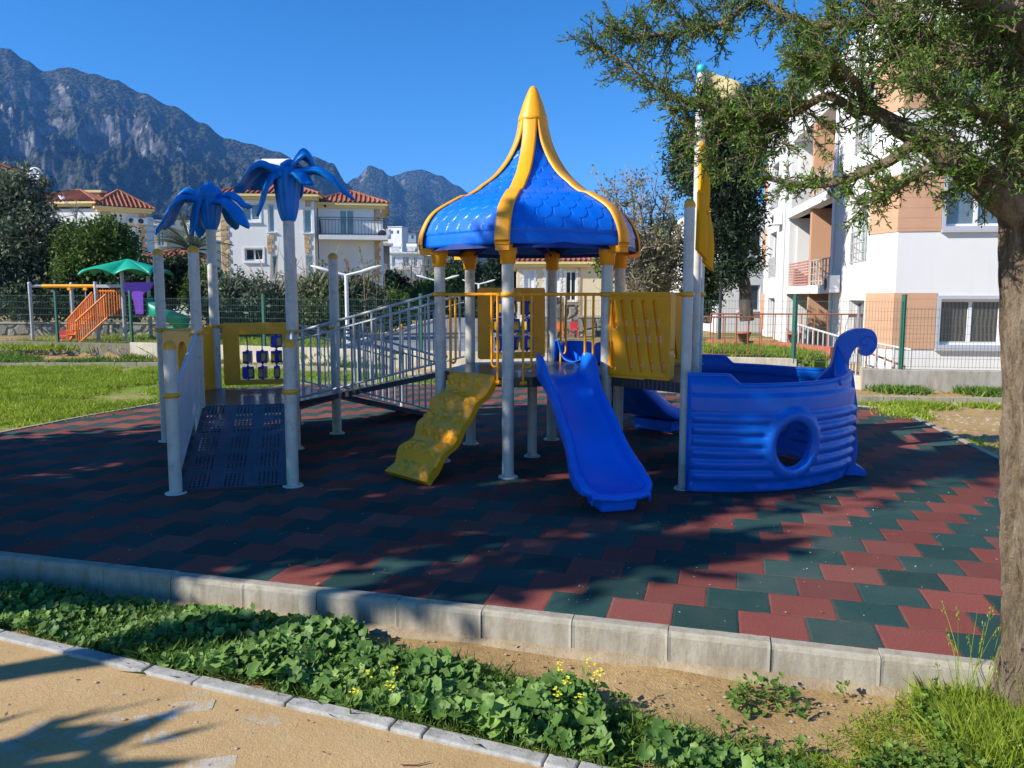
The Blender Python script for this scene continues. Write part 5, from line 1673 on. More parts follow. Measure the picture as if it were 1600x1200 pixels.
# ---- cream bungalow beyond the tower
Y5 = 40.0; BG = thing('bungalow', (1.6, Y5, 0), 'cream bungalow with toothed white window surrounds and a red tiled roof', 'house')
x5 = xx(808, Y5); M5 = frameM((x5, Y5, 0), 0); f5 = lambda px: xx(px, Y5) - x5; z5 = lambda py: zz(py, Y5)
w5 = [(f5(819), f5(834), z5(452), z5(422), 'frame_white'), (f5(853), f5(874), z5(492), z5(424), 'frame_white'), (f5(884), f5(900), z5(470), z5(424), 'glass')]
W5 = f5(1010)
box_body(BG, M5, 0, W5, 0, 7, -.2, z5(412), MAT['cream_render'], [(a, b_, c, d) for a, b_, c, d, _ in w5])
for a, b_, c, d, gm in w5:
    window(BG, M5, a, b_, c, d, MAT[gm], MAT['frame_white'], depth=.1, mull=1)
    for xq, sgn in ((a, -1), (b_, 1)):
        b = MB(); z = c; k = 0
        while z < d: b.box((xq + sgn * (.09 if k % 2 else .05), -.012, z + .1), (.18 if k % 2 else .10, .03, .19), M=M5); z += .2; k += 1
        b.build('toothed_trim', MAT['frame_white'], BG)
b = MB(); b.box((f5(905), .0, z5(450)), (.1, .1, 3.0), M=M5); b.build('pillar', MAT['quoin'], BG)
hip_roof(BG, M5, 0, W5, 0, 7, z5(408), .85, .45)

# ---- village houses scattered along the foot of the mountain, small in the picture
hr = random.Random(21); vm = [MAT['white_wall_far'], MAT['cream_render'], MAT['tan_render']]
spots = [(100, 352), (128, 348), (240, 344), (258, 347), (276, 343), (296, 346), (312, 341), (330, 344), (345, 340), (596, 372), (606, 366), (622, 374), (636, 380), (652, 384), (205, 352), (183, 347), (700, 398), (716, 404), (618, 355), (640, 364)]
where = ['above the left villa roof', 'just right of the left villa chimney', 'above the tan flats', 'between tan flats and left flower', 'under the left flower petal', 'beside the left flower stem', 'behind the left flower bell', 'left of the middle villa', 'close to the middle villa roof edge', 'right of the middle villa eave', 'above the brown flats', 'above the white tanks', 'above the white building', 'between the villa and the blue roof', 'right of the left villa', 'over the left villa eave', 'beneath the blue tower roof rim', 'low beneath the blue tower roof', 'high on the slope right of the villa', 'high on the slope nearer the blue roof']
for (px, py), wh_ in zip(spots, where):
    Y = hr.uniform(300, 380); p = at(px, py, Y); w = hr.uniform(5, 9); h = hr.uniform(3.5, 6)
    o = thing('village_house', (p.x, Y, p.z - h), 'tiny pale village house on the hillside ' + wh_, 'house', 'village houses on the hillside')
    M = frameM((p.x - w / 2, Y, p.z - h), R(hr.uniform(-25, 25))); mt = hr.choice(vm)
    b = MB(); b.box((w / 2, 3, h / 2 - 12), (w, 6, h + 24), M=M); b.build('wall', mt, o)
    b = MB(); b.box((w / 2, 3, h + .1), (w + .6, 6.6, .25), M=M); b.build('roof', MAT['roof'] if hr.random() < .4 else MAT['plinth'], o)
    for k in range(2): b = MB(); b.box((w * (.28 + .44 * k), -.02, h * .55), (1.0, .06, 1.3), M=M); b.build('window', MAT['glass'], o)

# ================================================================== TREES
MAT['bark'] = None
def bark(name, a, b, c, scale=9):
    m = NT(name); co = m.coord()
    st = m.node('ShaderNodeMapping', ins={0: co, 'Scale': (1, 1, .28)}).outputs[0]
    n1 = m.noise(st, scale, 9, .75, .25); n2 = m.noise(co, 55, 6, .85); v = m.noise(st, scale * 3, 6, .8)
    base = m.ramp(n1, [(.3, a), (.5, b), (.72, c)])
    base = m.mix(m.maprange(v, .38, .5, .6, 0), base, tuple(x * .4 for x in a))
    base = m.mix(m.maprange(n2, .5, .8, 0, .5), base, tuple(x * .45 for x in a))
    base = m.mix(m.maprange(m.noise(co, 1.6, 5), .55, .75, 0, .5), base, (.30, .16, .12))
    m.set(color=base, rough=.95, spec=.15, normal=m.bump(m.math('ADD', m.math('ADD', m.math('MULTIPLY', n1, 1.2), m.math('MULTIPLY', n2, .45)), m.math('MULTIPLY', v, .9)), 1, .06))
    return m.m
MAT['bark'] = bark('juniper_bark', (.19, .135, .085), (.40, .31, .21), (.60, .50, .37))
MAT['bark_dark'] = bark('dark_bark', (.07, .055, .045), (.16, .13, .10), (.26, .22, .18), 5)
MAT['juniper'] = leafmat('juniper_scale_leaves', (.04, .115, .02), (.16, .27, .035), (.33, .41, .07), .32, .6, 2.5)
MAT['conifer'] = leafmat('dark_conifer_leaves', (.012, .032, .014), (.035, .065, .025), (.07, .10, .04), .15, .6, .9)
MAT['olive'] = leafmat('grey_green_leaves', (.05, .075, .045), (.16, .20, .12), (.32, .35, .25), .25, .6, .7)
MAT['green_bush'] = leafmat('mid_green_leaves', (.035, .075, .012), (.11, .18, .03), (.24, .31, .07), .32, .6, .7)
MAT['dark_bush'] = leafmat('deep_green_leaves', (.010, .024, .009), (.03, .06, .018), (.06, .09, .03), .2, .6, .7)
MAT['reed'] = leafmat('reed_leaves', (.07, .11, .04), (.19, .22, .10), (.36, .33, .19), .3, .6, .5)
MAT['dry'] = leafmat('dry_reed_plumes', (.30, .22, .12), (.48, .36, .20), (.58, .45, .28), .3, .8, .5)
MAT['twig'] = paint('grey_twigs', (.34, .29, .24), .9, .2, 3)
MAT['bare'] = leafmat('sparse_winter_leaves', (.16, .17, .08), (.31, .30, .16), (.42, .38, .24), .3, .8, .7)

def rvec(r):
    while True:
        v = Vector((r.uniform(-1, 1), r.uniform(-1, 1), r.uniform(-1, 1)))
        l = v.length
        if .05 < l <= 1: return v / l
def leaf(b, p, d, n, L_, w):
    s = d.cross(n)
    if s.length < 1e-3: s = d.orthogonal()
    s.normalize(); q = len(b.v)
    m_ = p + d * (L_ * .45)
    b.v += [tuple(p), tuple(m_ + s * w), tuple(p + d * L_), tuple(m_ - s * w)]
    b.f.append([q, q + 1, q + 2, q + 3]); b.s.append(False)
def foliage(b, blobs, n, L_, w, r, shell=.55, droop=0, sub=9, clump=.22):
    """leaf clusters over the ellipsoids; clusters leave gaps between them"""
    vol = [bl[1][0] * bl[1][1] + bl[1][1] * bl[1][2] for bl in blobs]; tot = sum(vol)
    for (c, rad), v in zip(blobs, vol):
        k = max(1, int(n * v / tot / sub))
        for _ in range(k):
            d = rvec(r); rr = shell + (1 - shell) * r.random() ** .5
            rr *= 1 + .40 * noise.noise(Vector((d.x * 2.3 + c[0], d.y * 2.3, d.z * 2.3 + c[2])))
            p = Vector((c[0] + d.x * rad[0] * rr, c[1] + d.y * rad[1] * rr, c[2] + d.z * rad[2] * rr))
            cs = clump * r.uniform(.5, 1.3)
            for _ in range(sub):
                o = rvec(r) * cs * r.random() ** .4
                ld = (d * .5 + rvec(r)).normalized(); ld.z -= droop; ld.normalize()
                leaf(b, p + o, ld, rvec(r), L_ * r.uniform(.6, 1.3), w * r.uniform(.7, 1.2))
def limb(b, pts, r0, r1, n=8, wob=.0, seed=0):
    out = []; rs = []
    pts = [Vector(p) for p in pts]; N = len(pts) - 1; K = 6
    for i in range(N):
        P = [pts[max(0, min(N, i + j))] for j in (-1, 0, 1, 2)]
        for q in range(K):
            f = q / K
            v = .5 * ((2 * P[1]) + (P[2] - P[0]) * f + (2 * P[0] - 5 * P[1] + 4 * P[2] - P[3]) * f * f + (3 * P[1] - P[0] - 3 * P[2] + P[3]) * f ** 3)
            t = (i + f) / N
            if wob: v = v + Vector((noise.noise(v * 3 + Vector((seed, 0, 0))), noise.noise(v * 3 + Vector((0, seed, 5))), noise.noise(v * 3 + Vector((9, 0, seed))))) * wob
            out.append(v); rs.append(r0 + (r1 - r0) * t)
    out.append(pts[-1]); rs.append(r1)
    b.tube(out, rs, n); return out
def tree(name, base, blobs, leafm, barkm, label, cat='tree', group=None, n=6000, L_=.16, w=.05, trunk_r=.14, seed=1, shell=.5, sub=9, clump=.25, droop=0, limbs=True, lean=(0, 0)):
    r = random.Random(seed); base = Vector(base)
    o = thing(name, base, label, cat, group)
    cz = sum(bl[0][2] for bl in blobs) / len(blobs); cx = sum(bl[0][0] for bl in blobs) / len(blobs); cy = sum(bl[0][1] for bl in blobs) / len(blobs)
    fork = base.lerp(Vector((cx, cy, cz)), .45)
    b = MB(); limb(b, [base, base.lerp(fork, .5) + Vector((.05, .02, 0)), fork], trunk_r, trunk_r * .7, 10, .04, seed)
    if limbs:
        for bl in blobs:
            c = Vector(bl[0]); limb(b, [fork - Vector((0, 0, .1)), fork.lerp(c, .5) + Vector((0, 0, .1)), c], trunk_r * .55, trunk_r * .16, 6, .06, seed)
            for _ in range(4):
                e = c + Vector([rvec(r)[i] * bl[1][i] * .8 for i in range(3)]); limb(b, [fork.lerp(c, .6), e], trunk_r * .22, trunk_r * .07, 5)
    b.build('trunk', barkm, o)
    b = MB(); foliage(b, blobs, n, L_, w, r, shell, droop, sub, clump); b.build('crown', leafm, o)
    return o
def pblob(px, py, Y, rx, rz, ry=None):
    p = at(px, py, Y); return ((p.x, p.y, p.z), (rx * Y / 1200, (ry or rx) * Y / 1200, rz * Y / 1200))

# olive and shrubs at the left edge
tree('olive_tree', at(20, 505, 28.5), [pblob(-20, 330, 29, 55, 60), pblob(30, 310, 28.5, 42, 42), pblob(50, 375, 28, 48, 50), pblob(0, 420, 28, 60, 52), pblob(80, 425, 28.5, 38, 40), pblob(20, 460, 27.5, 50, 30)], MAT['olive'], MAT['bark_dark'], 'large grey green olive tree at the left edge of the picture', n=26000, L_=.20, w=.045, seed=3, shell=.35, clump=.4)
tree('garden_tree', at(150, 505, 27), [pblob(125, 385, 27.5, 34, 34), pblob(165, 380, 27, 40, 36), pblob(195, 410, 27, 26, 28), pblob(140, 425, 27, 46, 30), pblob(110, 400, 28, 26, 30)], MAT['green_bush'], MAT['bark_dark'], 'dense green garden tree in front of the left villa', n=15000, L_=.17, w=.045, seed=5, shell=.35, clump=.35)
tree('garden_tree', at(215, 505, 26.5), [pblob(60, 470, 26.5, 40, 26), pblob(130, 468, 26.5, 50, 24), pblob(200, 465, 26.5, 45, 26), pblob(250, 462, 27, 30, 24)], MAT['dark_bush'], MAT['bark_dark'], 'low dark thicket behind the orange swing playground', 'shrub', n=14000, L_=.18, w=.05, seed=6, shell=.2, clump=.35)
# a bare shrub between them
def bare_tree(name, base, top_pts, label, r0=.1, seed=1, n_tw=160, tw=.5, leaves=0, leafm=None, cat='tree', spread=.5):
    r = random.Random(seed); o = thing(name, base, label, cat); b = MB(); base = Vector(base); tips = []
    for tp in top_pts:
        tp = Vector(tp); mid = base.lerp(tp, .5) + Vector((r.uniform(-.2, .2), r.uniform(-.2, .2), .1))
        out = limb(b, [base, base.lerp(mid, .5), mid, tp], r0, r0 * .12, 7, .12, seed); tips += out[len(out) // 3:]
    b.build('trunk', MAT['bark_dark'], o)
    b = MB(); ends = []
    for _ in range(n_tw):
        p = r.choice(tips); d = (rvec(r) + Vector((0, 0, .6))).normalized(); l = tw * r.uniform(.4, 1.3)
        q = p + d * l * .5 + rvec(r) * .06; e = p + d * l + rvec(r) * .12
        b.tube([p, q, e], [.016, .011, .005], 4, cap=False)
        for _ in range(5):
            t = r.uniform(.2, 1); s_ = p.lerp(e, t); d2 = (d + rvec(r) * .9).normalized(); e2 = s_ + d2 * l * r.uniform(.25, .55)
            b.tube([s_, e2], [.008, .004], 3, cap=False); ends.append((e2, d2))
    b.build('twigs', MAT['twig'], o)
    if leaves:
        b = MB()
        for _ in range(leaves):
            e, d = r.choice(ends); leaf(b, e + rvec(r) * spread * r.random(), (d + rvec(r)).normalized(), rvec(r), .10 * r.uniform(.6, 1.4), .025)
        b.build('crown', leafm or MAT['bare'], o)
    return o
bare_tree('bare_shrub', at(120, 500, 28), [at(95, 345, 28), at(120, 335, 28.4), at(150, 350, 28), at(185, 365, 27.6), at(205, 380, 28)], 'grey leafless shrub standing over the green garden tree', .07, 9, 170, .9)
# date palm
def palm(px, py_base, py_c, Y, label, n=46, L_=2.0, seed=2, rad=.16, name='palm_tree'):
    r = random.Random(seed); base = at(px, py_base, Y); c = at(px, py_c, Y); o = thing(name, base, label, 'palm tree')
    b = MB(); pts = [base.lerp(c, t) for t in (0, .25, .5, .75, 1)]; b.tube(pts, [rad * 1.2, rad, rad, rad * 1.1, rad * 1.3], 12); b.build('trunk', MAT['bark_dark'], o)
    b = MB()
    for i in range(n):
        a = r.uniform(0, 2 * PI); el = R(r.choice((r.uniform(35, 85), r.uniform(-10, 45), r.uniform(-55, 0)))); d = Vector((math.cos(a) * math.cos(el), math.sin(a) * math.cos(el), math.sin(el))); l = L_ * r.uniform(.75, 1.1)
        prev = c.copy(); sp = [prev]
        for k in range(1, 13):
            d = (d + Vector((0, 0, -.055 - .02 * k / 6))).normalized(); prev = prev + d * l / 12; sp.append(prev)
        b.tube(sp, [.02] * 6 + [.012] * 7, 4, cap=False)
        side = d.cross(Vector((0, 0, 1))).normalized()
        for k in range(2, 13):
            dd = (sp[k] - sp[k - 1]).normalized(); s_ = dd.cross(Vector((0, 0, 1)));
            if s_.length < .1: continue
            s_.normalize(); ll = .42 * math.sin(PI * min(1, k / 13 + .1)) + .06
            for sgn in (-1, 1):
                for h in (0, .5):
                    p = sp[k - 1].lerp(sp[k], h); leaf(b, p, (s_ * sgn + dd * .9 + Vector((0, 0, .15))).normalized(), Vector((0, 0, 1)), ll, .018)
    b.build('crown', MAT['olive'], o)
palm(300, 480, 392, 36, 'date palm with spiky drooping fronds between the two villas', 50, 2.3)
tree('garden_tree', at(262, 500, 26), [pblob(255, 440, 26, 30, 34), pblob(290, 430, 26.4, 26, 26), pblob(225, 445, 26, 22, 24)], MAT['dark_bush'], MAT['bark_dark'], 'dark shrub under the date palm behind the green spiral slide', 'shrub', n=9000, L_=.15, w=.04, seed=31, shell=.2, clump=.3)
# reeds and shrubs before the white villa
SHRUBS = [((360, 470, 24, 34, 40), 'olive', 'leafy grey green shrub below the left quoins of the middle villa'), ((322, 455, 25, 26, 34), 'green_bush', 'green shrub right of the palm foot'), ((410, 470, 24, 34, 32), 'olive', 'grey green shrub beneath the lower left villa window'), ((455, 475, 24.5, 32, 34), 'green_bush', 'shrub behind the stem of the right flower'), ((505, 465, 24, 34, 42), 'reed', 'pale reed clump left of the near street lamp'), ((560, 470, 24.5, 34, 36), 'olive', 'grey shrub right of the near street lamp pole'), ((610, 480, 27, 26, 24), 'green_bush', 'low green bush by the road below the narrow brown flats')]
for i, ((px, py, Y, rx, rz), mk, lab) in enumerate(SHRUBS):
    tree('shrub', at(px, 512, Y), [pblob(px, py, Y, rx, rz), pblob(px - rx * .5, py + 14, Y, rx * .7, rz * .6), pblob(px + rx * .5, py + 10, Y + .3, rx * .7, rz * .7)], MAT[mk], MAT['bark_dark'], lab, 'shrub', 'shrubs in front of the middle villa', n=8000, L_=.16, w=.032, seed=40 + i, shell=.2, clump=.28, trunk_r=.06)
def reeds(cx, Y, n, hts, width, label, seed, plumes=8, dark=False):
    r = random.Random(seed); base = at(cx, 508, Y); base.z = .12; o = thing('giant_reed', base, label, 'reed', 'giant reeds before the middle villa'); b = MB(); bl = MB(); bp = MB()
    for i in range(n):
        p = base + Vector((r.gauss(0, width), r.uniform(-.5, .5), 0)); h = r.uniform(*hts); ln = Vector((r.gauss(0, .14), r.gauss(0, .1), 1)).normalized()
        q = p + ln * h; b.tube([p, p.lerp(q, .5), q], [.016, .013, .006], 4, cap=False)
        for k in range(12):
            t = .25 + .75 * k / 12; s_ = p.lerp(q, t); a = r.uniform(0, 2 * PI); d = Vector((math.cos(a), math.sin(a), r.uniform(.2, 1.0))).normalized(); l = r.uniform(.3, .55)
            m_ = s_ + d * l * .5; leaf(bl, s_, d, rvec(r), l * .6, .02); d2 = (d + Vector((0, 0, -.9))).normalized(); leaf(bl, m_, d2, rvec(r), l * .6, .016)
        if i < plumes:
            for k in range(70):
                t = r.random(); d = (ln + rvec(r) * .45).normalized(); leaf(bp, q + ln * (t * .45) , d, rvec(r), .12, .012)
    b.build('stems', MAT['dry'], o); bl.build('leaves', MAT['reed'], o)
    if plumes: bp.build('plumes', MAT['dry'], o)
reeds(505, 24.3, 60, (1.2, 2.4), .45, 'green reed clump with few plumes behind the thin yellow capped post', 5, 2)
reeds(572, 24.3, 26, (1.5, 2.7), .22, 'reed clump with dry golden plumes at the right end of the middle villa', 6, 9)
def dead_leaves(cx, Y, label, seed):
    r = random.Random(seed); base = at(cx, 480, Y); o = thing('dry_agave', base, label, 'agave'); b = MB()
    for i in range(9):
        a = R(-50 + i * 12 + r.uniform(-4, 4)); d = Vector((math.sin(a), r.uniform(-.2, .2), math.cos(a))); l = r.uniform(1.5, 2.3)
        n_ = Vector((0, 1, 0)); leaf(b, base, d, n_, l, .035)
    b.build('leaves', MAT['twig'], o)
dead_leaves(425, 23.8, 'dark dry sword leaves spreading before the lower villa window', 3); dead_leaves(478, 23.8, 'dark dry sword leaves leaning beside the right flower stem', 8)
# middle distance trees below the blue roof
MIDT = [((640, 435, 62, 30, 26), 'bare', 'brownish bare tree left of the tower beneath the white building'), ((615, 455, 58, 22, 26), 'dark_bush', 'dark evergreen beside the narrow brown flats'), ((690, 450, 60, 34, 30), 'green_bush', 'green rounded tree behind the left tower post'), ((735, 445, 70, 34, 34), 'dark_bush', 'dark tree beneath the roof left of the tall middle post'), ((780, 440, 66, 30, 42), 'dark_bush', 'tall dark tree left of the cream bungalow'), ((720, 425, 90, 40, 22), 'dark_bush', 'farther dark tree rising under the roof hem'), ((665, 470, 48, 30, 22), 'green_bush', 'bright green bush beside the road left of the tower'), ((705, 480, 46, 26, 18), 'green_bush', 'low green bush beside the road right of the near one'), ((765, 480, 44, 24, 20), 'dark_bush', 'dark roadside bush close to the yellow game panel')]
for i, ((px, py, Y, rx, rz), mk, lab) in enumerate(MIDT):
    if mk == 'bare':
        bare_tree('bare_tree', at(px, 480, Y), [at(px + dx, py + dy, Y + dy_) for dx, dy, dy_ in ((-26, -8, 0), (-12, -24, 1), (4, -28, -1), (18, -20, 1), (28, -4, 0), (-20, 6, 0), (22, 10, 1))], lab, .16, 60 + i, 260, 1.3, 900)
    else:
        tree('roadside_tree', at(px, 500, Y), [pblob(px, py, Y, rx * .7, rz), pblob(px - rx * .5, py + rz * .3, Y, rx * .5, rz * .6), pblob(px + rx * .5, py + rz * .2, Y + .5, rx * .55, rz * .65)], MAT[mk], MAT['bark_dark'], lab, 'tree', 'trees along the road', n=7000, L_=.34, w=.10, seed=60 + i, shell=.3, clump=.55, trunk_r=.15)
# winter tree right of the blue roof
bare_tree('winter_tree', at(1016, 500, 21), [at(940, 312, 21), at(962, 300, 21.3), at(985, 285, 21), at(1000, 320, 20.6), at(1020, 305, 21.2), at(1040, 320, 20.8), at(975, 355, 21.4), at(1050, 350, 21), at(1000, 380, 20.5), at(930, 345, 21), at(1060, 390, 21.3), at(965, 395, 20.8)], 'thin grey winter tree with sparse leaves right of the blue roof', .13, 14, 480, .62, 6500, MAT['bare'], spread=.16)
tree('winter_tree', at(1035, 500, 23.5), [pblob(1000, 400, 23.5, 46, 30), pblob(1040, 380, 23.5, 30, 40), pblob(965, 410, 23.5, 34, 26), pblob(1020, 430, 23.5, 34, 24)], MAT['green_bush'], MAT['bark_dark'], 'olive green tree filling the gap behind the grey winter tree', n=9000, L_=.13, w=.03, seed=77, shell=.3, clump=.3)
# dark conifer beside the flats
con = [pblob(1130, 165, 19, 34, 30), pblob(1160, 190, 19, 42, 38), pblob(1110, 215, 19.3, 52, 42), pblob(1165, 240, 18.7, 36, 46), pblob(1090, 270, 19, 48, 40), pblob(1140, 290, 19, 52, 46), pblob(1165, 330, 19, 32, 44), pblob(1120, 350, 19, 42, 44), pblob(1160, 400, 19, 34, 36), pblob(1140, 430, 19, 22, 20), pblob(1085, 225, 19, 40, 30), pblob(1185, 150, 19.4, 26, 26)]
tree('conifer', at(1167, 500, 19), con, MAT['conifer'], MAT['bark_dark'], 'tall dark conifer with a grey trunk in front of the apartment wing', n=36000, L_=.13, w=.022, seed=88, shell=.25, clump=.17, trunk_r=.17)
tree('hedge_shrub', at(1105, 505, 21), [pblob(1100, 400, 21, 24, 60), pblob(1108, 450, 21, 20, 34), pblob(1085, 440, 21.4, 22, 44)], MAT['dark_bush'], MAT['bark_dark'], 'dark narrow shrub directly behind the boat posts', 'shrub', n=7000, L_=.12, w=.03, seed=90, shell=.2, clump=.22)

# ---- trees left of the camera's view, whose shade lies over the playground
def shade_tree(w, l, top, rad, seed, label, z0=1.4, dens=1.0):
    x = .927 * l - .375 * w; y = .375 * l + .927 * w; r = random.Random(seed); blobs = []
    z = z0
    while z < top:
        rr = rad * (1 - .35 * max(0, (z - top * .6) / (top * .4)))
        for _ in range(3):
            a = r.uniform(0, 2 * PI); k = r.uniform(.0, .5) * rad
            blobs.append(((x + k * math.cos(a), y + k * math.sin(a), z), (rr * r.uniform(.6, .85), rr * r.uniform(.6, .85), .75)))
        z += .85
    tree('shade_tree', (x, y, -.05), blobs, MAT['conifer'], MAT['bark_dark'], label, 'tree', 'trees shading the playground from the left', n=int((7200 if seed == 102 else 8800) * dens), L_=.26, w=.07, seed=seed, shell=.15, clump=.27, trunk_r=.16)
shade_tree(5.4, -6.2, 7.9, 1.05, 101, 'tall dense tree shading the boat, nearest to the kerb')
shade_tree(7.0, -6.6, 7.1, 1.3, 102, 'tall dense tree shading the slide and low ramp')
shade_tree(8.75, -6.2, 7.7, 1.35, 103, 'tall dense tree shading the flowers, farthest from the kerb')
shade_tree(3.95, -6.0, 6.0, .45, 105, 'slender tree with a high crown dappling the kerb', 5.35, .05)
shade_tree(5.1, -6.4, 9.4, .62, 106, 'thin tree whose high top shades the tiles beyond the boat', 8.1, .12)
shade_tree(3.1, -5.0, 2.7, .35, 104, 'small tree dappling the sandy path', 1.4, .05)

# ------------------------------------------------------------------ big juniper on the right
JN = thing('juniper_tree', (2.12, 2.98, -.14), 'old juniper with knotted pale trunk and long feathery branches at the right edge', 'tree')
jr = random.Random(12)
b = MB(); rows = []; TX, TY = 2.135, 3.0; T_LO = at(1634, 1090, 3.0); T_HI = at(1634, 100, 3.0)
for i in range(420):
    z = -.30 + i * .0128; t = i / 419
    cx = T_LO.x + (T_HI.x - T_LO.x) * (z - T_LO.z) / (T_HI.z - T_LO.z) + .012 * math.sin(z * 2.5); cy = TY + .02 * math.sin(z * 1.1 + 1)
    r0 = .145 - .012 * min(1, max(0, z / 2)) + .05 * math.exp(-max(0, z + .14) * 6) - .012 * max(0, z - 2.6)
    row = []
    for k in range(150):
        a = 2 * PI * k / 150; P = Vector((math.cos(a) * 1.1, math.sin(a) * 1.1, z * .75))
        fl = .028 * noise.noise(P * 2.2) + .022 * noise.noise(Vector((math.cos(a) * 3.4, math.sin(a) * 3.4, z * 1.6))) + .010 * noise.noise(Vector((math.cos(a) * 9, math.sin(a) * 9, z * 5))) + .0035 * noise.noise(Vector((math.cos(a) * 20, math.sin(a) * 20, z * 12)))
        fis = noise.noise(Vector((math.cos(a) * 7, math.sin(a) * 7, z * 2.6 + 4))); fl -= .013 * max(0, 1 - abs(fis) * 7) ; fis = noise.noise(Vector((math.cos(a) * 15, math.sin(a) * 15, z * 7))); fl -= .006 * max(0, 1 - abs(fis) * 5)
        # knots
        for kz, ka, ks in ((.55, 3.6, .075), (1.28, 3.9, .10), (1.62, 4.4, .06), (.98, 4.1, .055), (.2, 4.3, .05), (2.1, 3.7, .07)):
            da = (a - ka + PI) % (2 * PI) - PI; d = math.hypot(da * r0, z - kz) / ks
            if d < 1.6: fl += .030 * math.exp(-d * d * 2.2) - .022 * math.exp(-((d) ** 2) * 14) + .008 * math.cos(d * 9) * math.exp(-d * d)
        rr = r0 + fl; row.append((cx + rr * math.cos(a), cy + rr * math.sin(a), z))
    rows.append(row)
b.grid(rows, 0, True, close_u=True); b.build('trunk', MAT['bark'], JN)
def J(px, py, Y): return at(px, py, Y)
LIMBS = [  # points, radius start, end
    ([J(1600, 330, 3.0), J(1545, 285, 3.0), J(1490, 250, 3.05), J(1440, 215, 3.1), J(1395, 190, 3.15), J(1350, 172, 3.2)], .075, .022),
    ([J(1350, 172, 3.2), J(1300, 150, 3.3), J(1240, 175, 3.4), J(1180, 178, 3.5), J(1110, 172, 3.6), J(1060, 150, 3.7), J(1000, 118, 3.8), J(955, 85, 3.9), J(925, 62, 3.95)], .020, .004),
    ([J(1440, 215, 3.1), J(1400, 245, 3.1), J(1345, 268, 3.15), J(1290, 285, 3.2), J(1240, 285, 3.25), J(1190, 272, 3.3)], .026, .008),
    ([J(1580, 300, 3.0), J(1510, 275, 2.9), J(1450, 262, 2.85), J(1390, 300, 2.9), J(1340, 318, 2.95)], .02, .006),
    ([J(1600, 160, 3.0), J(1540, 100, 3.1), J(1470, 80, 3.2), J(1420, 40, 3.3), J(1380, 5, 3.4), J(1330, -40, 3.5)], .06, .02),
    ([J(1420, 40, 3.3), J(1360, 30, 3.4), J(1300, 38, 3.5), J(1230, 25, 3.6), J(1180, -5, 3.7), J(1120, -30, 3.8)], .022, .008),
    ([J(1180, -5, 3.7), J(1130, 40, 3.7), J(1090, 50, 3.75), J(1040, 55, 3.8), J(990, 50, 3.85), J(968, 40, 3.9)], .014, .004),
    ([J(1300, 38, 3.5), J(1270, 60, 3.6), J(1255, 100, 3.6), J(1250, 135, 3.6)], .012, .004),
    ([J(1350, 172, 3.2), J(1330, 130, 3.1), J(1290, 100, 3.1), J(1250, 90, 3.15)], .016, .005),
    ([J(1600, 60, 2.9), J(1560, 20, 2.8), J(1500, -20, 2.7), J(1440, -60, 2.7)], .05, .02),
    ([J(1620, 220, 2.95), J(1570, 190, 2.8), J(1520, 170, 2.7), J(1460, 150, 2.7), J(1420, 120, 2.75)], .03, .008),
    ([J(1650, 280, 3.0), J(1720, 200, 3.0), J(1800, 120, 3.1), J(1900, 60, 3.2)], .06, .02),
    ([J(1620, 100, 3.1), J(1560, 40, 3.5), J(1500, 60, 3.8), J(1440, 60, 4.1), J(1390, 90, 4.2)], .03, .008),
    ([J(1120, -30, 3.8), J(1060, -10, 3.9), J(1010, -15, 4.0)], .01, .004),
]
paths = []
for k, (pts, r0, r1) in enumerate(LIMBS):
    b = MB(); out = limb(b, pts, r0, r1, 12, .035, k); b.build('limb', MAT['bark'], JN); paths.append(out)
def spray(bt, bf, p, d, L_, depth, r):
    """one feathery juniper spray: a twig with short scale-leafed shoots"""
    n_ = max(4, int(L_ / .016)); q = p.copy(); dd = d.copy(); pts = [q.copy()]
    for i in range(n_):
        dd = (dd + rvec(r) * .16 + Vector((0, 0, -.012))).normalized(); q = q + dd * (L_ / n_); pts.append(q.copy())
        if i > 0:
            for _ in range(2 if depth == 0 else 3):
                sd_ = (dd * .75 + rvec(r) * .75).normalized(); l = r.uniform(.016, .034) * (1.15 - .5 * i / n_)
                nn = rvec(r); leaf(bf, q, sd_, nn, l, .0030)
                s2_ = (sd_ + rvec(r) * .6).normalized(); leaf(bf, q + sd_ * l * .5, s2_, nn, l * .7, .0027)
    bt.tube([pts[0], pts[len(pts) // 2], pts[-1]], [.0035, .0022, .0008], 4, cap=False)
    if depth > 0:
        m_ = max(2, int(L_ / .035))
        for k in range(m_):
            t = .15 + .8 * k / m_; i = int(t * (len(pts) - 1)); base = pts[i]; ax_ = (pts[min(i + 1, len(pts) - 1)] - pts[i - 1 if i else 0]).normalized()
            sd_ = (ax_ * .8 + rvec(r) * .8).normalized(); spray(bt, bf, base, sd_, L_ * r.uniform(.28, .5), depth - 1, r)
# where foliage hangs: (limb, from, to, count, length)
HANG = [(1, .15, 1, 92, .24), (2, .1, 1, 52, .13), (3, .15, 1, 52, .17), (5, .05, 1, 62, .22), (6, .1, 1, 70, .20), (7, .1, 1, 34, .19), (8, 0, 1, 52, .21), (4, .25, 1, 66, .26), (10, .3, 1, 46, .2), (9, .3, 1, 40, .26), (0, .45, 1, 14, .16), (12, .2, 1, 80, .25), (13, .2, 1, 24, .2), (11, .3, 1, 30, .25)]
bt = MB(); bf = MB(); jr = random.Random(3)
for li, f0, f1, cnt, ln in HANG:
    P = paths[li]
    for k in range(cnt):
        t = f0 + (f1 - f0) * (k + jr.random()) / cnt; i = min(len(P) - 2, int(t * (len(P) - 1))); ax_ = (P[i + 1] - P[i]).normalized()
        d = (ax_ * .55 + rvec(jr) * .9); d.z = d.z * .8; d.normalize()
        spray(bt, bf, P[i], d, ln * jr.uniform(.55, 1.2) * (1 - .35 * t), 1, jr)
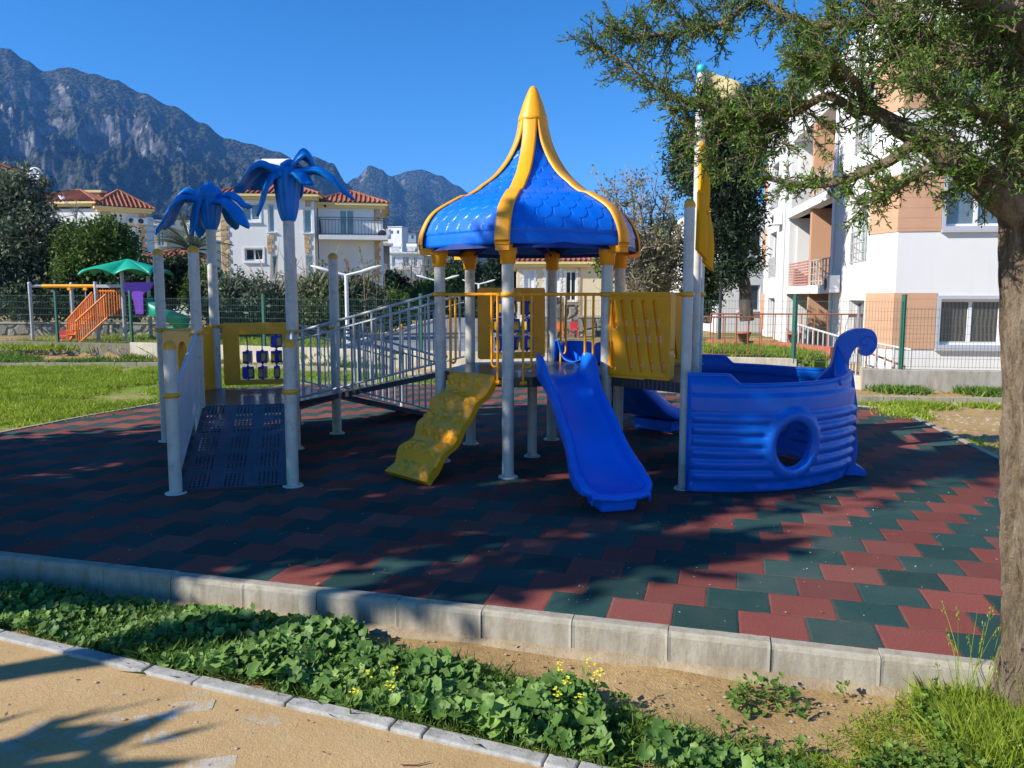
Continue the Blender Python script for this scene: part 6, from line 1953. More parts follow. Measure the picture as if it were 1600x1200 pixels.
# extra clumps filling the crown at the upper right
for (px, py, Y, rr, cnt) in [(1330, 95, 3.4, .18, 18), (1510, 120, 3.0, .22, 18), (1550, 240, 2.8, .18, 26), (1400, 20, 3.2, .18, 14), (1570, 120, 2.8, .28, 34), (1520, 10, 2.9, .24, 26), (1590, 60, 2.9, .28, 24), (1270, 120, 3.5, .16, 18), (1180, 215, 3.5, .16, 22), (1120, 230, 3.6, .16, 22), (1215, 195, 3.45, .16, 20), (1090, 170, 3.7, .14, 16), (1580, 250, 3.3, .2, 20)]:
    c = at(px, py, Y); b = MB()
    for k in range(cnt):
        p = c + rvec(jr) * rr * jr.random() ** .5; spray(bt, bf, p, (rvec(jr) + Vector((-.3, 0, .1))).normalized(), .16 * jr.uniform(.6, 1.2), 1, jr)
bt.build('twigs', MAT['bark'], JN); bf.build('crown', MAT['juniper'], JN)
print('juniper faces', len(bf.f))

# ================================================================== LOW WALLS, FENCE, GRASS AND WEEDS
def low_wall(pts, h0, h1, thick, mat, label, name='low_wall'):
    o_b = MB(); a0 = Vector((*pts[0], 0))
    for i in range(len(pts) - 1):
        a = Vector((*pts[i], (h0 + h1) / 2)); c = Vector((*pts[i + 1], (h0 + h1) / 2)); o_b.bar(a, c + (c - a).normalized() * .05, thick, h1 - h0)
    o = o_b.build(name, mat, bevel=.012); tag(o, label, 'wall'); return o
MAT['shade_conc'] = concrete('shaded_weathered_concrete', (.20, .18, .14), (.09, .08, .05))  # darker base colour stands for the shade on the left wall face
low_wall(WALL[:2], -.1, .32, .18, MAT['shade_conc'], 'low concrete wall with its shaded face painted dark, under the fence of the orange swing playground')
low_wall([WALL[1], WALL[2]], -.1, .36, .18, MAT['cream_wall'], 'long pale low concrete wall behind the low ramp platform')
low_wall([(-1.95, 16.87), WALL[3]], -.1, .37, .18, MAT['cream_wall'], 'sunlit low wall seen behind the tower and the boat')
low_wall([(5.42, 14.72), (6.05, 13.2)], -.1, .20, .16, MAT['cream_wall'], 'short low wall stepping forward beside the white railing')
low_wall([(6.0, 13.15), (9.8, 12.45)], -.1, .33, .20, MAT['wall_conc'], 'grey brown low wall under the mesh fence before the apartment block')

MAT['green_metal'] = paint('green_fence_paint', (.012, .10, .065), .5, .1, 3)
MAT['green_mesh'] = paint('green_mesh_paint', (.05, .12, .10), .55, .1, 3)
def mesh_fence(pts, h0, h1, label, step=2.35):
    a0 = Vector((*pts[0], h0)); o = thing('mesh_fence', a0, label, 'fence')
    for i in range(len(pts) - 1):
        a = Vector((*pts[i], 0)); c = Vector((*pts[i + 1], 0)); L_ = (c - a).length; n_ = max(1, round(L_ / step)); d = (c - a) / n_
        for k in range(n_ + (1 if i == len(pts) - 2 else 0)):
            p = a + d * k; b = MB(); b.box(p + Vector((0, 0, (h0 + h1) / 2 + .03)), (.06, .06, h1 - h0 + .10), math.atan2(d.y, d.x)); po = b.build('fence_post', MAT['green_metal'], o)
            b = MB(); b.box(p + Vector((0, 0, h1 + .09)), (.066, .066, .02), math.atan2(d.y, d.x)); b.build('post_cap', MAT['green_metal'], po)
        for k in range(n_):
            p = a + d * k; q = p + d; b = MB(); dn = d.normalized(); m_ = int(d.length / .055)
            for j in range(1, m_):
                x = p + d * (j / m_); b.bar(x + Vector((0, 0, h0 + .03)), x + Vector((0, 0, h1)), .0036, .0036, up=(0, 1, 0))
            for z in [h0 + .05 + (h1 - h0 - .08) * t / 7 for t in range(8)]:
                b.bar(p + Vector((0, -.006, z)), q + Vector((0, -.006, z)), .004, .0045)
            b.build('mesh_panel', MAT['green_mesh'], o)
mesh_fence([WALL[0], WALL[1]], .32, 1.60, 'green wire mesh fence in front of the orange swing playground')
mesh_fence([WALL[1], WALL[2]], .36, 1.52, 'green wire mesh fence before the reeds and the middle villa')
mesh_fence([WALL[2], WALL[3]], .37, 1.50, 'green wire mesh fence behind the tower and the boat')
mesh_fence([(5.42, 14.75), (6.62, 13.02)], .30, 1.50, 'short run of wire mesh fence turning the corner behind the curled prow', 2.2)
mesh_fence([(6.62, 13.02), (9.8, 12.45)], .33, 1.38, 'wire mesh fence before the ground floor window of the apartment block', 3.2)

# grass patches
def lawn_mat():
    m = NT('patchy_lawn'); co = m.coord(); n1 = m.noise(co, 1.1, 8, .75); n2 = m.noise(co, 25, 5, .8)
    g_ = m.mix(n2, (.12, .18, .02), (.27, .36, .05)); s_ = m.mix(n2, (.32, .23, .10), (.52, .38, .19))
    m.set(color=m.mix(m.maprange(n1, .40, .50, 1, 0), g_, s_), rough=.95, spec=.1, normal=m.bump(n2, .9, .03)); return m.m
MAT['lawn'] = lawn_mat()
MAT['grass'] = leafmat('grass_blades', (.20, .29, .02), (.40, .52, .05), (.58, .60, .14), .45, .6, .8)
MAT['weed'] = leafmat('weed_leaves', (.07, .15, .02), (.19, .31, .05), (.30, .40, .08), .35, .6, 1.2)
def in_poly(x, y, poly):
    c = False; j = len(poly) - 1
    for i in range(len(poly)):
        a, b = poly[i], poly[j]
        if (a[1] > y) != (b[1] > y) and x < (b[0] - a[0]) * (y - a[1]) / (b[1] - a[1]) + a[0]: c = not c
        j = i
    return c
def sheet(poly, z, name, mat, label, step=.5):
    b = MB(); xs_ = [p[0] for p in poly]; ys_ = [p[1] for p in poly]; x = min(xs_)
    while x < max(xs_):
        y = min(ys_)
        while y < max(ys_):
            if in_poly(x + step / 2, y + step / 2, poly): b.add([(x, y, z), (x + step, y, z), (x + step, y + step, z), (x, y + step, z)], [(0, 1, 2, 3)])
            y += step
        x += step
    o = b.build(name, mat); tag(o, label, None, kind='structure')
def blades(name, poly, n, hts, z, mat, seed, dens=None, label=None, wid=.006, lean=.35, cl=6, csz=.08, zf=None):
    r = random.Random(seed); b = MB(); xs_ = [p[0] for p in poly]; ys_ = [p[1] for p in poly]; k = 0; tries = 0
    while k < n and tries < n * 6:
        tries += 1; x = r.uniform(min(xs_), max(xs_)); y = r.uniform(min(ys_), max(ys_))
        if not in_poly(x, y, poly) or in_poly(x, y, PAD) and name == 'grass_behind': continue
        if dens and noise.noise(Vector((x * dens[0], y * dens[0], seed))) < dens[1]: continue
        for _ in range(cl):
            p = Vector((x + r.gauss(0, csz), y + r.gauss(0, csz), z)); h = r.uniform(*hts) * (1 + .5 * noise.noise(Vector((x * 1.5, y * 1.5, 2)))); d = (Vector((r.gauss(0, lean), r.gauss(0, lean), 1))).normalized(); s_ = Vector((r.uniform(-1, 1), r.uniform(-1, 1), 0)).normalized() * wid; q = len(b.v)
            tip = p + d * h + Vector((d.x, d.y, 0)) * h * .4; m_ = p + d * h * .55
            b.v += [tuple(p - s_), tuple(p + s_), tuple(m_ + s_ * .8), tuple(tip), tuple(m_ - s_ * .8)]; b.f.append([q, q + 1, q + 2, q + 3, q + 4]); b.s.append(False); k += 1
    o = b.build(name, mat); tag(o, label, None, kind='stuff'); return o
LG = [(-5.25, 11.0), (-5.75, 9.7), (-6.2, 7.4), (-7.2, 5.6), (-12, 5.6), (-13.2, 17.0), (-8, 17.2), (-4.1, 16.2), (-.5, 14.35), (.8, 13.4), (-3.8, 13.75)]
sheet(LG, -.026, 'lawn', MAT['lawn'], 'patchy lawn left of the rubber floor', .3)
GL = [(-5.35, 10.8), (-5.75, 9.7), (-6.05, 8.6), (-6.6, 6.6), (-12, 9), (-13.0, 16.9), (-8, 17.1), (-6.5, 16.6), (-5.0, 13.6), (-4.0, 13.8), (-4.9, 12.6)]
blades('grass', GL, 95000, (.04, .11), -.03, MAT['grass'], 5, (.55, -.32), 'lush green grass and clover on the left', .009, .55, 9, .09)
blades('grass_behind', [(-5.2, 13.5), (-3.8, 13.75), (1.1, 13.25), (3.6, 12.2), (5.5, 10.75), (5.6, 11.2), (-.4, 14.3), (-4.1, 16.2), (-8, 17.1)], 15000, (.03, .09), -.03, MAT['grass'], 6, (.9, .0), 'thin grass between the rubber floor and the back kerb', .008, .5, 8, .10)
blades('weeds', [(-13, 17.5), (-8, 17.55), (-4.0, 16.6), (-2, 16.7), (-9.9, 19.8), (-14, 21)], 5200, (.06, .20), -.03, MAT['weed'], 8, (.7, .05), 'weeds along the foot of the low concrete wall', .012, .5, 9, .12)
blades('weeds', [(5.9, 12.6), (6.0, 13.0), (9.6, 12.35), (9.4, 11.9)], 3500, (.04, .16), -.03, MAT['weed'], 9, (1.2, .0), 'weeds along the foot of the right hand wall', .012, .5, 9, .10)
blades('weeds', [(4.5, 7.2), (4.85, 7.2), (5.55, 10.7), (6.2, 10.9), (8, 10.9), (7.6, 11.1), (5.3, 11.2)], 4200, (.03, .10), -.03, MAT['grass'], 10, (.9, .0), 'low grass beside the right edge of the rubber floor', .010, .5, 9, .10)
blades('grass', [(-14, 20.6), (-10, 20.3), (-2, 17.2), (-5, 17.9), (-5.2, 26), (-16, 28)], 26000, (.08, .24), .13, MAT['grass'], 11, (.4, -.2), 'rough grass behind the mesh fence', .016, .5, 9, .2)
# verge plants in front of the kerb: mallow on the left, grass on the right
MAT['mallow'] = leafmat('mallow_leaves', (.075, .16, .03), (.17, .31, .06), (.29, .44, .11), .32, .5, 3)
MAT['stem'] = paint('pale_green_stems', (.16, .25, .07), .6, .1)
MAT['flower_yellow'] = paint('yellow_blossom', (.75, .68, .03), .6)
def pathline(x): return lerp_tab([(a, b_) for a, b_ in PK], x)
def kerbline(x): return v_at(x, 3.50)
def mallow_leaf(b, c, n, R_, r, rot):
    """round lobed leaf with folds running out to each lobe"""
    t = n.orthogonal().normalized(); s_ = n.cross(t); lob = r.choice((5, 6, 7)); K = lob * 2; pts = [tuple(c - n * R_ * .16)]
    cup = r.uniform(-.1, .28)
    for ring, f in ((0, .55), (1, 1.0)):
        for k in range(K):
            a = rot + (2 * PI - .45) * k / (K - 1); lo = (k % 2 == 0)
            rr = R_ * f * ((1.0 if lo else .80) if ring else 1) ; zz_ = n * (R_ * ((.10 if lo else -.05) * f + cup * f * f))
            pts.append(tuple(c + (t * math.cos(a) + s_ * math.sin(a)) * rr + zz_))
    q = len(b.v); b.v += pts
    for k in range(K - 1):
        b.f.append([q, q + 1 + k, q + 2 + k]); b.s.append(True)
        b.f.append([q + 1 + k, q + 1 + K + k, q + 2 + K + k, q + 2 + k]); b.s.append(True)
def verge():
    r = random.Random(17); bl = MB(); bs = MB(); n = 0
    while n < 6200:
        x = r.uniform(-3.6, 1.25); y0 = pathline(x) + .075; y1 = kerbline(x) - .03
        y = r.uniform(y0, y1); f = (y - y0) / (y1 - y0)
        top = lerp_tab([(-3.6, 1.0), (-1.5, 1.0), (-.9, .92), (-.35, .70), (.1, .55), (.5, .42), (.9, .24), (1.3, .1)], x) + .22 * noise.noise(Vector((x * 3, 1, 4)))
        if f > top: continue
        if x > -1.7 and noise.noise(Vector((x * 3.2, y * 3.2, 7))) < -.28 and r.random() < .85: continue
        hgt = (.035 + .085 * max(0, noise.noise(Vector((x * 2.3, y * 2.3, 1))) + .45)) * (1 - .35 * f) * (1.0 if x > -1.6 else .8)
        z = -.14 + hgt * r.uniform(.35, 1.25); R_ = r.choice((.012, .017, .022, .027, .033, .042)) * r.uniform(.8, 1.15)
        if x > .35 or x < -1.75: R_ *= .68
        nn = (Vector((0, 0, 1)) + rvec(r) * .75 + Vector((-.25, -.35, 0))).normalized()
        if nn.z < .15: continue
        mallow_leaf(bl, Vector((x, y, z)), nn, R_, r, r.uniform(0, 6)); n += 1
        if r.random() < .6: bs.tube([(x, y, z - .006), (x + r.uniform(-.03, .03), y + r.uniform(-.02, .04), -.145)], .0018, 3, cap=False)
    o = bl.build('mallow_plants', MAT['mallow']); tag(o, 'round lobed mallow leaves filling the verge', None, kind='stuff')
    o = bs.build('mallow_stems', MAT['stem']); tag(o, 'thin stems under the mallow leaves', None, kind='stuff')
verge()
VG = [(-3.4, v_at(-3.4, 3.47)), (-1.9, v_at(-1.9, 3.47)), (-1.9, pathline(-1.9) + .08), (-3.4, pathline(-3.4) + .08)]
blades('grass_verge', VG, 4500, (.03, .08), -.15, MAT['weed'], 12, (3, -.35), 'fine grass in the shaded left end of the verge', .003, .5, 6, .03)
VM = [(-1.9, v_at(-1.9, 3.42)), (-.2, v_at(-.2, 3.25)), (1.0, pathline(1.0) + .36), (1.4, pathline(1.4) + .09), (-1.9, pathline(-1.9) + .08)]
blades('grass_verge', VM, 15000, (.03, .11), -.15, MAT['weed'], 13, (3, -.25), 'fine weeds between the mallow leaves', .0032, .6, 6, .03)
VR = [(.55, 2.60), (1.0, 2.72), (1.35, 2.93), (1.7, v_at(1.7, 3.50)), (2.3, v_at(2.3, 3.52)), (3.4, v_at(3.4, 3.52)), (3.0, 1.6), (1.5, 2.12), (.5, 2.5)]
blades('grass_verge', VR, 22000, (.015, .065), -.15, MAT['grass'], 14, (2.2, -.28), 'bright grass around the foot of the juniper', .0026, .95, 8, .035)
VR2 = [(1.55, 3.08), (1.8, v_at(1.8, 3.50)), (2.15, v_at(2.15, 3.51)), (2.3, 2.6), (1.8, 2.55)]
blades('grass_verge', VR2, 6000, (.08, .20), -.15, MAT['grass'], 15, (2.2, -.35), 'longer grass against the kerb by the juniper', .0028, .45, 8, .04)
# small clover-like weeds among the right grass
r = random.Random(44); bl = MB()
for _ in range(26000):
    x = r.uniform(.2, 2.9); y = r.uniform(1.9, 3.25)
    if y < pathline(x) + .05 or y > kerbline(x) - .02: continue
    if not in_poly(x, y, VR) and not (r.random() < .5 and noise.noise(Vector((x * 4, y * 4, 9))) > .1): continue
    if noise.noise(Vector((x * 3, y * 3, 20))) < -.15: continue
    c = Vector((x, y, -.14 + r.uniform(.008, .075))); nn = (Vector((0, 0, 1)) + rvec(r) * .7).normalized(); mallow_leaf(bl, c, nn, r.choice((.005, .007, .009, .012, .017)), r, r.uniform(0, 6))
o = bl.build('clover', MAT['weed']); tag(o, 'tiny clover leaves in the grass by the juniper', None, kind='stuff')
# flowering weed with yellow blossoms, and tall thin stalks by the trunk
def flowering(x, y, label, seed, n=9, h=.26):
    r = random.Random(seed); o = thing('mustard_weed', (x, y, -.14), label, 'weed'); b = MB(); bf_ = MB(); bl = MB()
    for k in range(n):
        p = Vector((x + r.gauss(0, .05), y + r.gauss(0, .04), -.14)); q = p + Vector((r.gauss(0, .05), r.gauss(0, .04), h * r.uniform(.7, 1.1))); b.tube([p, p.lerp(q, .5) + rvec(r) * .01, q], [.003, .0025, .0015], 4)
        for j in range(9): leaf(bl, p.lerp(q, r.uniform(.1, .85)), (rvec(r) + Vector((0, 0, .5))).normalized(), rvec(r), r.uniform(.03, .07), .011)
        for j in range(10):
            c = q + rvec(r) * .018
            for m_ in range(4): a = m_ * PI / 2 + j; leaf(bf_, c, (Vector((math.cos(a), math.sin(a), .3))).normalized(), Vector((0, 0, 1)), .008, .0035)
    b.build('stems', MAT['stem'], o); bl.build('leaves', MAT['weed'], o); bf_.build('blossoms', MAT['flower_yellow'], o)
flowering(.24, 2.98, 'weed with a tuft of yellow blossoms rising above the mallow', 3, 7, .20)
flowering(-.62, 3.12, 'bright green weed beside the path kerb with few small blossoms', 5, 4, .12)
def stalks(x, y, label, seed, n=14, h=.5):
    r = random.Random(seed); o = thing('tall_grass', (x, y, -.14), label, 'grass tuft'); b = MB()
    for k in range(n):
        p = Vector((x + r.gauss(0, .04), y + r.gauss(0, .03), -.15)); d = Vector((r.gauss(0, .28), r.gauss(0, .15), 1)).normalized(); hh = h * r.uniform(.5, 1.1); pts = [p]
        for j in range(1, 7): pts.append(p + d * hh * j / 6 + Vector((d.x, d.y, -.25)) * hh * .35 * (j / 6) ** 2)
        b.tube(pts, [.0022, .002, .0018, .0016, .0013, .001, .0005], 4, cap=False)
        if r.random() < .5:
            for j in range(14): leaf(b, pts[-1] + rvec(r) * .008 - d * j * .004, (d + rvec(r) * .5).normalized(), rvec(r), .014, .0025)
    b.build('stalks', MAT['grass'], o)
stalks(1.86, 3.02, 'tall thin grass stalks standing before the kerb left of the trunk', 1, 16, .50)
stalks(2.0, 2.72, 'arching grass tuft in front of the juniper trunk', 2, 22, .34)
stalks(1.72, 2.62, 'short arching grass tuft in the right foreground', 4, 20, .22)

# dry brown leaves on the floor, the path and the verge
MAT['dead_leaf'] = leafmat('dead_leaves', (.16, .09, .04), (.30, .18, .08), (.42, .30, .15), .1, .8, 3)
r = random.Random(77); b = MB()
for _ in range(420):
    x = r.uniform(-4.5, 3.8); y = r.uniform(2.3, 8.5)
    if y > kerbline(x) + .15: z = .005
    elif pathline(x) < y < kerbline(x): z = -.13
    elif y < pathline(x) - .1: z = -.118
    else: continue
    if z == .005 and (not in_poly(x, y, PAD) or r.random() < .5): continue
    a = r.uniform(0, 6); leaf(b, Vector((x, y, z + .002)), Vector((math.cos(a), math.sin(a), r.uniform(0, .5))).normalized(), (Vector((0, 0, 1)) + rvec(r) * .5).normalized(), r.uniform(.012, .03), r.uniform(.003, .008))
o = b.build('dead_leaves', MAT['dead_leaf']); tag(o, 'small dry brown leaves blown over the floor and path', None, kind='stuff')

# ---- litter: pale flecks on the tiles, stones in the soil
MAT['fleck'] = paint('pale_flecks', (.55, .50, .40), .9, .3, 20)
MAT['pebble'] = paint('pebbles', (.36, .28, .19), .9, .3, 12)
r = random.Random(8); b = MB()
for _ in range(620):
    x = r.uniform(-3.5, 3.9); y = r.gauss(5.2, 1.3)
    if x < .3 and r.random() < .55: continue
    if not in_poly(x, y, PAD) or y < 3.3: continue
    s = r.uniform(.003, .009); a = r.uniform(0, 6); d = Vector((math.cos(a), math.sin(a), r.uniform(0, .3))).normalized()
    leaf(b, Vector((x, y, .004 + r.uniform(0, .003))), d, Vector((0, 0, 1)), s * 2, s * .6)
o = b.build('leaf_litter', MAT['fleck']); tag(o, 'pale bits of dry litter scattered over the rubber tiles', None, kind='stuff')
b = MB()
for _ in range(1500):
    if r.random() < .75: x = r.uniform(-.9, 1.9); y = r.uniform(2.7, 3.8); z = -.142; ok = pathline(x) + .1 < y < kerbline(x) - .02
    else: x = r.uniform(-2.6, .6); y = r.uniform(2.2, 3.6); z = -.126; ok = y < pathline(x) - .08
    if not ok: continue
    s = r.choice((.002, .0025, .003, .003, .004, .005, .007, .010)) * r.uniform(.7, 1.2); q = len(b.v); vs = []
    for k in range(6):
        a = k * PI / 3 + r.uniform(-.3, .3); vs.append((x + s * math.cos(a), y + s * math.sin(a) * .8, z))
    vs.append((x, y, z + s * .7)); b.add(vs, [(k, (k + 1) % 6, 6) for k in range(6)], True)
o = b.build('pebbles', MAT['pebble']); tag(o, 'small stones on the soil and path', None, kind='stuff')
r = random.Random(10); b = MB()
for _ in range(900):
    x = r.uniform(5.2, 9.3); y = r.uniform(8.2, 12.4); s = r.uniform(.01, .045)
    if noise.noise(Vector((x * .9, y * 1.4, 2))) < .02: continue
    vs = [(x + s * math.cos(k * PI / 3) * r.uniform(.7, 1.2), y + s * math.sin(k * PI / 3), -.035) for k in range(6)] + [(x, y, -.035 + s * .6)]
    b.add(vs, [(k, (k + 1) % 6, 6) for k in range(6)], True)
o = b.build('rubble', MAT['pebble']); tag(o, 'loose rubble on the bare soil at the right', None, kind='stuff')

# ================================================================== SECOND PLAYGROUND
MAT['pole_grey'] = paint('grey_pole', (.45, .46, .47), .45)
MAT['orange_metal'] = paint('orange_metal', (.85, .22, .02), .45, .08, 3)
MAT['green_plastic'] = paint('green_plastic', (.01, .36, .20), .4, .08, 3)
MAT['purple_plastic'] = paint('purple_plastic', (.22, .05, .50), .4, .08, 3)
MAT['red_plastic'] = paint('red_plastic', (.65, .03, .05), .4, .08, 3)
YS = 22.6
SW = thing('swing_set', at(100, 535, YS), 'small swing set with a yellow top beam on grey posts behind the green fence', 'swing')
tz = zz(447, YS)
def P(px, z, dy=0): return Vector((xx(px, YS), YS + dy, z))
for px, dy in ((47, 0), (85, .9)):
    b = MB(); b.tube([P(px, .2, dy), P(px, tz + .08, dy)], .05, 10); o = b.build('post', MAT['pole_grey'], SW)
    b = MB(); b.lathe([(.055, 0), (.045, .03), (.001, .05)], 10, P(px, tz + .08, dy)); b.build('cap', MAT['pole_grey'], o)
b = MB(); b.tube([P(47, tz, 0), P(66, tz, .1)], .04, 8); b.build('beam_end', MAT['pole_grey'], SW)
b = MB(); b.tube([P(64, tz, .1), P(150, tz, .1)], .055, 10); b.build('beam', MAT['yellow_metal'], SW)
for px in (106, 131):
    b = MB(); b.tube([P(px, tz, .1), P(px, zz(505 if px == 106 else 495, YS), .1)], .012, 5); b.build('chain', MAT['pole_grey'], SW)
    b = MB(); b.box(P(px, tz - .07, .1), (.1, .08, .1)); b.build('hanger', MAT['yellow_metal'], SW)
sz = zz(529, YS); b = MB()
c = P(100, sz, .1); w = .19
b.grid([[c + Vector((x * w, y * .16, z)) for x, y in ((-1, -1), (1, -1), (1, 1), (-1, 1), (-1, -1))] for z in (0, .24)], .02, False); b.box(c, (2 * w, .32, .03)); b.build('swing_seat', MAT['red_plastic'], SW)

PT = thing('play_tower', at(175, 535, YS), 'small play tower with wavy green roof, orange stairs, purple panel and green spiral slide', 'climbing frame')
for px, dy, top in ((150, 0, zz(440, YS)), (192, 0, zz(424, YS)), (158, 1.3, zz(440, YS)), (200, 1.3, zz(430, YS))):
    b = MB(); b.tube([P(px, .2, dy), P(px, top, dy)], .055, 10); b.build('post', MAT['pole_grey'], PT)
b = MB(); b.bar(P(150, tz, 0), P(192, tz, 0), .09, .09); b.build('cross_beam', MAT['pole_grey'], PT)
# roof: a low pyramid on four arched skirts
rc = Vector((xx(187, YS), YS + .55, zz(428, YS))); rh = zz(403, YS) - rc.z; W = .98; b = MB()
N = 24
for side in range(4):
    M = Matrix.Translation(rc) @ Matrix.Rotation(side * PI / 2 + .1, 4, 'Z'); rows = []
    for i in range(7):
        t = i / 6; row = []
        for j in range(N + 1):
            s = -1 + 2 * j / N; half = W * (1 - t) + .02
            wave = .17 * abs(math.sin(PI * s)) ** .8 * (1 - t) ** 1.2 - .03 * (1 - t)
            pyr = rh * max(0, 1 - max(abs(s) * (1 - t), (1 - t)) * 1.0) ** .9
            row.append(M @ Vector((s * half, -half, wave + pyr * (1.0 if t > 0 else 0))))
        rows.append(row)
    b.grid(rows, .02)
b.build('roof', MAT['green_plastic'], PT)
def slope_rail(a, c, h, n_, label='stair_railing'):
    b = MB(); up = Vector((0, 0, h)); b.tube([a + up, c + up], .028, 6); b.tube([a, c], .028, 6)
    for k in range(n_ + 1): p = a.lerp(c, k / n_); b.tube([p, p + up], .02, 5)
    b.build(label, MAT['orange_metal'], PT)
slope_rail(P(111, zz(533, YS), -.3), P(153, zz(490, YS), -.3), .62, 14)
slope_rail(P(143, zz(536, YS), -.9), P(191, zz(495, YS), -.9), .66, 14)
b = MB()
for k in range(6): t = k / 5; b.box(P(113 + 42 * t, .28 + .75 * t, -.55), (.22, .6, .03))
b.build('step', MAT['orange_metal'], PT); kids(PT)[-1]['kind'] = 'stuff'
b = MB(); 
for k in range(9): p = P(153 + k * 4.2, zz(495, YS), .0); b.tube([p, p + Vector((0, 0, .80))], .018, 5)
b.tube([P(153, zz(455, YS)), P(188, zz(455, YS))], .025, 6); b.build('barrier', MAT['orange_metal'], PT)
b = MB(); b.box(P(172, zz(496, YS), .6), (.9, 1.3, .06)); b.build('deck', MAT['dark_beam'], PT)
b = MB(); q = rrect(-.42, -.46, .42, .46, .06); hs = [[(-.42 + .5, -.46), (.43, -.46), (.43, .12), (.30, .02), (.16, -.05)]]
b.plate([(-.40, .46), (.45, .46), (.38, .30), (.22, .20), (.12, .12), (.10, -.46), (-.12, -.46), (-.16, -.1), (-.24, .12), (-.4, .2)], [], .05, M=Matrix.Translation(P(220, zz(466, YS), -.1)))
b.build('panel', MAT['purple_plastic'], PT)
b = MB(); rows = []; cx = P(252, 0, .4)
for i in range(41):
    t = i / 40; a = R(-200 + 330 * t); r_ = .34; z = zz(482, YS) - t * 1.02; d = Vector((math.cos(a), math.sin(a), 0))
    rows.append([Vector((cx.x, cx.y, z)) + d * (.12 + .46 * k / 6) + Vector((0, 0, .16 * abs((k - 3) / 3) ** 2.4 + (.22 if k == 6 else 0))) for k in range(7)])
b.grid(rows, .025); b.build('spiral_slide', MAT['green_plastic'], PT)
b = MB(); b.plate(rrect(-.22, -.20, .30, .2, .04), [], .04, M=Matrix.Translation(P(243, zz(483, YS), -.05))); b.build('slide_gate', MAT['green_plastic'], PT)
b = MB(); b.tube([P(238, .2, .2), P(238, zz(490, YS), .2)], .03, 8); b.build('slide_support', MAT['pole_grey'], PT)

# stone walls
def stone_wall(p0, p1, z0, z1, th, label, name='stone_wall'):
    b = MB(); a = Vector((*p0, (z0 + z1) / 2)); c = Vector((*p1, (z0 + z1) / 2)); b.bar(a, c, th, z1 - z0); o = b.build(name, MAT['rubble']); tag(o, label, 'stone wall')
    m_ = MB(); m_.bar(Vector((a.x, a.y, z1 + .02)), Vector((c.x, c.y, z1 + .02)), th + .06, .05); w = m_.build('coping', MAT['wall_conc']); w.parent = o
stone_wall((-17.5, 26.2), (-5.3, 25.2), .1, .62, .35, 'low rubble stone wall behind the orange swing playground')
stone_wall((.6, 28.0), (6.2, 27.0), .0, .78, .35, 'dark rubble stone wall before the cream bungalow')
stone_wall((-9.5, 27.5), (-4.9, 30.5), .1, .75, .35, 'dark rubble stone wall at the road edge below the bushes')
# gate pier and stacked blocks beside the wall
b = MB(); p = at(868, 500, 26.5); b.box((p.x, p.y, .75), (.55, .4, 1.5)); b.box((p.x + .55, p.y, .62), (.45, .4, 1.24)); o = b.build('stone_pier', MAT['rubble']); tag(o, 'stone gate pier seen behind the yellow grab handles', 'pier')

# small chairs on the far terrace
def small_chair(px, py, Y, label, mat):
    p = at(px, py, Y); o = thing('garden_chair', (p.x, Y, p.z), label, 'chair', 'chairs in front of the stone wall'); s = .24
    b = MB(); b.box(p + Vector((0, 0, .24)), (s, s, .03)); b.build('seat', mat, o)
    b = MB(); b.box(p + Vector((0, .11, .39)), (s, .03, .24)); b.build('backrest', mat, o)
    for x in (-.10, .10):
        for y in (-.10, .10): b = MB(); b.box(p + Vector((x, y, .12)), (.03, .03, .24)); b.build('leg', mat, o)
small_chair(874, 527, 25.2, 'orange chair behind the yellow grab handles', MAT['orange_metal']); small_chair(897, 527, 25.2, 'dark red chair beside the orange one', MAT['red_plastic'])

# ------------------------------------------------------------------ street lamps
MAT['lamp_white'] = paint('lamp_head_white', (.75, .76, .78), .4, .03, 3)
def street_lamp(px, ytop, Y, arm, label):
    top = at(px, ytop, Y); o = thing('street_lamp', (top.x, Y, .1), label, 'street lamp', 'twin armed lamps along the road')
    b = MB(); b.tube([(top.x, Y, .1), (top.x, Y, top.z)], .055, 10); b.build('pole', MAT['lamp_white'], o)
    for s in (-1, 1):
        e = top + Vector((s * arm * .5, 0, arm * .12)); b = MB(); b.tube([top, e], .035, 8); a_o = b.build('arm', MAT['lamp_white'], o)
        f = top + Vector((s * arm * 1.12, 0, arm * .30)); d = (f - e).normalized(); b = MB(); rows = []
        for i in range(9):
            t = i / 8; w = .105 * arm * math.sin(PI * min(1, .25 + t * .6)) * (1 if t < .95 else .7); c = e.lerp(f, t); u_ = d.cross(Vector((0, 1, 0))).normalized()
            rows.append([c + Vector((0, 1, 0)) * w * math.cos(R(q)) + u_ * w * .55 * math.sin(R(q)) for q in range(0, 361, 45)])
        b.grid(rows, 0, True); b.add(rows[0][:8], [tuple(range(8))]); b.add(rows[-1][:8], [tuple(range(8))]); b.build('lamp_head', MAT['lamp_white'], a_o)
street_lamp(541, 430, 22.6, .92, 'near twin armed street lamp left of the tower, before the white villa')
street_lamp(684, 439, 33, .82, 'second twin armed street lamp, hidden in part by the left tower post')
street_lamp(748, 444, 42, .80, 'farthest twin armed street lamp, between the tower posts')
# lantern beyond the conifer branches
p = at(1133, 205, 20.2); LN = thing('park_lantern', (p.x, p.y, .1), 'park lantern with a tapering glass hidden among the conifer branches', 'street lamp')
b = MB(); b.tube([(p.x, p.y, .1), (p.x, p.y, p.z)], .04, 10); b.build('pole', MAT['dark_beam'], LN)
b = MB(); b.lathe([(.07, 0), (.19, .42), (.17, .43), (.001, .52)], 6, p, smooth=False); b.build('glass', MAT['lamp_white'], LN)

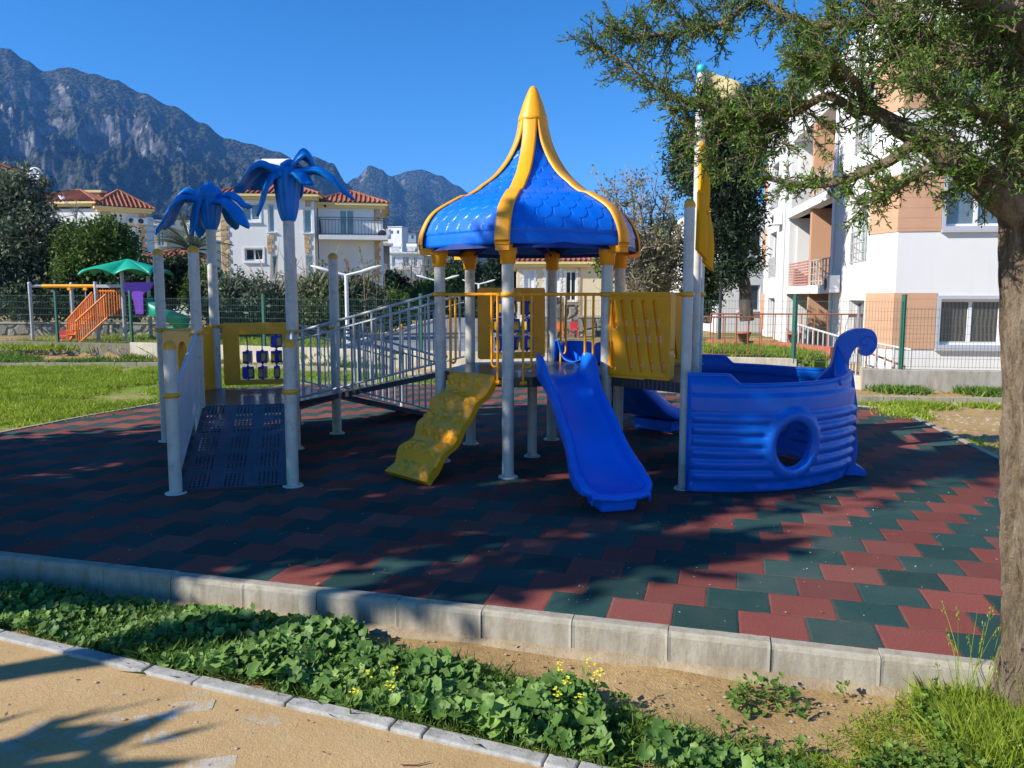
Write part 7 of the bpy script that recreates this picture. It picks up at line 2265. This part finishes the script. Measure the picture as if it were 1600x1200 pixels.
# ------------------------------------------------------------------ garden before the flats: bed, railings
MAT['pale_rail'] = paint('pale_tube_rail', (.55, .54, .52), .5, .05)
MAT['rust_rail'] = paint('rusty_rail', (.36, .10, .05), .7, .2)
MAT['brick_edge'] = paint('red_brick_edge', (.42, .12, .07), .9, .2, 8)
GB = [(4.0, 15.4), (6.2, 15.0), (6.3, 17.2), (4.6, 18.2)]
b = MB(); b.add([(x, y, .32) for x, y in GB] + [(x, y, -.1) for x, y in GB], [(0, 1, 2, 3)] + [((i + 1) % 4, i, 4 + i, 4 + (i + 1) % 4) for i in range(4)]); o = b.build('flower_bed', MAT['lawn']); tag(o, 'raised garden bed behind the sunlit low wall', 'garden bed', kind='structure')
blades('grass', GB, 7000, (.06, .22), .32, MAT['grass'], 21, None, 'yellow green weeds filling the raised bed by the flats', .012, .45, 9, .08)
b = MB(); 
for (a, c) in (((4.7, 18.4), (6.0, 17.4)), ((6.0, 17.4), (6.55, 15.6))): b.bar(Vector((*a, .42)), Vector((*c, .42)), .16, .22)
o = b.build('brick_edging', MAT['brick_edge']); tag(o, 'low red brick edging at the back of the raised bed', 'edging')
def rail_fence(a, c, z0, z1, n_, mat, label, rr=.02):
    o = thing('railing', (a[0], a[1], z0[0]), label, 'railing'); A0 = Vector((*a, z0[0])); C0 = Vector((*c, z0[1])); A1 = Vector((*a, z1[0])); C1 = Vector((*c, z1[1]))
    b = MB(); b.tube([A1, C1], rr * 1.2, 7); b.build('handrail', mat, o)
    b = MB(); b.tube([A0.lerp(A1, .12), C0.lerp(C1, .12)], rr, 6); b.build('bottom_rail', mat, o)
    for k in range(n_ + 1):
        t = k / n_; b = MB(); b.tube([A0.lerp(C0, t), A1.lerp(C1, t)], rr * .8, 6); b.build('baluster', mat, o)
rail_fence((6.35, 17.3), (6.75, 14.2), (.1, -.15), (.95, .62), 15, MAT['pale_rail'], 'pale sloping railing of the ramp beside the brick edging')
rail_fence((6.8, 15.6), (7.6, 14.6), (-.1, -.15), (.72, .55), 8, MAT['pale_rail'], 'short pale railing behind the curled prow')
rail_fence((3.6, 15.5), (4.9, 15.2), (.3, .3), (1.15, 1.15), 6, MAT['rust_rail'], 'rusty upright railing directly right of the boat posts', .013)
rail_fence((4.9, 19.0), (8.6, 18.6), (.3, .2), (1.12, 1.12), 12, MAT['rust_rail'], 'long rusty handrail crossing before the flats', .016)
rail_fence((7.25, 16.9), (7.65, 14.9), (-.1, -.2), (.55, .2), 7, MAT['rust_rail'], 'brown stair rail leading down to the flats', .018)
# flower pots hung on the railing
for (x, y, z, lab) in ((5.35, 17.7, .62, 'terracotta pot on the brick edging under the conifer'), (6.35, 17.25, .62, 'terracotta trough on the corner of the brick edging')):
    b = MB(); b.lathe([(.001, 0), (.10, 0), (.15, .18), (.16, .18), (.16, .22), (.13, .22), (.001, .2)], 12, (x, y, z - .1)); o = b.build('flower_pot', MAT['brick_edge']); tag(o, lab, 'flower pot')
# small fallen bits near the path
b = MB(); b.tube([at(625, 1158, 2.66) , at(650, 1160, 2.66), at(672, 1153, 2.68)], [.003, .004, .002], 5); MAT['stick'] = paint('reddish_stick', (.25, .09, .06), .8)
for i in range(len(b.v)): v = b.v[i]; b.v[i] = (v[0], v[1], v[2] * .2 - .115 + .0)
o = b.build('twig', MAT['stick']); tag(o, 'small reddish twig lying on the path kerb', 'twig')
